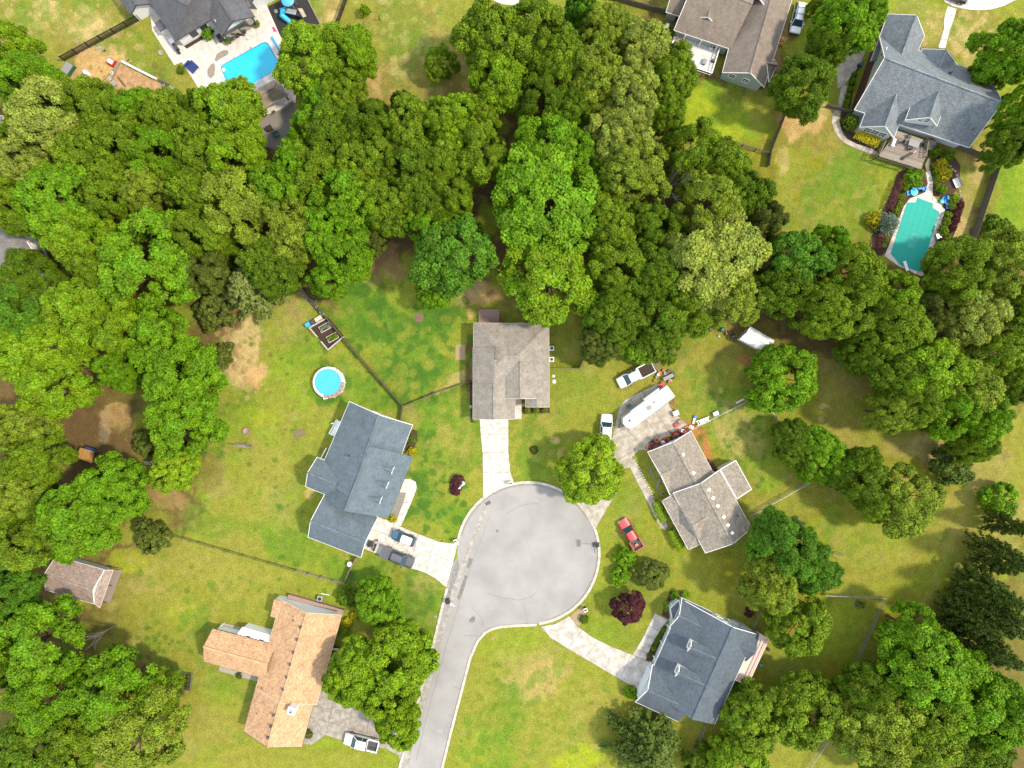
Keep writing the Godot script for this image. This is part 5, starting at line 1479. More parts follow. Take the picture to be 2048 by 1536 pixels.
func _house_taupe() -> void:
	var o := thing("house", "taupe-roofed house at the top right of centre with a sage green gable", "house", P(1450, 50), 0, "houses of the close")
	var r: Material = M.roof_umber
	var w: Material = M.siding_green
	var W := []
	# long wing with the green gable end
	W = block(o, [1498, -60, 1445, 145, 1528.5, 174, 1603, -60], 3.0, 3.0, 5.7, r, w, {"r": [1565, -60, 1503, 140]})
	window(o, W, 1, 0.22, 2.2, 0.95, 1.1, M.white); window(o, W, 1, 0.58, 2.2, 0.95, 1.1, M.white)
	# cross wing with the deck in front of it
	block(o, [1348, 60, 1461, 98, 1530, -60, 1408, -90], 3.0, 3.0, 6.6, r, w, {"far": true, "r": [1390, -40, 1500, 5]})
	# low wing at the left
	block(o, [1332, 24, 1358, 32, 1384, -45, 1352, -52], 2.7, 2.7, 4.4, r, w, {"far": true, "r": [1345, -10, 1375, 0]})
	# dormers
	block(o, [1392, 35, 1411, -20, 1446, -8, 1430, 48], 4.0, 4.0, 5.2, r, M.siding_pale, {"far": true, "r": [1418, 30, 1432, -20], "base": 3.6})
	block(o, [1494, -15, 1500, -60, 1540, -50, 1532, 14], 5.0, 5.0, 5.8, r, w, {"far": true, "walls": false})
	# lean-to bump at the right
	block(o, [1527, 124, 1551, 119, 1551.5, 135, 1538, 164], 2.7, 2.7, 3.7, r, w, {"far": true, "r": [1530, 126, 1550, 131], "over": 0.2})
	# white deck with rails and posts
	var dk := Node3D.new()
	dk.name = "deck"
	o.add_child(dk)
	var y := 0.9
	var s := [P(1349, 64, y), P(1440, 94, y), P(1424, 146, y), P(1338, 118, y)]
	var e0: Vector3 = s[0]
	var d: Vector3 = (s[1] - s[0]).normalized(); var n := Vector3(-d.z, 0, d.x)
	var p2 := PackedVector2Array()
	for q in s: p2.append(Vector2(q.x, q.z))
	for k in range(-10, 60):
		var c0: Vector3 = s[0] + n * (k * 0.15)
		var c2 := Vector2(c0.x, c0.z); var d2 := Vector2(d.x, d.z); var n2 := Vector2(n.x, n.z)
		for piece in Geometry2D.intersect_polygons(p2, PackedVector2Array([c2 - d2 * 20, c2 + d2 * 30, c2 + d2 * 30 + n2 * 0.136, c2 - d2 * 20 + n2 * 0.136])):
			var pb := MB.new()
			var q3 := []
			for z in piece: q3.append(Vector3(z.x, 0, z.y))
			pb.prism(q3, y - 0.04, y + rr(-0.006, 0.006))
			pw("plank", pb, M.white_a if rng.randf() < 0.6 else M.white_b, dk)
	for l in [[1440, 94, 1424, 146], [1424, 146, 1385, 133], [1368, 128, 1338, 118], [1338, 118, 1346, 82]]:
		var q := MB.new()
		var a2 := P(l[0], l[1], y + 0.95); var b2 := P(l[2], l[3], y + 0.95)
		q.bar(a2, b2, 0.13, 0.07); q.bar(a2 - Vector3(0, 0.8, 0), b2 - Vector3(0, 0.8, 0), 0.06, 0.08)
		var cnt := int(a2.distance_to(b2) / 0.4)
		for k in cnt + 1: q.bar(a2.lerp(b2, float(k) / cnt) - Vector3(0, 0.95, 0), a2.lerp(b2, float(k) / cnt) + Vector3(0.001, 0, 0), 0.05, 0.05)
		pw("railing", q, M.white, dk)
	for k in 3:
		var q := MB.new()
		var s2 := P(1352, 64, 2.8).lerp(P(1455, 97, 2.8), (k + 0.6) / 3.2)
		q.bx(Vector3(s2.x, 1.85, s2.z), Vector3(0.16, 1.9, 0.16), -0.3)
		pw("porch_post", q, M.white, o)

func _house_patio() -> void:
	var o := thing("house", "charcoal-roofed white house at the top left beside the blue pool", "house", P(420, -10), 0, "houses of the close")
	var r: Material = M.roof_charcoal
	var w: Material = M.siding_white
	var bk: Material = M.dark_grey
	var W := block(o, [351, 81, 520, -19, 435, -144, 266, -44], 3.0, 3.0, 6.6, r, w, {"r": [375, 10, 415, -60], "hip": [true, true], "trim": bk})
	window(o, W, 0, 0.17, 1.6, 0.95, 1.3, M.black); window(o, W, 0, 0.30, 1.6, 0.95, 1.3, M.black)
	var G := block(o, [443.5, 72.5, 390, -10, 456, -51, 509.5, 33], 3.2, 3.2, 5.1, r, w, {"far": true, "r": [465, 40, 420, -30], "walls": false, "trim": bk})
	var gw := MB.new()
	var q := [P(447, 66, 3.1), P(506, 30, 3.1)]
	gw.poly([q[0], q[1], P(464, 38, 4.85)], P(440, 0, 3))
	pw("gable_wall", gw, w, o)
	for p in [[447, 69], [475, 53], [504, 35]]:
		var b := MB.new()
		var c := P(p[0], p[1], 3.0)
		b.bx(Vector3(c.x, 1.55, c.z), Vector3(0.25, 3.1, 0.25), 0.55)
		pw("porch_post", b, M.dark_grey, o)
	block(o, [260, 30, 226, -22, 268, -46, 301, 7], 2.9, 2.9, 4.2, r, w, {"far": true, "trim": bk})
	block(o, [500, 8, 480, -40, 540, -70, 552, -22], 2.9, 2.9, 4.6, r, w, {"far": true, "trim": bk})
	# small equipment roof on the west side
	lean(o, [309, 46, 1.7, 320, 38, 2.2, 332, 56, 2.2, 320, 63, 1.7], r, w)
	pipe_vent(o, 361, 48, 3.9, 0.07, M.white); pipe_vent(o, 431, 42, 3.6, 0.07, M.white)

func _small_buildings() -> void:
	# garden shed
	var o := thing("shed", "brown-roofed garden shed with a side porch at the lower left woods", "shed", P(150, 1165), 0, "sheds")
	var r: Material = M.roof_shed
	block(o, [112, 1112, 209, 1140, 188, 1208, 91, 1180], 2.6, 2.6, 4.4, r, M.siding_pale, {"r": [86, 1149, 185, 1180]})
	lean(o, [206, 1141, 2.75, 226, 1140, 2.1, 199, 1216, 2.1, 187, 1205, 2.75], r, null, M.siding_tan)
	var d := MB.new()
	d.prism(pp([222, 1140, 246, 1138, 222, 1204, 203, 1200]), 0.1, 0.3)
	pw("porch_floor", d, M.deck_wood, o)
	for k in 3:
		var p := MB.new()
		var c := P(224, 1142, 2.0).lerp(P(201, 1212, 2.0), k / 2.0)
		p.bx(Vector3(c.x, 1.0, c.z), Vector3(0.12, 2.0, 0.12), 0.3)
		pw("porch_post", p, M.deck_wood, o)
	# white metal shed
	var s := thing("shed", "small white metal shed half under a tree on the right", "shed", P(1512, 680), 0, "sheds")
	block(s, [1480, 678, 1533, 706, 1548, 681, 1501, 653], 2.3, 2.3, 3.1, M.white_metal, M.siding_pale, {"over": 0.15})
	# open-sided pool pavilion with its counter
	var g := thing("pavilion", "beige hip-roofed pavilion with an outdoor kitchen at the lower end of the pool patio", "pavilion", P(540, 197))
	block(g, [497, 187, 555, 156, 575, 190, 517, 221], 2.7, 2.7, 3.9, M.roof_beige, M.white, {"hip": [true, true], "hip_in": 0.8, "walls": false, "trim": M.siding_tan})
	for p in [[502, 190], [552, 162], [570, 190], [520, 216]]:
		var b := MB.new()
		var c := P(p[0], p[1], 2.6)
		b.bx(Vector3(c.x, 1.3, c.z), Vector3(0.22, 2.6, 0.22), 0.5)
		pw("post", b, M.old_wood, g)
	var ct := MB.new()
	ct.prism(pp([530, 226, 584, 199, 588, 206, 562, 224, 533, 235]), 0.0, 0.95)
	var cn := pw("counter", ct, M.concrete_patio, g)
	var sk := MB.new()
	sk.bx(P(547, 224, 0.95) + Vector3(0, 0.02, 0), Vector3(0.6, 0.05, 0.45), 0.5)
	pw("sink", sk, M.dark_grey, cn)
	var gr := MB.new()
	gr.lathe(P(574, 207, 0.95), [Vector2(0.25, 0), Vector2(0.28, 0.25), Vector2(0.16, 0.42), Vector2(0.0, 0.44)], 12)
	pw("grill", gr, M.white, cn)
	# house at the left edge, mostly under trees
	var l := thing("house", "grey-roofed house at the left edge half hidden by trees", "house", P(20, 490), 0, "houses of the close")
	block(l, [-80, 400, 62, 480, 95, 545, -95, 590], 3.2, 3.2, 4.6, M.roof_charcoal_light, M.siding_white, {"r": [-90, 480, 20, 500]})
	lean(l, [22, 458, 3.0, 34, 462, 3.2, 66, 488, 3.2, 54, 490, 2.9], M.white_metal, M.siding_white)
	var l2 := thing("house", "grey roof corner at the left edge above the pale oak", "house", P(-30, 265), 0, "houses of the close")
	block(l2, [-110, 225, 8, 232, 22, 292, -110, 300], 3.0, 3.0, 4.5, M.roof_charcoal_light, M.siding_white)
	# new timber playhouse
	var h := thing("playhouse", "new timber playhouse with a plank roof among the western trees", "playhouse", P(170, 912))
	var pr := [P(160, 895, 2.2), P(189, 903, 2.2), P(183, 927, 2.6), P(152, 914, 2.6)]
	for k in 12:
		var pb := MB.new()
		var a: Vector3 = pr[0].lerp(pr[1], k / 12.0); var b2: Vector3 = pr[0].lerp(pr[1], (k + 0.92) / 12.0)
		var c3: Vector3 = pr[3].lerp(pr[2], (k + 0.92) / 12.0); var d3: Vector3 = pr[3].lerp(pr[2], k / 12.0)
		pb.poly([a, b2, c3, d3])
		for z in [[a, b2], [b2, c3], [c3, d3], [d3, a]]: pb.poly([z[0] - Vector3(0, 0.05, 0), z[1] - Vector3(0, 0.05, 0), z[1], z[0]], (a + c3) / 2)
		pw("plank", pb, M.new_wood if k % 3 else M.new_wood_b, h)
	for k in 4:
		var po := MB.new()
		var c4: Vector3 = pr[k].lerp(pr[(k + 2) % 4], 0.1)
		po.bx(Vector3(c4.x, 1.1, c4.z), Vector3(0.12, 2.2, 0.12))
		pw("post", po, M.new_wood, h)
	var tp := MB.new()
	tp.bar(P(171, 896, 1.4), P(192, 903, 1.4), 0.7, 0.5)
	pw("canopy", tp, M.navy_cloth, h)

# ---------------------------------------------------------------- fences
# style: board (close boards), rail (open rails), picket (spaced pales), mesh (wire)
func fence(label: String, pts: Array, h: float, style: String, m: Material, rail_m: Material = null, step := 2.4) -> Node3D:
	var a := pp(pts)
	var o := thing("fence", label, "fence", a[0], 0, "garden fences")
	if rail_m == null: rail_m = m
	for k in a.size() - 1:
		var s: Vector3 = a[k]; var e: Vector3 = a[k + 1]
		var n := maxi(1, int(round(s.distance_to(e) / step)))
		var d := (e - s).normalized()
		for j in n + (1 if k == a.size() - 2 else 0):
			var p := s.lerp(e, float(j) / n)
			var b := MB.new()
			var th := 0.06 if style == "mesh" else 0.13
			b.box(Transform3D(Basis(d, Vector3.UP, d.cross(Vector3.UP)), p + Vector3(0, h * 0.5 + 0.03, 0)), Vector3(th, h + 0.06, th))
			pw("post", b, rail_m, o)
		for j in n:
			var p := s.lerp(e, float(j) / n) + d * 0.07
			var q := s.lerp(e, float(j + 1) / n) - d * 0.07
			var side := Vector3(-d.z, 0, d.x)
			if style == "rail":
				for y in [0.35, 0.75, 1.12]:
					var r := MB.new()
					r.bar(p + Vector3(0, h * y / 1.2, 0), q + Vector3(0, h * y / 1.2, 0), 0.05, 0.14)
					pw("rail", r, m, o)
			elif style == "mesh":
				var r := MB.new()
				r.bar(p + Vector3(0, h, 0), q + Vector3(0, h, 0), 0.045, 0.045)
				pw("rail", r, rail_m, o)
				var w := MB.new()
				var cells := int(p.distance_to(q) / 0.28)
				for c in cells:
					var x0 := p.lerp(q, float(c) / cells); var x1 := p.lerp(q, float(c + 1) / cells)
					for y in int(h / 0.28):
						w.bar(x0 + Vector3(0, y * 0.28, 0), x1 + Vector3(0, y * 0.28 + 0.27, 0), 0.012, 0.012)
						w.bar(x1 + Vector3(0, y * 0.28, 0), x0 + Vector3(0, y * 0.28 + 0.27, 0), 0.012, 0.012)
				pw("wire_mesh", w, m, o).set_meta("kind", "stuff")
			else:
				for y in [0.2, 0.85]:
					var r := MB.new()
					r.bar(p + side * 0.06 + Vector3(0, h * y, 0), q + side * 0.06 + Vector3(0, h * y, 0), 0.05, 0.1)
					pw("rail", r, rail_m, o)
				var w := MB.new()
				var gap := 0.15 if style == "board" else 0.19
				var cnt := int(p.distance_to(q) / gap)
				for c in cnt:
					var x := p.lerp(q, (c + 0.5) / cnt)
					var wd := p.distance_to(q) / cnt * (0.96 if style == "board" else 0.62)
					w.box(Transform3D(Basis(d, Vector3.UP, d.cross(Vector3.UP)), x + Vector3(0, h * 0.5 + rr(-0.015, 0.015), 0)), Vector3(wd, h, 0.03))
				pw("boards", w, m, o).set_meta("kind", "stuff")
	return o

func fences() -> void:
	fence("black picket fence running from the charcoal-roofed house to the woods", [282, 40, 130, 122], 1.7, "picket", M.black_fence)
	fence("black picket fence between the play area and the north field", [697, -6, 668, 74], 1.6, "picket", M.black_fence)
	fence("dark board fence at the top left of the taupe-roofed house", [1205, -6, 1334, 30], 1.5, "board", M.old_wood)
	fence("weathered board fence along the watered lawn's left side", [594, 563, 700, 690, 808, 812], 1.5, "board", M.fence_wood)
	fence("low board fence from the fence corner to the middle house", [808, 812, 876, 784, 946, 761], 1.1, "board", M.fence_wood)
	fence("short board fence between the fence corner and the left blue house", [807, 814, 802, 843], 1.3, "board", M.fence_wood)
	fence("small board fence round the side yard of the middle house", [1099, 735, 1157, 737, 1187, 668], 1.6, "board", M.fence_wood)
	fence("black mesh fence across the west lawn", [338, 1065, 460, 1100, 592, 1138], 1.3, "mesh", M.black, M.black)
	fence("brown three-rail fence at the end of the black mesh fence", [593, 1138, 691, 1164], 1.3, "rail", M.deck_wood, M.old_wood)
	fence("pale wooden fence from the rail fence's end to the blue house's garage", [691, 1163, 700, 1140, 714, 1114], 1.4, "board", M.deck_wood)
	fence("weathered rail fence below the vivid lawn", [1320, 246, 1430, 278, 1535, 310], 1.3, "rail", M.old_wood)
	fence("dark board fence right of the vivid lawn", [1533, 334, 1537, 308, 1572, 216], 1.6, "board", M.old_wood)
	fence("grey rail fence leading from the taupe-roofed house's corner under the evergreen", [1530, 166, 1560, 176], 1.2, "rail", M.old_wood)
	fence("board fence along the right of the covered pool garden", [1988, 335, 1962, 412, 1935, 492], 1.9, "board", M.old_wood)
	fence("board fence behind the slate-roofed house's right corner", [1910, 297, 1986, 326], 1.8, "board", M.old_wood)
	fence("dark garden gate fence across the curving path", [1650, 214, 1672, 220, 1700, 226], 1.3, "board", M.old_wood)
	fence("chain link fence from the brown house towards the lone leafy tree", [1385, 857, 1440, 828, 1508, 795], 1.2, "mesh", M.galvanised, M.galvanised)
	fence("chain link fence down the right of the brown house's yard", [1522, 790, 1544, 830, 1560, 862], 1.2, "mesh", M.galvanised, M.galvanised)
	fence("chain link fence at the bottom of the brown house's yard", [1494, 1032, 1560, 995, 1616, 963], 1.2, "mesh", M.galvanised, M.galvanised)
	fence("chain link fence round the corner with the small planter bed", [1640, 1187, 1765, 1193, 1735, 1262, 1702, 1338], 1.2, "mesh", M.galvanised, M.galvanised)
	fence("chain link fence at the bottom right leading off the picture", [1652, 1475, 1605, 1545], 1.2, "mesh", M.galvanised, M.galvanised)
	fence("chain link fence below the lower right blue house", [1408, 1448, 1385, 1500], 1.2, "mesh", M.galvanised, M.galvanised)
	fence("short chain link fence above the pinkish deck", [1517, 1220, 1503, 1252], 1.2, "mesh", M.galvanised, M.galvanised)

# ---------------------------------------------------------------- vehicles
# skin over rounded cross sections [x, half width, bottom, top]
func loft(b: MB, secs: Array, n := 20, power := 4.5) -> void:
	var k0 := b.v.size()
	for s in secs:
		for j in n:
			var a := TAU * j / n
			var ca := cos(a); var sa := sin(a)
			var z: float = s[1] * signf(ca) * pow(absf(ca), 2.0 / power)
			var y: float = (s[2] + s[3]) / 2 + (s[3] - s[2]) / 2 * signf(sa) * pow(absf(sa), 2.0 / power)
			b.v.append(Vector3(s[0], y, z))
			b.n.append(Vector3(0, signf(sa) * pow(absf(sa), 2.0 - 2.0 / power), signf(ca) * pow(absf(ca), 2.0 - 2.0 / power)).normalized())
			b.t.append(Vector2(s[0], z)); b.c.append(Color.WHITE)
	for q in secs.size() - 1:
		for j in n:
			var a := k0 + q * n + j; var c := k0 + q * n + (j + 1) % n
			b.i.append_array(PackedInt32Array([a, c, a + n, c, c + n, a + n]) if secs[1][0] > secs[0][0] else PackedInt32Array([a, a + n, c, c, a + n, c + n]))
	for q in [0, secs.size() - 1]:
		var ring := []
		for j in n: ring.append(b.v[k0 + q * n + j])
		b.poly(ring, Vector3((secs[0][0] + secs[-1][0]) / 2, ring[0].y, 0))

func wheel(o: Node3D, x: float, z: float, r: float) -> void:
	var w := MB.new()
	var s := signf(z)
	var prof := [[0.0, 0.1], [r * 0.6, 0.1], [r * 0.95, 0.1], [r, 0.06], [r, -0.1], [r * 0.6, -0.12]]
	var n := 16
	for q in prof.size():
		for j in n:
			var a := TAU * j / n
			w.v.append(Vector3(x + cos(a) * prof[q][0], r + sin(a) * prof[q][0], z + s * prof[q][1]))
			w.n.append(Vector3(cos(a), sin(a), 0) if q > 2 else Vector3(0, 0, s)); w.t.append(Vector2.ZERO); w.c.append(Color.WHITE)
	for q in prof.size() - 1:
		for j in n:
			var a := q * n + j; var c := q * n + (j + 1) % n
			w.i.append_array(PackedInt32Array([a, c, a + n, c, c + n, a + n]) if s > 0 else PackedInt32Array([a, a + n, c, c, a + n, c + n]))
	var t := part("wheel", w, M.tyre, o)
	var rim := MB.new()
	var ring := []
	for j in 12: ring.append(Vector3(x + cos(TAU * j / 12) * r * 0.58, r + sin(TAU * j / 12) * r * 0.58, z + s * 0.105))
	rim.poly(ring, Vector3(x, r, 0))
	part("rim", rim, M.rim, t)

# dir: heading in plan units. kind: pickup, wagon, compact. bed: open, dirt, cover
func car(called: String, label: String, cat: String, cx: float, cy: float, dx: float, dy: float, L: float, W: float, kind: String, paint: Material, opt := {}) -> Node3D:
	var o := thing(called, label, cat, P(cx, cy), atan2(-dy, dx), "parked vehicles")
	if opt.get("lift", 0.0) > 0: o.position.y = opt.lift
	var h := L / 2; var w := W / 2
	var pick := kind == "pickup"
	var bed: float = opt.get("bed", 1.75)
	var rear := -h + bed if pick else -h
	var hood: float = opt.get("hood", 1.35 if pick else 1.1)
	var belt := 1.12 if pick else (1.0 if kind == "wagon" else 0.92)
	var top := 1.86 if pick else (1.75 if kind == "wagon" else 1.52)
	var b := MB.new()
	var secs := [[h, w * 0.80, 0.42, 0.78], [h - 0.08, w * 0.92, 0.36, 0.93], [h - 0.45, w * 0.985, 0.34, belt - 0.06], [h - hood, w, 0.34, belt], [h - hood - 0.4, w, 0.34, belt]]
	if pick: secs.append_array([[rear + 0.02, w, 0.36, belt]])
	else: secs.append_array([[-h + 0.5, w * 0.985, 0.36, belt], [-h + 0.1, w * 0.93, 0.38, belt - 0.06], [-h, w * 0.84, 0.45, belt - 0.25]])
	loft(b, secs)
	part("body", b, paint, o)
	# cabin: dark glass below, painted roof and pillars
	var ws := h - hood + 0.12           # foot of the windscreen
	var rf := ws - (0.85 if kind != "compact" else 0.75)
	var rb := rear + 0.28 if pick else -h + (0.42 if kind == "wagon" else 0.5)
	var re := rear + 0.1 if pick else -h + 0.16
	var lo := w * 0.95; var hi := w * 0.76
	var g := [[Vector3(ws, belt - 0.02, 0), lo], [Vector3(rf, top - 0.05, 0), hi], [Vector3(rb, top - 0.05, 0), hi], [Vector3(re, belt - 0.02, 0), lo]]
	var q := []
	for s in g: q.append([s[0] + Vector3(0, 0, -s[1]), s[0] + Vector3(0, 0, s[1])])
	var ctr := Vector3((ws + re) / 2, belt + 0.2, 0)
	var f := MB.new(); f.poly([q[0][0], q[0][1], q[1][1], q[1][0]], ctr); part("windscreen", f, M.glass_dark, o)
	f = MB.new(); f.poly([q[2][0], q[2][1], q[3][1], q[3][0]], ctr); part("rear_window", f, M.glass_dark, o)
	for s in 2:
		f = MB.new(); f.poly([q[0][s], q[1][s], q[2][s], q[3][s]], ctr); part("side_window", f, M.glass_dark, o)
	var r := MB.new()
	loft(r, [[rf + 0.06, hi * 0.9, top - 0.08, top - 0.02], [rf - 0.08, hi + 0.02, top - 0.1, top + 0.02], [(rf + rb) / 2, hi + 0.03, top - 0.1, top + 0.05], [rb + 0.05, hi + 0.02, top - 0.1, top + 0.02], [rb - 0.06, hi * 0.9, top - 0.08, top - 0.02]], 20, 3.5)
	part("roof", r, opt.get("roof", paint), o)
	for s in 2:
		var z := 1.0 if s else -1.0
		for e in [[0, 1], [3, 2]]:
			f = MB.new(); f.bar(q[e[0]][s] + Vector3(0, 0, z * 0.01), q[e[1]][s] + Vector3(0, 0, z * 0.01), 0.09, 0.06); part("pillar", f, paint, o)
		f = MB.new(); var mx := (rf + rb) / 2 - 0.05
		f.bar(Vector3(mx, belt, z * (lo + 0.01)), Vector3(mx, top - 0.05, z * (hi + 0.01)), 0.06, 0.12); part("pillar", f, paint, o)
		f = MB.new(); f.bx(Vector3(ws - 0.5, belt + 0.12, z * (w + 0.14)), Vector3(0.14, 0.17, 0.26)); part("mirror", f, paint if not pick else M.black, o)
		f = MB.new(); f.bx(Vector3(h - 0.1, 0.76, z * w * 0.72), Vector3(0.16, 0.16, 0.34)); part("headlight", f, M.lamp_white, o)
		f = MB.new(); f.bx(Vector3(-h + 0.05, 0.85, z * w * 0.88), Vector3(0.1, 0.34, 0.16)); part("taillight", f, M.lamp_red, o)
		for x in [h - 0.95, -h + (1.15 if pick else 0.85)]: wheel(o, x, z * (w - 0.08), 0.38 if pick else 0.34)
	f = MB.new(); f.bx(Vector3(h + 0.01, 0.5, 0), Vector3(0.12, 0.2, w * 1.55)); part("bumper", f, M.steel if pick else M.dark_grey, o)
	f = MB.new(); f.bx(Vector3(-h - 0.02, 0.55, 0), Vector3(0.14, 0.18, w * 1.6)); part("bumper", f, M.steel if pick else M.dark_grey, o)
	if pick:
		var kind_b: String = opt.get("load", "open")
		var fl := MB.new(); fl.bx(Vector3((rear - h) / 2, 0.64, 0), Vector3(bed - 0.02, 0.1, W - 0.2)); part("bed_floor", fl, M.dark_grey, o)
		for z in [-1, 1]:
			fl = MB.new()
			fl.bx(Vector3((rear - h) / 2, 0.8, z * (w - 0.08)), Vector3(bed + 0.02, 0.64, 0.15))
			fl.bx(Vector3((rear - h) / 2, 1.14, z * (w - 0.09)), Vector3(bed, 0.05, 0.19))
			part("bed_side", fl, paint, o)
			fl = MB.new(); fl.bx(Vector3((rear - h) / 2, 0.75, z * (w - 0.34)), Vector3(0.8, 0.22, 0.34)); part("wheel_arch", fl, M.dark_grey, o)
		fl = MB.new(); fl.bx(Vector3(-h + 0.06, 0.85, 0), Vector3(0.09, 0.58, W - 0.3)); part("tailgate", fl, paint, o)
		if kind_b == "cover":
			for k in 3:
				fl = MB.new(); fl.bx(Vector3(rear - (k + 0.5) * (bed - 0.1) / 3, 1.18, 0), Vector3((bed - 0.1) / 3 - 0.03, 0.06, W - 0.34)); part("bed_cover", fl, M.car_charcoal, o)
		elif kind_b == "dirt":
			for z in [-1, 1]:
				fl = MB.new(); fl.bx(Vector3((rear - h) / 2, 1.28, z * (w - 0.06)), Vector3(bed, 0.35, 0.1)); part("side_board", fl, paint, o)
			fl = MB.new(); fl.bx(Vector3((rear - h) / 2, 0.95, 0), Vector3(bed - 0.25, 0.62, W - 0.55)); part("soil_load", fl, M.mulch, o)
			fl = MB.new(); fl.bx(Vector3(rear + 0.1, 1.2, 0), Vector3(0.5, 0.6, W - 0.2)); part("bulkhead", fl, paint, o)
	if kind == "wagon":
		for z in [-1, 1]:
			f = MB.new(); f.bar(Vector3(rf - 0.2, top + 0.09, z * hi * 0.85), Vector3(rb + 0.2, top + 0.09, z * hi * 0.85), 0.06, 0.05); part("roof_rail", f, M.black, o)
		for k in 2:
			f = MB.new(); f.bar(Vector3(lerpf(rf, rb, 0.3 + k * 0.4), top + 0.12, -hi * 0.85), Vector3(lerpf(rf, rb, 0.3 + k * 0.4), top + 0.12, hi * 0.85), 0.05, 0.04); part("roof_bar", f, M.black, o)
	return o

func paint(key: String, c: Color, metal := 0.0) -> StandardMaterial3D:
	var m := mat(key, c, 0.35, metal)
	m.clearcoat_enabled = true
	m.clearcoat = 0.6
	m.clearcoat_roughness = 0.08
	return m

func vehicles() -> void:
	paint("car_white", lin(0.74, 0.75, 0.76)); paint("car_red", lin(0.42, 0.035, 0.04)); paint("car_blue", lin(0.02, 0.075, 0.15)); paint("car_charcoal", lin(0.075, 0.078, 0.09)); paint("car_black", lin(0.012, 0.012, 0.015))
	car("parked_wagon", "white parked wagon with roof bars beside the taupe-roofed house", "car", 1592, 41, -12, 58, 5.0, 1.9, "wagon", M.car_white)
	car("parked_car", "black car at the top edge on the rounded drive", "car", 1903, -7, 40, 15, 4.8, 1.85, "wagon", M.car_black)
	car("dump_truck", "white truck with a soil load parked nose to the left on the lawn", "truck", 1270, 750, -67, 34, 6.4, 2.05, "pickup", M.car_white, {"bed": 2.7, "load": "dirt", "hood": 1.2})
	car("pickup_truck", "white pickup parked nose up beside the stained drive, tail under the round tree", "truck", 1210.5, 864, 4, -68, 5.9, 2.0, "pickup", M.car_white)
	var rd := car("pickup_truck", "red pickup on the grass right of the cul-de-sac", "truck", 1260, 1067, -34, -58, 5.5, 1.95, "pickup", M.car_red)
	car("parked_car", "dark blue small car with a white roof on the white driveway", "car", 808, 1074, -41, -16, 3.95, 1.78, "compact", M.car_blue, {"roof": M.car_white})
	car("pickup_truck", "charcoal pickup with a covered bed on the white driveway", "truck", 796, 1112, 65, 26.5, 5.8, 2.0, "pickup", M.car_charcoal, {"load": "cover"})
	car("pickup_truck", "white pickup on the grey drive of the peach house", "truck", 725, 1480, -66, -16, 5.7, 1.98, "pickup", M.car_white)
	# things carried in beds are things of their own
	var c := MB.new()
	var p := P(1271, 1087)
	c.bx(Vector3(p.x, 0.85, p.z), Vector3(0.5, 0.4, 0.35), 0.5)
	solo("fuel_can", "orange can lying in the red pickup's bed", "can", c, M.orange)
	var c2 := MB.new()
	var p2 := P(1277, 752)
	c2.bx(Vector3(p2.x, 1.33, p2.z), Vector3(0.35, 0.2, 0.3), 0.3)
	solo("fuel_can", "small orange can on the soil load of the white truck", "can", c2, M.orange)
	_caravan()

func _caravan() -> void:
	var o := thing("travel_trailer", "long white travel trailer parked across the stained concrete pad", "trailer", P(1289, 815), atan2(-67, -90))
	var L := 9.3; var W := 2.15; var h := L / 2
	var b := MB.new()
	var pl := [Vector3(h, 0, 0.35), Vector3(h, 0, -0.35), Vector3(h - 0.55, 0, -W / 2), Vector3(-h, 0, -W / 2), Vector3(-h, 0, W / 2), Vector3(h - 0.55, 0, W / 2)]
	b.prism(pl, 0.55, 2.95)
	part("body", b, M.white_metal, o)
	var r := MB.new()
	var p2 := []
	for p in pl: p2.append(Vector3(p.x * 1.006, 0, p.z * 1.02))
	r.prism(p2, 2.95, 3.05)
	part("roof", r, M.white, o)
	for v in [[-0.2, -0.1, 0.75, 0.62, 0.32, "grey"], [-1.35, 0.15, 0.38, 0.38, 0.14, "grey"], [-1.2, -0.75, 0.36, 0.36, 0.12, "white_metal"], [3.6, 0.15, 0.34, 0.34, 0.14, "dark_grey"]]:
		var q := MB.new(); q.bx(Vector3(v[0], 3.05 + v[4] / 2, v[1]), Vector3(v[2], v[4], v[3])); 
		part("air_conditioner" if v[4] > 0.3 else "roof_vent", q, M[v[5]], o)
	var aw := MB.new(); aw.bar(Vector3(2.6, 2.7, W / 2 + 0.1), Vector3(-3.2, 2.7, W / 2 + 0.1), 0.16, 0.16)
	part("awning_roll", aw, M.white, o)
	var sl := MB.new(); sl.bx(Vector3(-1.9, 1.75, W / 2 + 0.2), Vector3(3.0, 1.7, 0.42)); part("slide_out", sl, M.white_metal, o)
	for x in [1.2, -0.4, -3.0]:
		for z in [-1, 1]:
			if z == 1 and x < 0: continue
			var w := MB.new(); w.bx(Vector3(x, 1.9, z * (W / 2 + 0.01)), Vector3(0.9, 0.6, 0.03)); part("window", w, M.glass_dark, o)
	var d := MB.new(); d.bx(Vector3(2.4, 1.55, -W / 2 - 0.01), Vector3(0.7, 1.8, 0.03)); part("door", d, M.white, o)
	for x in [-0.9, -0.1]:
		for z in [-1, 1]: wheel(o, x, z * (W / 2 - 0.12), 0.34)
	var t := MB.new(); t.bar(Vector3(h - 0.1, 0.55, 0.5), Vector3(h + 1.0, 0.55, 0), 0.1, 0.1); t.bar(Vector3(h - 0.1, 0.55, -0.5), Vector3(h + 1.0, 0.55, 0), 0.1, 0.1)
	part("drawbar", t, M.black, o)
	var sp := MB.new(); sp.lathe(Vector3(-h - 0.15, 0.9, 0.4), [Vector2(0.0, -0.3), Vector2(0.3, -0.3), Vector2(0.3, 0.3), Vector2(0.0, 0.3)], 14); part("spare_wheel", sp, M.tyre, o)

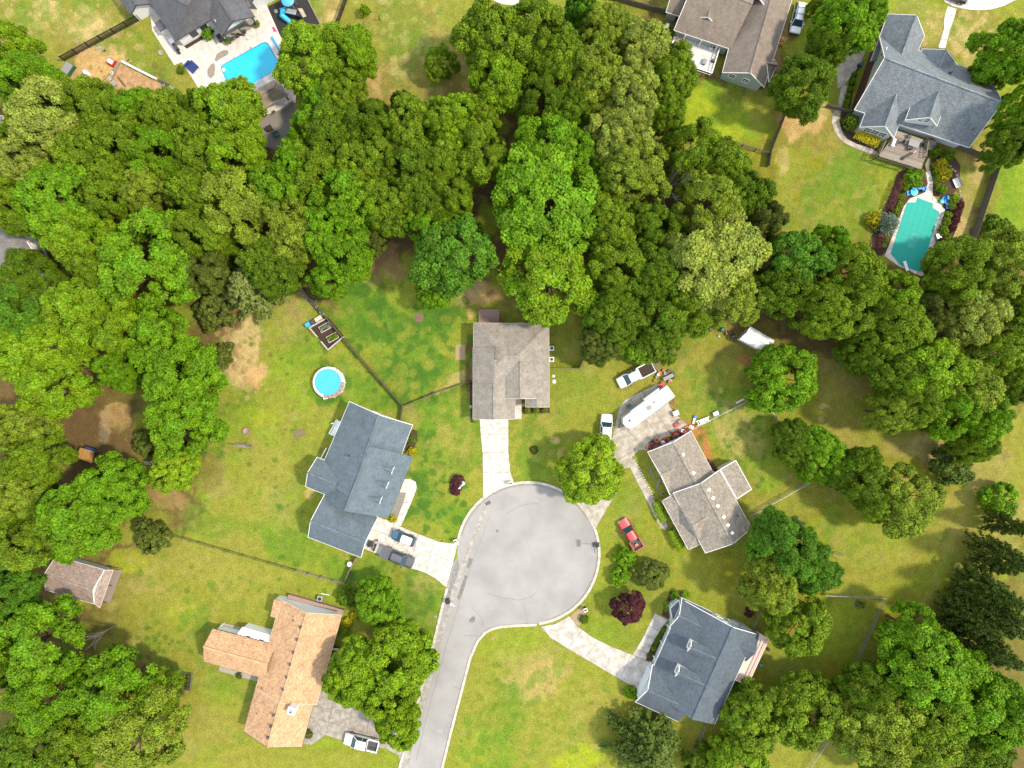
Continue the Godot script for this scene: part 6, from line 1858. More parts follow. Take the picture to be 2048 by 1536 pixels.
# ---------------------------------------------------------------- yard things
func bush(x: float, y: float, r: float, h: float, leafm: String, label: String, group := "", called := "bush") -> Node3D:
	return tree("shrub%d" % (rng.randi() % 2), x, y, r, h, leafm, label, called, "bush", group)

# long clipped hedge of leaves: a run of leaf clumps along a path
func hedge(label: String, pts: Array, w: float, h: float, leafm: String, called := "hedge", leaf := 0.16, dens := 190) -> void:
	var r := RandomNumberGenerator.new()
	r.seed = label.hash()
	var V := PackedVector3Array(); var N := PackedVector3Array(); var C := PackedColorArray(); var I := PackedInt32Array()
	var a := pp(pts)
	for k in a.size() - 1:
		var s: Vector3 = a[k] - a[0]; var e: Vector3 = a[k + 1] - a[0]
		var d := (e - s).normalized(); var sd := Vector3(-d.z, 0, d.x)
		for j in int(s.distance_to(e) * dens):
			var t := r.randf()
			var th := r.randf_range(-1.25, 1.25)
			var ro := r.randf_range(0.8, 1.05)
			var out := (sd * sin(th) + Vector3(0, cos(th), 0)).normalized()
			var p := s.lerp(e, t) + sd * sin(th) * w * 0.5 * ro + Vector3(0, h * 0.35 + cos(th) * h * 0.65 * ro, 0)
			var nn := (out * 0.8 + Vector3(r.randfn(), r.randfn() + 0.6, r.randfn()) * 0.5).normalized()
			var tg := nn.cross(Vector3(r.randfn(), r.randfn(), r.randfn())).normalized()
			var b := nn.cross(tg)
			var sz := leaf * r.randf_range(0.7, 1.2)
			tg *= sz * 0.5; b *= sz * 0.36
			var f := r.randf_range(0.55, 1.0)
			var q := V.size()
			V.append(p - tg); V.append(p + b); V.append(p + tg); V.append(p - b)
			for z in 4:
				N.append((nn + out * 0.5).normalized()); C.append(Color(f, f, f))
			I.append(q); I.append(q + 1); I.append(q + 2); I.append(q); I.append(q + 2); I.append(q + 3)
	var o := thing(called, label, "hedge", a[0])
	part("leaves", packed(V, N, C, I), M[leafm], o)
	var st := MB.new()
	for k in a.size() - 1: st.bar(a[k] - a[0] + Vector3(0, 0.12, 0), a[k + 1] - a[0] + Vector3(0, 0.12, 0), 0.08, 0.24)
	part("stem", st, M.bark, o)

func disc(called: String, label: String, cat: String, x: float, y: float, prof: Array, m: Material, sides := 20, group := "") -> MeshInstance3D:
	var b := MB.new()
	b.lathe(Vector3.ZERO, prof, sides)
	return solo(called, label, cat, b, m, group, P(x, y))

# a thing made of boxes: [part name, material key, x, y, z, size x, y, z]
func kit(called: String, label: String, cat: String, x: float, y: float, turn: float, boxes: Array, group := "", lift := 0.0) -> Node3D:
	var o := thing(called, label, cat, P(x, y) + Vector3(0, lift, 0), turn, group)
	for q in boxes:
		var b := MB.new()
		if q.size() > 8: b.lathe(Vector3(q[2], q[3] - q[6] / 2, q[4]), [Vector2(q[5] / 2 * 0.9, 0), Vector2(q[5] / 2, q[6]), Vector2(0, q[6] * 1.01)], 12)
		else: b.bx(Vector3(q[2], q[3], q[4]), Vector3(q[5], q[6], q[7]))
		part(q[0], b, M[q[1]], o)
	return o

func water(key: String, c: Color) -> StandardMaterial3D:
	var m := mat(key, c, 0.08)
	m.albedo_texture = noise_tex("ripple", 256, 256, 0.05, Color(0.80, 0.88, 0.93), Color(1, 1, 1), 3)
	m.uv1_triplanar = true
	m.uv1_world_triplanar = true
	m.uv1_scale = Vector3.ONE * 0.35
	m.normal_enabled = true
	m.normal_texture = _bump()
	m.normal_scale = 0.6
	return m

func _bump() -> ImageTexture:
	if tex.has("wave"): return tex["wave"]
	var f := FastNoiseLite.new()
	f.frequency = 0.04
	var im := f.get_seamless_image(256, 256)
	im.bump_map_to_normal_map(4.0)
	tex["wave"] = ImageTexture.create_from_image(im)
	return tex["wave"]

func mower(label: String, x: float, y: float, turn: float, c: String, big := false) -> void:
	var s := 1.25 if big else 1.0
	kit("lawn_mower", label, "mower", x, y, turn, [["deck", c, 0, 0.28 * s, 0, 0.75 * s, 0.26, 0.55 * s], ["engine", "black", 0.05, 0.5 * s, 0, 0.34 * s, 0.28, 0.3 * s], ["handle", "dark_grey", -0.62 * s, 0.8, 0.2, 0.7, 0.05, 0.05], ["handle", "dark_grey", -0.62 * s, 0.8, -0.2, 0.7, 0.05, 0.05], ["handle", "black", -0.98 * s, 0.82, 0, 0.05, 0.06, 0.5],
		["wheel", "tyre", 0.3 * s, 0.13, 0.3 * s, 0.24, 0.26, 0.1], ["wheel", "tyre", 0.3 * s, 0.13, -0.3 * s, 0.24, 0.26, 0.1], ["wheel", "tyre", -0.3 * s, 0.15, 0.3 * s, 0.3, 0.3, 0.1], ["wheel", "tyre", -0.3 * s, 0.15, -0.3 * s, 0.3, 0.3, 0.1]] + ([["seat", "black", -0.35, 0.75, 0, 0.4, 0.12, 0.42]] if big else []), "yard machines lined up behind the brown house")

func lounge_chair(label: String, x: float, y: float, turn: float) -> void:
	kit("garden_chair", label, "chair", x, y, turn, [["seat", "blue_plastic", 0, 0.38, 0, 0.6, 0.05, 0.56], ["backrest", "blue_plastic", -0.36, 0.68, 0, 0.16, 0.6, 0.56], ["armrest", "blue_plastic", -0.02, 0.58, 0.31, 0.62, 0.04, 0.1], ["armrest", "blue_plastic", -0.02, 0.58, -0.31, 0.62, 0.04, 0.1], ["leg", "blue_plastic", 0.26, 0.27, 0.29, 0.07, 0.55, 0.06], ["leg", "blue_plastic", 0.26, 0.27, -0.29, 0.07, 0.55, 0.06], ["leg", "blue_plastic", -0.28, 0.27, 0.29, 0.07, 0.55, 0.06], ["leg", "blue_plastic", -0.28, 0.27, -0.29, 0.07, 0.55, 0.06]], "blue chairs round the covered pool")

func stones(called: String, label: String, cat: String, pts: Array, step: float, lo: float, hi: float, m: Material, spread := 0.0) -> void:
	var a := pp(pts)
	var o := thing(called, label, cat, a[0])
	for k in a.size() - 1:
		var n := maxi(1, int(a[k].distance_to(a[k + 1]) / step))
		for j in n:
			var p: Vector3 = a[k].lerp(a[k + 1], (j + 0.5) / n) - a[0] + Vector3(rr(-spread, spread), 0, rr(-spread, spread))
			var b := MB.new()
			var s := rr(lo, hi)
			b.lathe(p + Vector3(0, -0.03, 0), [Vector2(s * 0.5, 0), Vector2(s * 0.55, s * 0.3), Vector2(s * 0.3, s * 0.5), Vector2(0, s * 0.52)], 6)
			part("stone", b, m, o)

func yards() -> void:
	_pool_patio()
	_north_west()
	_pool_garden()
	_west_lawn()
	_street()
	_brown_house_yard()
	_lower_right_yard()

func _pool_patio() -> void:
	paving("patio", "pale concrete patio round the blue pool", [300, 28, 305, 62, 349, 131, 364, 124.5, 398, 178, 383, 193, 400, 218, 440, 226, 470, 215, 497, 190, 530, 235, 592, 205, 592, 130, 561, 73, 527, -5, 440, -30, 330, -10], [[364, 124, 470, 60], [398, 178, 560, 80], [440, 100, 490, 200], [500, 60, 560, 160], [300, 70, 370, 30]], 0.06, M.concrete_patio, 0.012)
	# the pool: tiled rim, water, steps
	var rim := MB.new()
	var sh := [442, 137, 444, 131, 450, 127, 524, 86, 531, 84, 537, 87, 541, 95, 556, 122, 557, 131, 552, 140, 514, 163, 507, 170, 499, 166, 470, 183, 464, 183, 460, 177]
	var o := thing("swimming_pool", "blue in-ground swimming pool partly under the yellow green tree", "pool", P(500, 135))
	rim.prism(pp(sh), 0.0, 0.068)
	pw("liner", rim, M.pool_liner, o)
	var w := MB.new()
	var s2 := []
	for k in range(0, sh.size(), 2):
		s2.append(lerpf(sh[k], 500 + 1.0, 0.035)); s2.append(lerpf(sh[k + 1], 134 + 3.5, 0.05))
	w.prism(pp(s2), 0.01, 0.076)
	pw("water", w, water("pool_water", lin(0.015, 0.50, 0.70)), o)
	var st := MB.new()
	st.prism(pp([440, 156, 446, 151, 458, 172, 451, 176]), 0.0, 0.072)
	pw("step", st, water("shallow_water", lin(0.42, 0.56, 0.60)), o)
	var st2 := MB.new()
	var half := []
	for k in 9:
		var an := deg_to_rad(lerpf(-32, 148, k / 8.0))
		half.append(513 + cos(an) * 8.5); half.append(161 + sin(an) * 8.5)
	st2.prism(pp(half), 0.0, 0.0725)
	pw("step", st2, M.shallow_water, o)
	var sk := MB.new()
	sk.bx(P(448, 140) + Vector3(0, 0.09, 0), Vector3(0.45, 0.06, 0.5), 0.5)
	pw("skimmer", sk, M.white, o)
	flat("damp_patch", "upper brown damp patch on the patio", [430, 120, 434, 108, 446, 101, 455, 100, 458, 106, 452, 112, 440, 118, 433, 124], -0.05, 0.068, M.damp)
	flat("damp_patch", "lower brown damp patch on the patio left of the pool", [415, 140, 422, 129, 429, 127, 431, 137, 428, 152, 421, 158, 415, 150], -0.05, 0.068, M.damp)
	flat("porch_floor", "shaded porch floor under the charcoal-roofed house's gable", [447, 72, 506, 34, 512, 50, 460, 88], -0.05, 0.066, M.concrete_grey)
	kit("sun_lounger", "navy blue covered lounger on the patio's left edge", "lounger", 386, 135, -0.75, [["seat", "navy_cloth", 0, 0.32, 0, 1.7, 0.14, 1.5], ["backrest", "navy_cloth", -0.85, 0.5, 0.2, 0.3, 0.5, 1.2], ["leg", "black", 0.7, 0.13, 0.6, 0.06, 0.26, 0.06], ["leg", "black", 0.7, 0.13, -0.6, 0.06, 0.26, 0.06], ["leg", "black", -0.7, 0.13, 0.6, 0.06, 0.26, 0.06]])
	var cs := 0
	for c in [[407, 186, "brown wicker armchair by the lower patio corner, left one"], [418, 186, "brown wicker armchair by the lower patio corner, right one"]]:
		kit("armchair", c[2], "chair", c[0], c[1], 0.4 + cs, [["seat", "brown_deck", 0, 0.3, 0, 0.75, 0.4, 0.75], ["backrest", "brown_deck", -0.35, 0.65, 0, 0.14, 0.5, 0.8], ["armrest", "brown_deck", 0, 0.52, 0.36, 0.7, 0.16, 0.12], ["armrest", "brown_deck", 0, 0.52, -0.36, 0.7, 0.16, 0.12]])
		cs += 1
	kit("hot_tub", "grey square hot tub with white edges half under the trees", "tub", 387, 206, 0.75, [["cover", "grey", 0, 0.62, 0, 2.4, 0.16, 1.9], ["shell", "white", 0, 0.3, 0, 2.6, 0.58, 2.1], ["rim", "white", -0.2, 0.74, -1.0, 2.6, 0.1, 0.2]])
	for q in [[398, 199, "potted green plant beside the hot tub"], [517, 52, "potted plant on the porch edge"], [459, 86, "potted plant at the porch's lower corner"]]:
		var pt := kit("potted_plant", q[2], "plant", q[0], q[1], 0, [["pot", "terracotta", 0, 0.25, 0, 0.6, 0.5, 0.6, "round"]])
		var lf := part("leaves", arch_small(), M.leaf_fresh, pt)
		lf.scale = Vector3(0.32, 0.32, 0.32); lf.position.y = 0.45
	bush(360, 139, 8, 0.9, "leaf_deep", "small round dark bush at the patio's inner corner")
	disc("fire_ring", "small pale stone ring on the lawn left of the patio", "fire pit", 322, 106, [Vector2(0.42, 0), Vector2(0.44, 0.18), Vector2(0.3, 0.19), Vector2(0.28, 0.05), Vector2(0, 0.04)], M.stone)
	kit("equipment_rack", "dark outdoor equipment along the house's left wall", "machine", 352, 92, -0.95, [["unit", "steel", -0.5, 0.5, 0, 0.9, 1.0, 0.7], ["unit", "dark_grey", 0.6, 0.4, 0.1, 0.8, 0.8, 0.6], ["pump", "black", 1.3, 0.3, 0.2, 0.5, 0.6, 0.4]])
	kit("air_conditioner", "square grey air conditioner by the porch corner", "air conditioner", 443, 78, 0.55, [["cabinet", "dark_grey", 0, 0.45, 0, 0.95, 0.9, 0.95], ["fan_guard", "black", 0, 0.92, 0, 0.8, 0.04, 0.8, "round"]])
	for q in [[497, 77, "white ball on the patio above the pool", 0.28, "white"], [502, 96, "small drain cover at the pool's upper rim", 0.16, "grey"]]:
		disc("patio_item", q[1 + 1], "ball" if q[4] == "white" else "cover", q[0], q[1], [Vector2(0.05, 0.06), Vector2(q[3], 0.06 + q[3] * 0.5), Vector2(q[3] * 0.7, 0.06 + q[3]), Vector2(0, 0.07 + q[3] * 1.1)], M[q[4]], 10)
	kit("pool_float", "long blue pool float lying right of the pool", "float", 551, 87, -1.05, [["tube", "blue_plastic", 0, 0.16, 0.1, 2.4, 0.16, 0.18], ["tube", "cyan_plastic", 0, 0.16, -0.1, 2.4, 0.16, 0.18]])
	kit("toy", "pink toy on the patio by the play area", "toy", 549, 59, -0.95, [["body", "pink", 0, 0.16, 0, 0.7, 0.2, 0.3], ["head", "pink", 0.35, 0.26, 0, 0.26, 0.22, 0.26]])
	for k in 3:
		kit("patio_chair", ["dark slung chair nearest the house under the porch", "dark slung chair in the middle of the porch", "dark slung chair at the porch's outer corner"][k], "chair", 466 + k * 12, 79 - k * 7, 0.5 + k * 0.6, [["seat", "dark_grey", 0, 0.4, 0, 0.6, 0.05, 0.55], ["backrest", "dark_grey", -0.32, 0.7, 0, 0.08, 0.6, 0.55], ["leg", "black", 0.25, 0.2, 0.25, 0.05, 0.4, 0.05], ["leg", "black", 0.25, 0.2, -0.25, 0.05, 0.4, 0.05], ["leg", "black", -0.25, 0.2, 0.25, 0.05, 0.4, 0.05], ["leg", "black", -0.25, 0.2, -0.25, 0.05, 0.4, 0.05]], "porch chairs")
	bush(413, 66, 12, 1.4, "leaf_fresh", "leafy bush in the bed below the white wall of the pool house")
	flat("mulch_bed", "narrow mulch bed along the white wall above the patio", [368, 93, 425, 58, 430, 64, 374, 98], -0.05, 0.075, M.mulch)
	# gravel sitting area
	flat("gravel_area", "grey gravel sitting area below the pavilion", [500, 262, 530, 236, 560, 226, 588, 207, 600, 240, 604, 296, 560, 300, 515, 290], -0.05, 0.03, M.gravel)
	for q in [[541, 258, "dark brown garden chair in the gravel area", "brown_deck"], [554, 270, "dark green garden chair in the gravel area", "green_plastic"]]:
		kit("garden_chair", q[2], "chair", q[0], q[1], 0.5, [["seat", q[3], 0, 0.35, 0, 0.8, 0.08, 0.8], ["backrest", q[3], -0.4, 0.65, 0, 0.12, 0.6, 0.8], ["armrest", q[3], 0, 0.55, 0.4, 0.8, 0.06, 0.12], ["armrest", q[3], 0, 0.55, -0.4, 0.8, 0.06, 0.12], ["leg", q[3], 0.3, 0.17, 0, 0.08, 0.34, 0.7]])
	# play area
	flat("play_surface", "dark rubber chip play surface beside the patio", [529, 17, 576, -8, 612, -8, 641, 49, 590, 90, 562, 73], -0.05, 0.05, M.rubber_mulch)
	var bd := MB.new()
	for l in [[612, -8, 641, 49], [641, 49, 590, 90]]: bd.bar(P(l[0], l[1]) + Vector3(0, 0.1, 0), P(l[2], l[3]) + Vector3(0, 0.1, 0), 0.15, 0.2)
	struct("edging", "timber edging of the play surface", bd, M.deck_wood)
	var ps := thing("playset", "climbing frame with a round blue roof and a blue spiral slide", "playset", P(586, 22))
	var rf := MB.new(); rf.lathe(Vector3(0, 0, -0.3), [Vector2(1.05, 2.75), Vector2(1.02, 2.85), Vector2(0.6, 3.05), Vector2(0, 3.2)], 18); part("roof", rf, M.playset_blue, ps)
	for k in 4:
		var po := MB.new(); po.bx(Vector3(0.7 if k & 1 else -0.7, 1.4, 0.4 if k & 2 else -1.0), Vector3(0.1, 2.8, 0.1)); part("post", po, M.grey, ps)
	var pf := MB.new(); pf.bx(Vector3(0, 1.3, 0.75), Vector3(1.9, 0.1, 0.8), -0.2); part("platform", pf, M.steel, ps)
	var sl := MB.new(); sl.tube([Vector3(-0.6, 1.5, 0.5), Vector3(-1.3, 1.2, 0.6), Vector3(-1.5, 0.95, 1.2), Vector3(-1.0, 0.7, 1.6), Vector3(-0.5, 0.45, 1.9), Vector3(-0.3, 0.25, 2.6)], [0.42, 0.45, 0.48, 0.45, 0.42, 0.4], 10); part("slide", sl, M.cyan_plastic, ps)
	var rk := MB.new(); rk.poly([Vector3(1.2, 1.4, 0.3), Vector3(1.9, 1.2, 0.2), Vector3(2.3, 0.2, 1.0), Vector3(1.7, 0.2, 1.2)]); part("climbing_wall", rk, M.siding_tan, ps)
	var dm := MB.new(); dm.bx(Vector3(1.1, 0.7, 1.2), Vector3(0.9, 1.2, 0.5), -0.3); part("panel", dm, M.black, ps)
	var tl := MB.new(); tl.bar(Vector3(-1.9, 1.0, 0.2), Vector3(-0.9, 1.1, 0.1), 0.2, 0.16); part("telescope", tl, M.blue_plastic, ps)
	disc("spinning_seat", "round dark disc seat on the play surface", "toy", 553, 23, [Vector2(0.32, 0.06), Vector2(0.36, 0.16), Vector2(0.2, 0.2), Vector2(0, 0.16)], M.grey, 14)

var _small: ArrayMesh
func arch_small() -> ArrayMesh:
	return arch["shrub0"][0]

func _north_west() -> void:
	# raised earth bed with board edging
	flat("soil_bed", "raised bed of bare orange soil at the upper left", [241, 128, 336, 176, 318, 208, 250, 200, 214, 178], -0.05, 0.08, M.soil)
	var o := thing("bed_edging", "whitewashed board edging along the top of the orange soil bed", "edging", P(245, 124))
	for l in [[245, 124, 268, 136], [268, 136, 290, 147], [290, 147, 314, 159], [318, 161, 338, 171]]:
		var b := MB.new(); b.bar(P(l[0], l[1]) + Vector3(0, 0.2, 0), P(l[2], l[3]) + Vector3(0, 0.2, 0), 0.35, 0.35); pw("board", b, M.white_a if l[0] < 316 else M.dark_grey, o)
	for k in 4:
		var b := MB.new(); b.bar(P(340 + k * 2.6, 172 + k * 1.3) + Vector3(0, 0.12 + k * 0.01, 0), P(328 + k * 2.6, 196 + k * 1.3) + Vector3(0, 0.12, 0), 0.17, 0.12)
		solo("board", ["leftmost of the pale boards at the soil bed's right end", "second of the pale boards at the soil bed's right end", "third of the pale boards at the soil bed's right end", "rightmost of the pale boards at the soil bed's right end"][k], "board", b, M.plank_c, "pale boards at the soil bed")
	var le := MB.new(); le.bar(P(240, 126) + Vector3(0, 0.18, 0), P(222, 162) + Vector3(0, 0.18, 0), 0.3, 0.3)
	solo("board", "pinkish board closing the left end of the soil bed", "board", le, M.deck_wood)
	for k in 3:
		var yb := MB.new(); yb.bar(P(201 + k * 3, 165 - k * 1.5) + Vector3(0, 0.07 + k * 0.04, 0), P(228 + k * 1.5, 137 - k * 1) + Vector3(0, 0.07 + k * 0.04, 0), 0.12, 0.06)
		solo("board", ["lowest of three yellow boards left of the soil bed", "middle of three yellow boards left of the soil bed", "top of three yellow boards left of the soil bed"][k], "board", yb, M.yellow_wood, "yellow boards left of the soil bed")
	kit("utility_cart", "red and white cart at the soil bed's upper left corner", "cart", 225, 126, -0.55, [["body", "red", 0, 0.4, 0, 1.25, 0.5, 0.95], ["lid", "white", 0, 0.68, 0, 0.95, 0.08, 0.6], ["wheel", "tyre", 0.4, 0.15, 0.5, 0.3, 0.3, 0.1], ["wheel", "tyre", 0.4, 0.15, -0.5, 0.3, 0.3, 0.1]])
	for q in [[226, 148, "white box", "white", 0.5], [221, 160, "pale round tub", "concrete_patio", 0.6], [216, 172, "small pale box", "siding_tan", 0.35], [231, 169, "striped crate", "steel", 0.7], [195, 98, "left pale bucket by the black fence", "concrete_patio", 0.4], [200, 96, "right pale bucket by the black fence", "concrete_patio", 0.4], [209, 101, "dark pot by the black fence", "black", 0.35], [256, 120, "small black pot on the grass above the soil bed", "black", 0.3], [330, 173, "black planter at the soil bed's right corner", "black", 0.6]]:
		kit("garden_box", (q[2] + " left of the soil bed") if "fence" not in q[2] and "soil" not in q[2] else q[2], "container", q[0], q[1], rr(0, 3), [["tub", q[3], 0, q[4] * 0.4, 0, q[4], q[4] * 0.8, q[4] * 0.8], ["rim", "grey", 0, q[4] * 0.82, 0, q[4] * 0.8, 0.04, q[4] * 0.6]])
	hedge("row of leafy vegetables at the right end of the soil bed", [319, 177, 310, 194], 0.6, 0.35, "leaf_shrub", "vegetable_row", 0.2, 60)
	hedge("short row of seedlings in the left of the soil bed", [236, 154, 252, 174], 0.3, 0.2, "leaf_dull", "vegetable_row", 0.15, 25)
	kit("tarpaulin", "dark green tarpaulin under the tree below the black fence", "tarpaulin", 140, 140, -0.6, [["sheet", "green_plastic", 0, 0.4, 0, 1.4, 0.8, 2.0], ["frame", "grey", 0, 0.83, 0, 1.3, 0.05, 1.8]])
	kit("trash_pile", "white bags at the woods' edge left of the yellow boards", "bags", 172, 146, 0.3, [["bag", "white", 0, 0.25, 0, 0.7, 0.5, 0.6, "round"], ["bag", "siding_pale", 0.4, 0.2, 0.4, 0.6, 0.4, 0.5, "round"]])
	# the clearing table and a post in the field
	kit("picnic_table", "grey weathered table in the dark brown clearing", "table", 1047, 217, 0.1, [["top", "pale_bark", 0, 0.74, 0, 1.9, 0.06, 1.0], ["bench", "pale_bark", 0, 0.44, 0.8, 1.9, 0.05, 0.28], ["bench", "pale_bark", 0, 0.44, -0.8, 1.9, 0.05, 0.28], ["leg", "old_wood", 0.7, 0.36, 0, 0.1, 0.72, 1.3], ["leg", "old_wood", -0.7, 0.36, 0, 0.1, 0.72, 1.3]])
	kit("marker_post", "short dark post in the north field", "post", 760, 40, 0, [["post", "bark", 0, 0.6, 0, 0.12, 1.2, 0.12], ["cap", "bark", 0, 1.22, 0, 0.18, 0.05, 0.18]])
	flat("paved_circle", "edge of a pale round paved area at the top of the north woods", [975, -6, 1060, -6, 1048, 6, 1030, 11, 1000, 8], -0.05, 0.05, M.concrete_patio)
	# riding mower behind the taupe house
	mower("orange riding mower behind the taupe-roofed house's low wing", 1312, 45, 1.2, "orange", true)
	kit("gas_tank", "white tank beside the taupe-roofed house's deck", "tank", 1333, 56, 1.3, [["body", "white", 0, 0.4, 0, 0.8, 0.7, 0.5], ["base", "dark_grey", 0, 0.04, 0, 0.9, 0.08, 0.6]])
	bush(1343, 64, 11, 1.2, "leaf_deep", "dark bush at the left corner of the white deck")
	for q in [[1350, 92, "orange crate at the white deck's left rail", "orange", 0.6], [1345, 104, "white bucket at the white deck's left rail", "white", 0.5], [1342, 112, "pinkish box at the white deck's left rail", "pink_deck", 0.5], [1355, 82, "tan chair at the white deck's upper left", "siding_tan", 0.8], [1422, 92, "orange box on the white deck under the eave", "orange", 0.7], [1428, 98, "dark barbecue on the white deck", "black", 0.9], [1418, 100, "pale table on the white deck", "siding_pale", 0.8], [1423, 128, "dark bin at the white deck's right corner", "black", 0.6], [1405, 130, "grey mat box on the white deck's lower edge", "grey", 0.9]]:
		kit("deck_item", q[2], "container", q[0], q[1], rr(0, 2), [["body", q[3], 0, 0.25, 0, q[4], 0.5, q[4] * 0.7], ["top", "grey", 0, 0.51, 0, q[4] * 0.7, 0.03, q[4] * 0.45]], "", 0.9)
	for q in [[1560, 78, "upper bright cut log pile right of the taupe house"], [1558, 88, "lower bright cut log pile right of the taupe house"]]:
		kit("log_pile", q[2], "wood", q[0], q[1], rr(0, 2), [["log", "new_wood", 0, 0.15, 0, 1.1, 0.3, 0.3], ["log", "new_wood_b", 0.1, 0.15, 0.35, 0.9, 0.28, 0.3], ["log", "new_wood", 0, 0.42, 0.15, 0.8, 0.25, 0.28]])

func _pool_garden() -> void:
	# planted beds
	flat("mulch_bed", "reddish mulch bed left of the covered pool", [1795, 345, 1815, 338, 1848, 342, 1854, 366, 1850, 385, 1818, 398, 1806, 414, 1778, 500, 1762, 512, 1744, 508, 1744, 470, 1765, 420, 1784, 380], -0.05, 0.03, M.mulch_red)
	flat("mulch_bed", "reddish mulch bed right of the path to the covered pool", [1858, 344, 1864, 318, 1900, 300, 1920, 330, 1920, 372, 1900, 395, 1866, 392], -0.05, 0.03, M.mulch_red)
	flat("mulch_bed", "reddish mulch bed along the right of the covered pool", [1890, 400, 1925, 395, 1930, 410, 1908, 470, 1890, 510, 1866, 530, 1858, 520, 1866, 480], -0.05, 0.03, M.mulch_red)
	paving("pool_deck", "pale concrete surround of the covered pool", [1850, 384, 1866, 391, 1890, 419, 1883, 445, 1864, 509, 1853, 548, 1842, 553, 1796, 532, 1768, 512, 1776, 494, 1807, 413, 1819, 397], [[1834, 385, 1834, 410], [1866, 385, 1862, 420], [1880, 440, 1900, 445], [1870, 470, 1890, 480], [1860, 500, 1880, 510], [1800, 430, 1780, 425], [1785, 470, 1770, 465]], 0.05, M.concrete_patio)
	paving("walkway", "pale path from the deck stairs to the covered pool", [1851, 344, 1860, 341, 1866, 362, 1865, 391, 1850, 385, 1855, 367], [[1850, 362, 1870, 360], [1850, 376, 1870, 377]], 0.06, M.concrete_patio)
	var o := thing("pool_cover", "teal mesh cover over the in-ground pool at the upper right", "pool cover", P(1832, 470))
	var poly := [1834.5, 395.5, 1865.6, 407, 1864.6, 416, 1878.5, 423.5, 1841, 545, 1799, 529, 1781, 507, 1809, 420, 1814, 405, 1831, 405]
	var b := MB.new(); b.prism(pp(poly), 0.0, 0.085); pw("sheet", b, M.pool_cover, o)
	var st := MB.new()
	var u := Vector2(31, 11.5) / 33.0; var v := Vector2(-0.29, 0.957)
	var base := PackedVector2Array()
	for k in range(0, poly.size(), 2): base.append(Vector2(poly[k], poly[k + 1]))
	for k in 14:
		for dirn in 2:
			var c := Vector2(1809, 418) + (v * k * 11.8 if dirn == 0 else u * k * 11.8)
			var d := u if dirn == 0 else v
			var n2 := Vector2(-d.y, d.x) * 0.32
			for piece in Geometry2D.intersect_polygons(base, PackedVector2Array([c - d * 200 - n2, c + d * 200 - n2, c + d * 200 + n2, c - d * 200 + n2])):
				var fl := []
				for z in piece: fl.append(z.x); fl.append(z.y)
				var q := MB.new(); q.prism(pp(fl), 0.08, 0.093 + 0.002 * dirn); pw("strap", q, M.pool_cover_dark, o)
	disc("sand_mark", "pale round water mark on the teal pool cover", "mark", 1829, 475, [Vector2(0.75, 0.088), Vector2(0.74, 0.089), Vector2(0.0, 0.0895)], M.cover_mark, 20)
	disc("sand_mark", "smaller pale water mark below the round one on the teal cover", "mark", 1822, 489, [Vector2(0.6, 0.088), Vector2(0.59, 0.089), Vector2(0.0, 0.0895)], M.cover_mark, 20)
	kit("diving_board", "short white diving board at the bottom of the covered pool", "diving board", 1809, 533, -1.25, [["board", "white", 0, 0.45, 0, 1.7, 0.08, 0.5], ["stand", "steel", -0.5, 0.22, 0, 0.4, 0.4, 0.4]])
	kit("pool_box", "grey pump box right of the covered pool", "box", 1874, 478, -1.3, [["box", "grey", 0, 0.35, 0, 1.5, 0.7, 0.75], ["lid", "steel", 0, 0.73, 0, 1.55, 0.06, 0.8]])
	# blue furniture
	for c in [[1813, 388, 0.3, "outermost left blue chair above the covered pool"], [1824, 377, 1.0, "blue chair left of the blue table"], [1834, 376, 1.6, "middle blue chair of the row above the covered pool"], [1845, 379, 2.0, "rightmost blue chair left of the pool path"], [1886, 399, 3.6, "upper blue chair right of the pool path"], [1890, 405, 4.4, "middle blue chair right of the pool path"], [1893, 414, 3.2, "lower blue chair right of the pool path"]]:
		lounge_chair(c[3], c[0], c[1], c[2])
	disc("garden_table", "round blue table among the blue chairs above the covered pool", "table", 1824, 386, [Vector2(0.3, 0.02), Vector2(0.08, 0.06), Vector2(0.08, 0.66), Vector2(0.62, 0.68), Vector2(0.64, 0.72), Vector2(0, 0.73)], M.cyan_plastic, 18)
	disc("garden_table", "small round blue table right of the pool path", "table", 1881, 404, [Vector2(0.2, 0.02), Vector2(0.06, 0.05), Vector2(0.06, 0.46), Vector2(0.34, 0.48), Vector2(0.35, 0.52), Vector2(0, 0.53)], M.cyan_plastic, 14)
	# clipped shrubs, hedges
	hedge("long dark purple hedge left of the covered pool", [1796, 363, 1786, 385, 1778, 408, 1773, 422], 1.7, 1.3, "leaf_purple")
	hedge("short dark purple hedge at the lower left of the covered pool", [1758, 470, 1754, 490, 1751, 506], 1.5, 1.2, "leaf_purple")
	hedge("bright golden hedge below the slate-roofed house's back wing", [1706, 268, 1728, 278, 1752, 288], 2.2, 1.5, "leaf_gold", "hedge", 0.26, 200)
	var gb := "clipped round bushes round the covered pool"
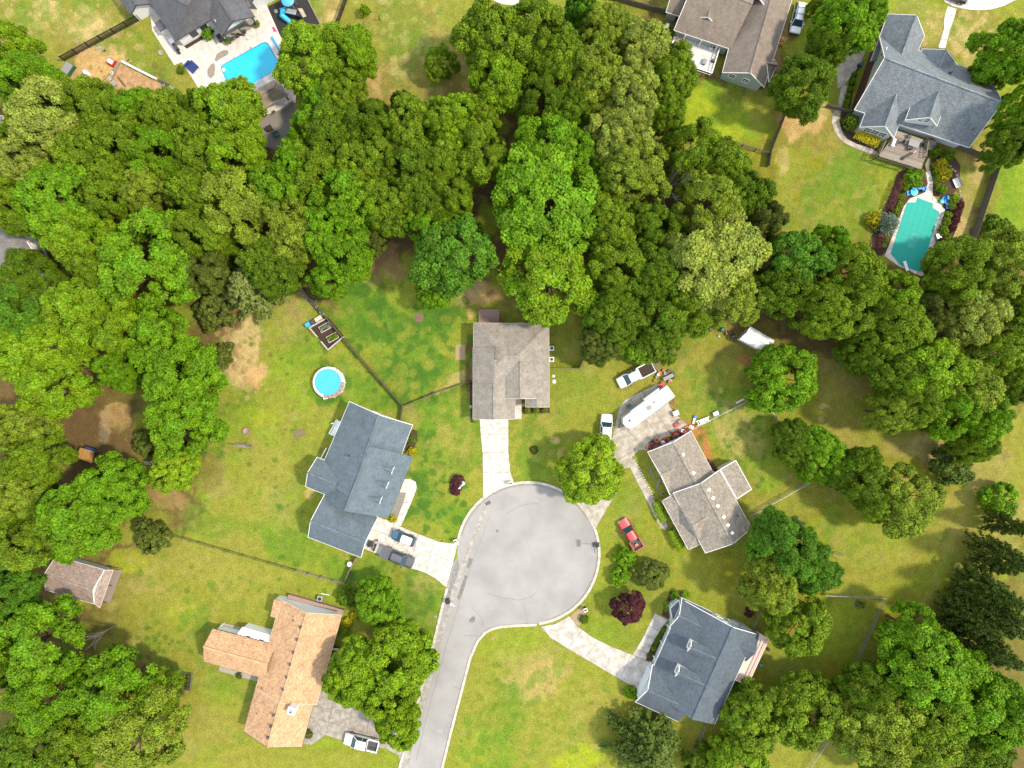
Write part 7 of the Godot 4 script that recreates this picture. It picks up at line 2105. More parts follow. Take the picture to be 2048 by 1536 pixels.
	var names := [[1813, 363, 9, "leaf_shrub", "round bush nearest the deck left of the pool path"], [1811, 376, 7, "leaf_shrub", "round bush just above the outermost left blue chair"], [1804, 393, 8, "leaf_shrub", "round bush beside the pool's upper left corner"], [1799, 410, 8, "leaf_shrub", "round bush left of the pool surround's upper part"], [1792, 422, 8, "leaf_shrub", "round bush above the silver green spruce"], [1772, 478, 7, "leaf_shrub", "round bush below the silver green spruce"], [1768, 492, 6, "leaf_shrub", "lowest round bush left of the covered pool"],
		[1830, 355, 19, "leaf_fresh", "wide bush filling the bed below the wooden deck"], [1866, 330, 6, "leaf_shrub", "small round bush by the deck stairs"], [1873, 344, 6, "leaf_shrub", "small round bush right of the pool path's top"], [1875, 356, 6.5, "leaf_shrub", "small round bush right of the pool path's middle"], [1876, 372, 7, "leaf_shrub", "round lime bush right of the pool path's lower part"], [1886, 378, 10, "leaf_fresh", "leafy bush left of the white garden bench"],
		[1885, 328, 13, "leaf_gold", "upper golden bush right of the deck stairs"], [1891, 347, 14, "leaf_gold", "lower golden bush right of the deck stairs"], [1898, 312, 12, "leaf_deep", "dark round bush below the slate-roofed house's right corner"], [1873, 302, 12, "leaf_deep", "dark bush right of the wooden deck"], [1862, 300, 8, "leaf_fresh", "light bush against the deck's right rail"],
		[1908, 398, 10, "leaf_shrub", "round bush beside the middle right blue chair"], [1905, 413, 7, "leaf_shrub", "round bush beside the lower right blue chair"], [1898, 431, 8, "leaf_shrub", "upper of three round bushes right of the pool surround"], [1894, 444, 9, "leaf_shrub", "middle of three round bushes right of the pool surround"], [1889, 461, 11, "leaf_shrub", "largest and lowest of three round bushes right of the pool surround"], [1895, 474, 8, "leaf_shrub", "light bush below the three round bushes"],
		[1921, 409, 9, "leaf_purple", "topmost purple bush right of the covered pool"], [1914, 425, 11, "leaf_purple", "second purple bush right of the covered pool"], [1911, 441, 10, "leaf_purple", "third purple bush right of the covered pool"], [1905, 456, 9, "leaf_purple", "fourth purple bush right of the covered pool"], [1885, 482, 9, "leaf_purple", "purple bush below the grey pump box"], [1879, 496, 10, "leaf_gold", "golden bush at the lower right of the covered pool"], [1870, 512, 9, "leaf_fresh", "bush below the lower golden bush"], [1864, 530, 11, "leaf_deep", "dark bush near the covered pool's lower right end"],
		[1752, 440, 16, "leaf_gold", "golden bush behind the silver green spruce"]]
	for q in names: bush(q[0], q[1], q[2], 0.6 + q[2] * 0.085, q[3], q[4], gb)
	tree("spruce", 1784, 443, 27, 4.4, "leaf_silver", "silver green spruce at the left edge of the covered pool", "spruce_tree", "tree")
	kit("garden_bench", "white and dark garden bench in the mulch right of the pool path", "bench", 1908, 368, -1.15, [["seat", "white", 0, 0.45, 0, 1.5, 0.06, 0.5], ["backrest", "white", 0, 0.75, -0.25, 1.5, 0.5, 0.06], ["leg", "black", 0.65, 0.22, 0, 0.08, 0.44, 0.5], ["leg", "black", -0.65, 0.22, 0, 0.08, 0.44, 0.5], ["canopy", "dark_grey", 0, 1.0, -0.5, 1.6, 0.06, 0.5]])
	stones("stone_border", "winding line of stones beside the golden bushes", "stones", [1901, 330, 1908, 346, 1916, 352, 1920, 362, 1918, 390], 0.45, 0.3, 0.55, M.stone, 0.25)
	# shrubs in the brick side bed
	for q in [[1710, 147, 5], [1707, 160, 6], [1703, 176, 6], [1697, 190, 6], [1694, 203, 6], [1691, 214, 6]]:
		bush(q[0], q[1], q[2], 0.9, "leaf_fresh", ["topmost", "second", "third", "fourth", "fifth", "lowest"][int((q[1] - 140) / 13.0)] + " small bush in the bed along the brick wall", "bushes along the brick wall")
	bush(1703, 243, 14, 1.8, "leaf_deep", "dark bush in the corner of the slate-roofed house")
	kit("trash_bin", "dark blue bin at the brick wall by the side driveway", "bin", 1718, 133, 0.4, [["body", "navy_cloth", 0, 0.5, 0, 0.6, 1.0, 0.6], ["lid", "green_plastic", 0, 1.03, 0, 0.66, 0.08, 0.66], ["wheel", "tyre", -0.25, 0.12, 0.2, 0.24, 0.24, 0.08]])
	# deck furniture
	var L := 1.5
	kit("dining_table", "grey table on the wooden deck of the slate-roofed house", "table", 1813, 296, -0.33, [["top", "grey", 0, 0.74, 0, 1.7, 0.05, 1.05], ["leg", "black", 0.7, 0.36, 0.4, 0.06, 0.72, 0.06], ["leg", "black", -0.7, 0.36, 0.4, 0.06, 0.72, 0.06], ["leg", "black", 0.7, 0.36, -0.4, 0.06, 0.72, 0.06], ["leg", "black", -0.7, 0.36, -0.4, 0.06, 0.72, 0.06]], "", L)
	var ch := [["chair", "dark deck chair left of the grey table", 1797, 292, 0.0], ["chair", "grey deck chair above the grey table", 1806, 281, -1.5], ["chair", "dark deck chair below the grey table", 1806, 304, 1.4], ["chair", "dark deck chair right of the grey table", 1828, 297, 3.0]]
	for q in ch: kit("deck_chair", q[1], "chair", q[2], q[3], q[4], [["seat", "dark_grey", 0, 0.42, 0, 0.55, 0.06, 0.55], ["backrest", "black", -0.28, 0.72, 0, 0.06, 0.6, 0.55], ["leg", "black", 0.22, 0.2, 0.22, 0.05, 0.4, 0.05], ["leg", "black", 0.22, 0.2, -0.22, 0.05, 0.4, 0.05], ["leg", "black", -0.22, 0.2, 0.22, 0.05, 0.4, 0.05], ["leg", "black", -0.22, 0.2, -0.22, 0.05, 0.4, 0.05]], "deck chairs round the grey table", L)
	kit("deck_box", "white storage bench at the deck's left rail", "bench", 1776, 293, 1.2, [["box", "white", 0, 0.25, 0, 1.3, 0.5, 0.55], ["cushion", "dark_grey", 0.1, 0.52, 0.35, 1.1, 0.1, 0.3]], "", L)
	kit("trampoline", "black oval lounger at the deck's right end", "lounger", 1847, 296, 1.2, [["cushion", "black", 0, 0.4, 0, 2.0, 0.2, 1.2, "round"], ["frame", "dark_grey", 0, 0.15, 0, 1.4, 0.3, 0.9, "round"]], "", L)
	kit("parasol", "folded black parasol lying on the deck", "parasol", 1804, 318, 0.5, [["canopy", "black", 0, 0.25, 0, 1.9, 0.2, 0.3], ["base", "dark_grey", -0.9, 0.12, 0, 0.6, 0.2, 0.6, "round"], ["pole", "steel", 1.2, 0.25, 0, 0.8, 0.06, 0.06]], "", L)

func _west_lawn() -> void:
	# round above-ground pool
	var o := thing("round_pool", "round above-ground pool with light blue water on the west lawn", "pool", P(661, 765))
	var sk := MB.new(); sk.lathe(Vector3.ZERO, [Vector2(2.5, 0), Vector2(2.5, 1.15), Vector2(2.5, 1.2)], 40); part("wall", sk, M.siding_pale, o)
	var wt := MB.new(); wt.lathe(Vector3(-0.12, 0, -0.08), [Vector2(2.22, 1.14), Vector2(2.2, 1.145), Vector2(0, 1.146)], 40); part("water", wt, water("round_water", lin(0.06, 0.42, 0.66)), o)
	for k in 20:
		var a0 := TAU * k / 20 + 0.015; var a1 := TAU * (k + 1) / 20 - 0.015
		var q := MB.new()
		var c := Vector3(-0.12, 0, -0.08)
		var pts := [Vector3(cos(a0), 0, sin(a0)) * 2.19 + c, Vector3(cos(a0), 0, sin(a0)) * 2.62, Vector3(cos(a1), 0, sin(a1)) * 2.62, Vector3(cos(a1), 0, sin(a1)) * 2.19 + c]
		q.prism(pts, 1.18, 1.26)
		part("rim_panel", q, M.pink_brick if k % 20 in [0, 1, 2, 3, 4, 5] else M.white_b, o)
	for k in 10:
		var q := MB.new(); var a := TAU * k / 10; q.bx(Vector3(cos(a) * 2.56, 0.6, sin(a) * 2.56), Vector3(0.12, 1.2, 0.12), -a); part("upright", q, M.white, o)
	kit("pool_pump", "white pool pump beside the round pool", "pump", 652, 795, 0.2, [["body", "white", 0, 0.25, 0, 0.7, 0.3, 0.5], ["motor", "dark_grey", 0, 0.5, 0, 0.3, 0.24, 0.3, "round"]])
	# small brown deck with two planters
	var d := thing("garden_deck", "small dark brown deck with white rails and planters by the wood fence", "deck", P(655, 668))
	var c0 := P(621, 656, 0.35); var c1 := P(657, 636, 0.35); var c2 := P(689, 674, 0.35); var c3 := P(658, 700, 0.35)
	for k in 22:
		var q := MB.new()
		var t0 := k / 22.0; var t1 := (k + 0.93) / 22.0
		q.prism([c0.lerp(c3, t0), c1.lerp(c2, t0), c1.lerp(c2, t1), c0.lerp(c3, t1)], 0.0, 0.35 + rr(-0.006, 0.006)); pw("plank", q, M.brown_deck, d)
	for l in [[c0, c0.lerp(c3, 0.42)], [c0.lerp(c3, 0.62), c3], [c3, c2], [c0, c0.lerp(c1, 0.85)]]:
		var q := MB.new()
		q.bar(l[0] + Vector3(0, 0.85, 0), l[1] + Vector3(0, 0.85, 0), 0.09, 0.06); q.bar(l[0] + Vector3(0, 0.2, 0), l[1] + Vector3(0, 0.2, 0), 0.06, 0.06)
		for k in 10: q.bar(l[0].lerp(l[1], k / 9.0), l[0].lerp(l[1], k / 9.0) + Vector3(0.001, 0.85, 0), 0.05, 0.05)
		pw("railing", q, M.white_b, d)
	for q in [[651, 655, "black framed planter with grey pots on the brown deck", "leaf_silver"], [666, 675, "framed planter full of green plants on the brown deck", "leaf_fresh"]]:
		var pl := thing("planter", q[2], "planter", P(q[0], q[1], 0.35), 0.5)
		var fr := MB.new()
		for s in [-1, 1]:
			fr.bx(Vector3(0, 0.2, s * 0.5), Vector3(1.9, 0.4, 0.08)); fr.bx(Vector3(s * 0.91, 0.2, 0), Vector3(0.08, 0.4, 0.92))
		part("frame", fr, M.siding_tan, pl)
		var so := MB.new(); so.bx(Vector3(0, 0.15, 0), Vector3(1.74, 0.28, 0.92)); part("soil", so, M.mulch, pl)
		for k in 4:
			var lf := part("plant", arch_small(), M[q[3]], pl); lf.scale = Vector3.ONE * rr(0.14, 0.24); lf.position = Vector3(-0.6 + k * 0.4, 0.2, rr(-0.2, 0.2))
	kit("storage_bin", "turquoise bin at the brown deck's left corner", "bin", 618, 650, 0.6, [["body", "cyan_plastic", 0, 0.4, 0, 0.75, 0.8, 0.6], ["lid", "cyan_plastic", 0, 0.83, 0, 0.8, 0.06, 0.65]])
	kit("storage_bin", "black bin beside the turquoise bin", "bin", 628, 645, 0.6, [["body", "black", 0, 0.35, 0, 0.7, 0.7, 0.6], ["lid", "dark_grey", 0, 0.73, 0, 0.75, 0.06, 0.65]])
	kit("deck_box", "pale storage box at the top of the brown deck", "box", 639, 638, 0.55, [["body", "siding_tan", 0, 0.35, 0, 1.2, 0.7, 0.65], ["lid", "siding_tan", 0, 0.73, 0, 1.25, 0.06, 0.7]])
	for q in [[634, 614, "blue grey can", 0.5], [642, 625, "upper grey pot", 0.45], [647, 629, "lower grey pot", 0.5]]:
		disc("garden_pot", q[2] + " between the wood fence and the brown deck", "pot", q[0], q[1], [Vector2(q[3] * 0.4, 0), Vector2(q[3] * 0.5, q[3]), Vector2(q[3] * 0.4, q[3] * 0.98), Vector2(0, q[3] * 0.7)], M.siding_blue, 12)
	stones("firewood_heap", "heap of pale split firewood along the upper wood fence", "wood", [594, 572, 604, 586, 620, 600, 632, 608], 0.16, 0.25, 0.5, M.pale_bark, 0.35)
	# fire pit, swing, patches
	disc("fire_pit", "round stone fire pit on the west lawn", "fire pit", 493, 862, [Vector2(0.55, 0), Vector2(0.62, 0.3), Vector2(0.48, 0.32), Vector2(0.46, 0.1), Vector2(0, 0.08)], M.pink_brick, 20)
	kit("swing_bench", "grey wooden swing bench below the fire pit", "bench", 488, 890, -0.1, [["seat", "pale_bark", 0, 0.5, 0.15, 1.7, 0.08, 0.4], ["backrest", "pale_bark", 0, 0.8, -0.25, 1.7, 0.4, 0.08], ["arm", "pale_bark", 0.85, 0.7, 0, 0.08, 0.06, 0.7], ["arm", "pale_bark", -0.85, 0.7, 0, 0.08, 0.06, 0.7], ["post", "pale_bark", 1.45, 0.9, 0, 0.14, 1.8, 0.14], ["post", "pale_bark", 1.4, 0.2, 0.2, 0.15, 0.15, 1.0], ["post", "pale_bark", -1.45, 0.9, 0, 0.14, 1.8, 0.14], ["beam", "pale_bark", -1.2, 0.6, 0.05, 0.8, 0.14, 0.14]])
	kit("ladder", "white ladder lying at the woods' edge left of the lime tree", "ladder", 301, 926, -0.05, [["rail", "white_metal", 0, 0.1, -0.2, 1.9, 0.06, 0.06], ["rail", "white_metal", 0, 0.1, 0.2, 1.9, 0.06, 0.06]] + range(9).map(func(k): return ["rung", "white_metal", -0.85 + k * 0.21, 0.1, 0, 0.05, 0.05, 0.36]))
	flat("bare_patch", "square of straw beside the middle house", [911, 690, 930, 689, 931, 719, 911, 720], -0.05, 0.018, M.straw)
	flat("bare_patch", "faded square mat of dead grass on the west lawn", [586, 862, 607, 856, 611, 870, 590, 880], -0.05, 0.014, M.straw_grey)
	disc("mulch_ring", "round pinkish mulch ring on the watered lawn", "mulch", 838, 635, [Vector2(0.8, 0.0), Vector2(0.5, 0.05), Vector2(0, 0.08)], M.terracotta_mulch, 18)
	# garden planter near the lower left woods
	var g := thing("garden_bed", "small framed vegetable bed near the lower left woods", "planter", P(373, 1362), -0.12)
	var fr2 := MB.new()
	for s in [-1, 1]:
		fr2.bx(Vector3(s * 0.85, 0.15, 0), Vector3(0.14, 0.3, 3.0)); fr2.bx(Vector3(0, 0.15, s * 1.43), Vector3(1.56, 0.3, 0.14))
	part("frame", fr2, M.old_wood, g)
	var so2 := MB.new(); so2.bx(Vector3(0, 0.1, 0), Vector3(1.56, 0.2, 2.72)); part("soil", so2, M.mulch, g)
	for k in 8:
		var lf := part("plant", arch_small(), M.leaf_fresh if k % 2 else M.leaf_dull, g); lf.scale = Vector3.ONE * rr(0.15, 0.25); lf.position = Vector3(-0.4 if k & 1 else 0.4, 0.15, -1.1 + (k >> 1) * 0.7)
	var g2 := thing("garden_bed", "small planter bed inside the chain link corner on the right", "planter", P(1720, 1208), -0.3)
	var fr3 := MB.new()
	for s in [-1, 1]:
		fr3.bx(Vector3(s * 0.75, 0.15, 0), Vector3(0.12, 0.3, 1.1)); fr3.bx(Vector3(0, 0.15, s * 0.5), Vector3(1.4, 0.3, 0.12))
	part("frame", fr3, M.old_wood, g2)
	var so3 := MB.new(); so3.bx(Vector3(0, 0.1, 0), Vector3(1.4, 0.2, 0.9)); part("soil", so3, M.mulch, g2)
	for k in 4:
		var lf := part("plant", arch_small(), M.leaf_fresh, g2); lf.scale = Vector3.ONE * rr(0.14, 0.2); lf.position = Vector3(-0.5 + k * 0.33, 0.15, rr(-0.2, 0.2))

func _street() -> void:
	for q in [[1022, 965, "white mailbox on a post at the straight driveway", "white"], [912, 1080, "brick mailbox pillar at the broad white driveway", "pink_brick"], [1170, 1216, "white-topped mailbox pillar in the straw bed", "brick"]]:
		kit("mailbox", q[2], "mailbox", q[0], q[1], 0.4, [["pillar", q[3], 0, 0.55, 0, 0.5, 1.1, 0.5], ["cap", "white", 0, 1.13, 0, 0.6, 0.08, 0.6], ["box", "dark_grey", 0, 1.28, 0, 0.45, 0.22, 0.22]], "mailboxes")
	flat("mulch_bed", "pale straw bed at the kerb by the curved driveway", [1141, 1232, 1157, 1218, 1168, 1207, 1172, 1222, 1168, 1240, 1158, 1252, 1150, 1248], -0.05, 0.03, M.straw)
	bush(1169, 1240, 9, 1.1, "leaf_deep", "small round bush in the straw bed by the curved driveway")
	var o := thing("basketball_hoop", "portable basketball hoop at the right edge of the cul-de-sac", "basketball hoop", P(1191, 1089), 0.0)
	var b := MB.new(); b.bx(Vector3(0.1, 0.2, 0), Vector3(1.0, 0.35, 0.75)); part("base", b, M.black, o)
	b = MB.new(); b.tube([Vector3(0.1, 0.2, 0), Vector3(-0.1, 2.9, 0)], [0.06, 0.06], 8); part("pole", b, M.black, o)
	b = MB.new(); b.bx(Vector3(-0.5, 3.2, 0), Vector3(0.05, 0.9, 1.2)); part("backboard", b, M.glass_dark, o)
	b = MB.new(); b.lathe(Vector3(-0.8, 3.0, 0), [Vector2(0.23, 0), Vector2(0.25, 0.02), Vector2(0.23, 0.04)], 14); part("ring", b, M.orange, o)
	b = MB.new(); b.lathe(Vector3(-0.8, 2.6, 0), [Vector2(0.13, 0), Vector2(0.22, 0.4)], 10); part("net", b, M.white, o)
	kit("trash_bin", "dark wheeled bin standing in the gutter at the left kerb", "bin", 896, 1200, 0.3, [["body", "dark_grey", 0, 0.5, 0, 0.62, 1.0, 0.62], ["lid", "black", 0, 1.04, 0, 0.7, 0.08, 0.72], ["handle", "black", -0.36, 0.95, 0, 0.06, 0.06, 0.5], ["wheel", "tyre", -0.28, 0.12, 0.26, 0.24, 0.24, 0.08], ["wheel", "tyre", -0.28, 0.12, -0.26, 0.24, 0.24, 0.08]])
	kit("litter", "pale bags and bottles beside the wheeled bin", "rubbish", 902, 1208, 0.9, [["bag", "siding_pale", 0, 0.12, 0, 0.5, 0.22, 0.4, "round"], ["bottle", "siding_blue", 0.1, 0.06, 0.5, 0.12, 0.1, 0.5]])
	kit("drain_grate", "dark steel drain grate at the top of the gutter", "drain", 976, 1006, 0.5, [["frame", "grey", 0, 0.03, 0, 1.1, 0.07, 0.75], ["bar", "black", -0.3, 0.045, 0, 0.2, 0.06, 0.5], ["bar", "black", 0.0, 0.045, 0, 0.2, 0.06, 0.5], ["bar", "black", 0.3, 0.045, 0, 0.2, 0.06, 0.5]])
	for q in [[986, 1277, "round pinkish manhole cover on the lower lawn", "terracotta", 0.24], [871, 1233, "small grey cover on the grass by the left kerb", "grey", 0.2]]:
		disc("manhole_cover", q[2], "cover", q[0], q[1], [Vector2(q[4], 0.0), Vector2(q[4], 0.03), Vector2(0, 0.035)], M[q[3]], 16)
	# left drive: mower and small motorcycle
	mower("grey and orange riding mower on the broad white driveway", 741, 1086, 1.3, "dark_grey", true)
	kit("motorcycle", "small black motorcycle beside the riding mower", "motorcycle", 752, 1090, 1.25, [["tank", "black", 0.15, 0.75, 0, 0.5, 0.25, 0.3], ["seat", "black", -0.35, 0.78, 0, 0.7, 0.12, 0.3], ["engine", "dark_grey", 0.05, 0.45, 0, 0.5, 0.35, 0.32], ["handlebar", "steel", 0.5, 0.98, 0, 0.06, 0.05, 0.7], ["wheel", "tyre", 0.7, 0.32, 0, 0.62, 0.64, 0.14], ["wheel", "tyre", -0.7, 0.32, 0, 0.62, 0.64, 0.16], ["headlight", "lamp_white", 0.72, 0.85, 0, 0.12, 0.18, 0.18]])
	disc("satellite_dish", "white round dish by the left house's garage fence", "dish", 702, 1126, [Vector2(0.1, 0.0), Vector2(0.1, 0.7), Vector2(0.35, 0.8), Vector2(0.45, 0.95), Vector2(0.4, 0.96), Vector2(0, 0.85)], M.white, 16)
	disc("mulch_ring", "mulch ring with a small shrub right of the straight driveway", "mulch", 1068, 900, [Vector2(0.75, 0.0), Vector2(0.5, 0.05), Vector2(0, 0.07)], M.mulch_red, 18)
	bush(1068, 899, 6, 0.8, "leaf_deep", "tiny shrub in the mulch ring right of the straight driveway")
	disc("mulch_ring", "mulch patch under the two purple shrubs on the left lawn", "mulch", 912, 972, [Vector2(1.2, 0.0), Vector2(0.8, 0.04), Vector2(0, 0.06)], M.mulch_red, 18)
	bush(915, 962, 12, 1.2, "leaf_purple", "upper purple shrub on the left lawn beside the utility box")
	bush(910, 982, 10, 1.1, "leaf_purple", "lower purple shrub on the left lawn")
	kit("utility_box", "pale green utility box beside the purple shrubs", "utility box", 925, 966, 0.6, [["cabinet", "siding_green", 0, 0.35, 0, 0.85, 0.7, 0.7], ["lid", "siding_green", 0, 0.72, 0, 0.9, 0.05, 0.75]])
	kit("utility_box", "small white utility pedestal beside the purple shrubs", "utility box", 919, 975, 0.6, [["cabinet", "white", 0, 0.3, 0, 0.5, 0.6, 0.25], ["lid", "white", 0, 0.62, 0, 0.55, 0.04, 0.3]])
	# shrubs of the middle house
	flat("mulch_bed", "dark mulch bed with three golden green shrubs at the middle house", [1043, 812, 1099, 812, 1100, 826, 1045, 828], -0.05, 0.03, M.mulch_red)
	for k in 3: bush(1055 + k * 17.5, 820, 6.2, 0.95, "leaf_lime", ["left", "middle", "right"][k] + " of three round golden green shrubs at the middle house", "shrubs at the middle house")
	flat("mulch_bed", "thin dark mulch strip left of the middle house", [939, 760, 946, 760, 946, 842, 956, 845, 941, 845], -0.05, 0.03, M.mulch)
	var rd := thing("red_deck", "small reddish plank deck behind the middle house", "deck", P(978, 632))
	for k in 12:
		var q := MB.new(); q.prism(pp([957.5, 619 + k * 2.3, 999, 619 + k * 2.3, 999, 619 + (k + 0.93) * 2.3, 957.5, 619 + (k + 0.93) * 2.3]), 0.0, 0.4 + rr(-0.005, 0.005)); pw("plank", q, M.red_deck, rd)
	for q in [[1103, 697, "upper white air conditioner at the middle house's right wall"], [1103, 719, "lower white air conditioner at the middle house's right wall"]]:
		kit("air_conditioner", q[2], "air conditioner", q[0], q[1], 0, [["cabinet", "white_metal", 0, 0.4, 0, 0.75, 0.8, 0.75], ["fan_guard", "dark_grey", 0, 0.82, 0, 0.55, 0.04, 0.55, "round"]])
	kit("air_conditioner", "grey air conditioner above the peach house's gable", "air conditioner", 642, 1195, -0.2, [["cabinet", "steel", 0, 0.42, 0, 0.85, 0.84, 0.85], ["fan_guard", "black", 0, 0.86, 0, 0.6, 0.04, 0.6, "round"], ["pipe", "white", 0.6, 0.1, -0.7, 1.4, 0.08, 0.1]])
	kit("water_butt", "pale blue butt at the middle house's left wall", "butt", 942, 813, 0, [["barrel", "siding_blue", 0, 0.45, 0, 0.55, 0.9, 0.55, "round"], ["lid", "grey", 0, 0.93, 0, 0.5, 0.05, 0.5, "round"]])
	for q in [[1107, 752, 0.3], [1108, 763, 0.4]]:
		disc("field_stone", ["upper white stone on the grass right of the middle house", "lower white stone on the grass right of the middle house"][0 if q[1] < 758 else 1], "stone", q[0], q[1], [Vector2(q[2], 0), Vector2(q[2] * 0.8, q[2] * 0.4), Vector2(0, q[2] * 0.5)], M.white_b, 7)
	# left blue house shrubs
	flat("mulch_bed", "brown mulch bed along the right side of the left blue house", [826, 858, 834, 862, 835, 878, 828, 897, 817, 904, 806, 898, 820, 866], -0.05, 0.03, M.mulch_red)
	bush(824, 878, 11, 1.0, "leaf_dull", "dull bush in the mulch at the left blue house")
	bush(823, 903, 9, 1.0, "leaf_gold", "yellow bush at the step of the left blue house's roof")
	bush(786, 1038, 8, 0.7, "leaf_gold", "yellow brown bush at the gravel bed's lower end")
	# peach house shrubs
	for q in [[709, 1231, 9, "leaf_gold", "upper yellow bush right of the peach roof"], [692, 1246, 10, "leaf_gold", "middle yellow bush right of the peach roof"], [688, 1264, 10, "leaf_lime", "lower yellow green bush right of the peach roof"], [647, 1377, 7, "leaf_fresh", "small bush beside the peach house's walk"], [616, 1469, 9, "leaf_dull", "reddish bush at the peach house's lower corner"], [477, 1352, 6, "leaf_dull", "tiny shrub on the stoop behind the peach house"]]:
		bush(q[0], q[1], q[2], 0.7 + q[2] * 0.03, q[3], q[4])

func _brown_house_yard() -> void:
	# yard machines in a row behind the house
	var cols := ["orange", "red", "black", "orange", "red", "red", "yellow", "black", "red", "orange", "red", "dark_grey", "red", "orange"]
	var pos := [[1297, 897], [1302, 891], [1306, 884], [1312, 880], [1318, 886], [1331, 880], [1336, 874], [1342, 876], [1345, 868], [1351, 872], [1356, 864], [1361, 868], [1367, 862], [1374, 858]]
	var words := ["first", "second", "third", "fourth", "fifth", "sixth", "seventh", "eighth", "ninth", "tenth", "eleventh", "twelfth", "thirteenth", "last"]
	for k in 14: mower("%s mower, %s, in the row behind the brown house from its lower left end" % [words[k], cols[k].replace("_", " ")], pos[k][0], pos[k][1], rr(1.5, 3.2), cols[k], k % 4 == 1)
	for q in [[1310, 895, "red", "red fuel can near the lower left end of the mower row"], [1325, 884, "white", "white jug in the gap of the mower row"], [1364, 861, "white", "white tub near the upper right end of the mower row"], [1380, 853, "steel", "steel drum at the upper right end of the mower row"]]:
		kit("can", q[3], "can", q[0], q[1], 0.3, [["body", q[2], 0, 0.25, 0, 0.45, 0.5, 0.4], ["lid", "black", 0, 0.52, 0, 0.2, 0.06, 0.2, "round"]])
	# things on and round the pad
	kit("pallet", "orange brown pallet at the pad's right edge", "pallet", 1347, 808, 0.75, [["slat", "terracotta", 0, 0.14, 0, 1.3, 0.05, 0.12], ["slat", "terracotta", 0, 0.14, 0.25, 1.3, 0.05, 0.12], ["slat", "terracotta", 0, 0.14, -0.25, 1.3, 0.05, 0.12], ["block", "terracotta", 0.5, 0.06, 0, 0.12, 0.12, 0.7], ["block", "terracotta", -0.5, 0.06, 0, 0.12, 0.12, 0.7]])
	kit("generator", "grey machine on a stand at the pad's right edge", "machine", 1350, 826, 0.4, [["cabinet", "steel", 0, 0.5, 0, 0.9, 0.5, 0.75], ["top", "siding_pale", 0, 0.77, 0, 0.95, 0.05, 0.8], ["stand", "terracotta", -0.1, 0.12, 0.4, 1.1, 0.2, 0.3]])
	kit("hand_cart", "pair of red and pink boxes near the pad's lower right corner", "box", 1356, 845, 0.5, [["box", "pink_brick", 0.3, 0.3, 0, 0.7, 0.6, 0.7], ["box", "red", -0.5, 0.25, 0.2, 0.6, 0.5, 0.6]])
	kit("trash_bin", "green bin behind the travel trailer", "bin", 1256, 811, 0.6, [["body", "green_plastic", 0, 0.45, 0, 0.6, 0.9, 0.55], ["lid", "green_plastic", 0, 0.93, 0, 0.66, 0.07, 0.6]])
	kit("workbench", "long grey bench in the clutter by the travel trailer's tail", "bench", 1334, 755, 0.45, [["top", "grey", 0, 0.7, 0, 1.6, 0.1, 0.6], ["leg", "dark_grey", 0.65, 0.33, 0, 0.08, 0.66, 0.5], ["leg", "dark_grey", -0.65, 0.33, 0, 0.08, 0.66, 0.5]])
	var pc := ["terracotta", "grey", "siding_pale", "orange", "dark_grey", "terracotta", "white_b", "brick", "steel", "green_plastic", "terracotta", "siding_blue"]
	var pq := [[1310, 761], [1313, 754], [1316, 749], [1319, 746], [1324, 745], [1327, 741], [1342, 751], [1345, 756], [1340, 761], [1345, 747], [1338, 764], [1330, 747]]
	var pw_ := ["leftmost clay pot", "grey pot second from the left", "pale pot", "orange pot", "dark pot", "clay pot at the top", "white pot at the right", "brick red pot at the right", "steel pail at the right", "green pail at the upper right", "clay pot at the lower right", "blue grey pail above the bench"]
	for k in 12: disc("garden_pot", pw_[k] + " in the clutter by the travel trailer's tail", "pot", pq[k][0], pq[k][1], [Vector2(0.2, 0), Vector2(rr(0.24, 0.34), 0.4), Vector2(0.22, 0.39), Vector2(0, 0.25)], M[pc[k]], 10, "pots in the clutter")
	for k in 3:
		var b := MB.new(); b.bar(P(1326 + k * 4, 750 - k) + Vector3(0, 0.3, 0), P(1340 + k * 2, 738 + k) + Vector3(0, 0.45 + k * 0.1, 0), 0.1, 0.08)
		solo("board", ["lowest grey plank across the clutter", "middle grey plank across the clutter", "top grey plank across the clutter"][k], "board", b, M.old_wood, "planks in the clutter")
	kit("tool_box", "red toolbox at the travel trailer's tail", "box", 1322, 769, 0.6, [["body", "brick", 0, 0.25, 0, 0.9, 0.5, 0.5], ["lid", "red", 0, 0.53, 0, 0.95, 0.07, 0.55]])
	for k in 2:
		var b := MB.new(); b.bar(P(1306 + k * 4, 727 - k * 2) + Vector3(0, 0.1, 0), P(1317 + k * 3, 742 - k * 4) + Vector3(0, 0.1, 0), 0.18, 0.08)
		solo("board", ["left loose plank behind the white truck", "right loose plank behind the white truck"][k], "board", b, M.deck_wood, "loose planks behind the white truck")
	# slide, ladder rack, and junk along the chain link fence
	kit("water_toy", "blue and white water toy by the chain link fence", "toy", 1388, 838, 1.3, [["body", "blue_plastic", 0.4, 0.3, 0, 0.5, 0.3, 0.5, "round"], ["chute", "white", -0.3, 0.25, 0, 0.9, 0.12, 0.3]])
	kit("utility_trailer", "white ladder rack lying along the chain link fence", "rack", 1405, 842, 0.35, [["rail", "white_metal", 0, 0.4, -0.35, 2.4, 0.08, 0.1], ["rail", "white_metal", 0, 0.4, 0.35, 2.4, 0.08, 0.1], ["rung", "white_metal", -0.9, 0.4, 0, 0.1, 0.06, 0.6], ["rung", "white_metal", -0.3, 0.4, 0, 0.1, 0.06, 0.6], ["rung", "white_metal", 0.3, 0.4, 0, 0.1, 0.06, 0.6], ["rung", "white_metal", 0.9, 0.4, 0, 0.1, 0.06, 0.6], ["deck", "steel", 0.2, 0.3, 0, 1.6, 0.05, 0.58]])
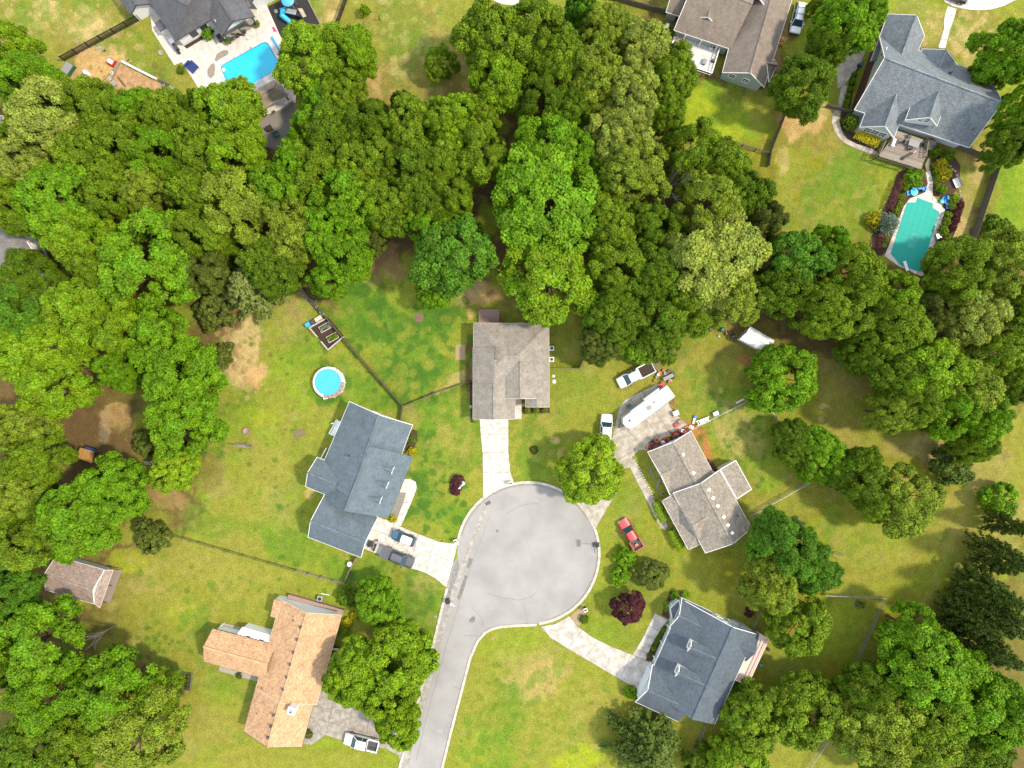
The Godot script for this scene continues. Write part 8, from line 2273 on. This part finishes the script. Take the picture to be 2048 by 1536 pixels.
	kit("wheelbarrow", "grey barrow by the middle of the chain link fence", "barrow", 1430, 827, 0.4, [["tray", "steel", 0, 0.5, 0, 0.9, 0.3, 0.65], ["handle", "old_wood", -0.8, 0.55, 0.22, 0.8, 0.05, 0.05], ["handle", "old_wood", -0.8, 0.55, -0.22, 0.8, 0.05, 0.05], ["wheel", "tyre", 0.6, 0.2, 0, 0.38, 0.4, 0.1]])
	var bb := MB.new(); bb.bar(P(1472, 806) + Vector3(0, 0.1, 0), P(1487, 798) + Vector3(0, 0.1, 0), 0.3, 0.08)
	solo("board", "white board on the grass by the chain link fence's upper end", "board", bb, M.white_b)
	disc("garden_pot", "white round tub at the brown house's upper corner", "pot", 1383, 855, [Vector2(0.28, 0), Vector2(0.33, 0.5), Vector2(0, 0.52)], M.white, 12)
	# stone edging of the side bed
	stones("stone_border", "border of white stones along the grey walk", "stones", [1266, 913, 1272, 903, 1280, 898, 1292, 899], 0.35, 0.2, 0.32, M.white_b, 0.05)
	stones("stone_border", "long border of white stones beside the narrow walk", "stones", [1267, 918, 1281, 942, 1296, 972, 1307, 995], 0.42, 0.2, 0.32, M.white_b, 0.05)
	for q in [[1303, 945, 0.45, 1.05, "pale plank on the grass left of the brown house"], [1316, 967, 1.3, 0.9, "short pale plank near the brown house's wall"]]:
		var b := MB.new(); b.bx(P(q[0], q[1]) + Vector3(0, 0.08, 0), Vector3(1.9 * q[3], 0.08, 0.25 if q[0] < 1310 else 0.42), -q[2] - 0.75 if q[0] < 1310 else q[2])
		solo("board", q[4], "board", b, M.pale_bark)
	disc("garden_ornament", "wire ring ornament by the porch of the brown house", "ornament", 1325, 987, [Vector2(0.35, 0.1), Vector2(0.4, 0.18), Vector2(0.32, 0.22)], M.steel, 14)
	hedge("upper clipped bright green hedge at the brown house's porch", [1311, 1001, 1317, 1020, 1327, 1039], 1.9, 1.5, "leaf_shrub", "hedge", 0.2, 420)
	hedge("lower clipped bright green hedge at the brown house's porch", [1341, 1057, 1350, 1078, 1362, 1096], 1.9, 1.5, "leaf_shrub", "hedge", 0.2, 420)
	# dump by the white metal shed
	var jq := [[1419, 660, "black", "black bin bag left of the junk heap at the woods' edge", 0.6], [1443, 660, "green_plastic", "dark green barrel in the junk heap by the white metal shed", 0.8], [1465, 673, "dark_grey", "dark tyre in the junk heap by the white metal shed", 0.7], [1452, 668, "brick", "rusty box in the junk heap by the white metal shed", 0.6], [1437, 672, "white_b", "white scrap in the junk heap by the white metal shed", 0.4]]
	for q in jq: kit("junk", q[3], "junk", q[0], q[1], rr(0, 3), [["body", q[2], 0, q[4] * 0.35, 0, q[4], q[4] * 0.7, q[4] * 0.8, "round"], ["top", "grey", 0.1, q[4] * 0.74, 0, q[4] * 0.4, 0.05, q[4] * 0.3]])
	for k in 3:
		var b := MB.new(); b.bar(P(1448 + k * 8, 657 + k * 3) + Vector3(0, 0.2, 0), P(1454 + k * 7, 678 + k * 3) + Vector3(0, 0.15, 0), 0.1, 0.08)
		solo("board", ["left rusty pole in the junk heap", "middle rusty pole in the junk heap", "right rusty pole in the junk heap"][k], "pole", b, M.brick, "poles in the junk heap")

func _lower_right_yard() -> void:
	flat("mulch_bed", "dark mulch bed with small plants in front of the lower right house", [1325, 1250, 1338, 1256, 1307, 1324, 1292, 1320, 1290, 1306, 1297, 1285, 1308, 1265], -0.05, 0.03, M.mulch_red)
	var q := [[1327, 1261, 6, "leaf_fresh"], [1321, 1270, 4.5, "leaf_blue"], [1317, 1279, 5, "leaf_blue"], [1313, 1285, 4, "leaf_fresh"], [1310, 1291, 4, "leaf_deep"], [1308, 1298, 5, "leaf_lime"], [1298, 1311, 5, "leaf_dull"], [1304, 1308, 4, "leaf_dull"]]
	var wd := ["topmost", "second", "third", "fourth", "fifth", "sixth", "seventh", "lowest"]
	for k in q.size(): bush(q[k][0], q[k][1], q[k][2], 0.6, q[k][3], wd[k] + " small plant in the front bed of the lower right house", "plants of the front bed")
	flat("mulch_bed", "brown-edged bed at the upper corner of the lower right house", [1340, 1183, 1362, 1180, 1364, 1190, 1345, 1228, 1337, 1238, 1323, 1230, 1328, 1215], -0.05, 0.03, M.mulch_red)
	bush(1350, 1192, 10, 1.0, "leaf_fresh", "leafy bush in the bed at the upper corner of the lower right house")
	bush(1336, 1213, 10, 0.7, "leaf_shrub", "low clipped bush in the bed beside the bay window")
	bush(1371, 1190, 8, 0.6, "leaf_lime", "pale low bush outside the upper corner bed")
	bush(1262, 1386, 14, 1.0, "leaf_fresh", "bush at the lower end of the curved driveway")
	kit("grill", "black covered grill on the pinkish deck", "grill", 1479, 1352, 0.4, [["body", "black", 0, 0.75, 0, 0.8, 0.5, 0.55], ["stand", "dark_grey", 0, 0.25, 0, 0.6, 0.5, 0.45]], "", 2.5)
	kit("deck_chair", "white chair on the pinkish deck beside the grill", "chair", 1488, 1354, 2.0, [["seat", "white", 0, 0.42, 0, 0.55, 0.06, 0.55], ["backrest", "white", -0.28, 0.7, 0, 0.06, 0.55, 0.55], ["leg", "white", 0.22, 0.2, 0.22, 0.05, 0.4, 0.05], ["leg", "white", 0.22, 0.2, -0.22, 0.05, 0.4, 0.05], ["leg", "white", -0.22, 0.2, 0, 0.05, 0.4, 0.4]], "", 2.5)
	disc("garden_pot", "dark pot at the top of the pinkish deck", "pot", 1524, 1286, [Vector2(0.25, 2.5), Vector2(0.32, 2.9), Vector2(0, 2.85)], M.black, 12)
	disc("watering_can", "small turquoise bucket on the grass below the pinkish deck", "bucket", 1521, 1329, [Vector2(0.22, 0), Vector2(0.26, 0.35), Vector2(0.22, 0.34), Vector2(0, 0.2)], M.cyan_plastic, 12)
	bush(1474, 1372, 9, 0.8, "leaf_fresh", "bush in the bed below the pinkish deck")
	bush(1500, 1225, 10, 0.8, "leaf_purple", "reddish twiggy bush by the chain link fence above the pinkish deck")

func _ready() -> void:
	rng.seed = 20
	var cam := Camera3D.new()
	cam.position = Vector3(0, EYE, 0)
	cam.rotation_degrees = Vector3(-90, 0, 0)
	cam.fov = rad_to_deg(2.0 * atan(768.0 / FOC))
	cam.near = 1.0
	cam.far = 6000.0
	add_child(cam)
	cam.current = true
	var sky := ProceduralSkyMaterial.new()
	sky.sky_top_color = Color(0.79, 0.82, 0.86)
	sky.sky_horizon_color = Color(0.88, 0.90, 0.93)
	sky.sky_curve = 0.25
	sky.ground_bottom_color = Color(0.25, 0.28, 0.18)
	sky.ground_horizon_color = Color(0.8, 0.82, 0.84)
	sky.sun_angle_max = 1.0
	sky.energy_multiplier = 1.4
	var env := Environment.new()
	env.background_mode = Environment.BG_SKY
	env.sky = Sky.new()
	env.sky.sky_material = sky
	env.ambient_light_source = Environment.AMBIENT_SOURCE_SKY
	env.tonemap_mode = Environment.TONE_MAPPER_LINEAR
	env.tonemap_exposure = 1.8
	env.sdfgi_enabled = true
	env.ssao_enabled = true
	env.ssil_enabled = true
	var we := WorldEnvironment.new()
	we.environment = env
	add_child(we)
	var sun := DirectionalLight3D.new()
	sun.look_at_from_position(Vector3.ZERO, Vector3(-1.0, -1.38, -0.10))
	sun.light_energy = 0.92
	sun.light_color = Color(1.0, 0.94, 0.84)
	sun.light_angular_distance = 4.5
	sun.shadow_enabled = true
	add_child(sun)
	materials()
	tree_kinds()
	lawn()
	streets()
	buildings()
	fences()
	vehicles()
	yards()
	woods()
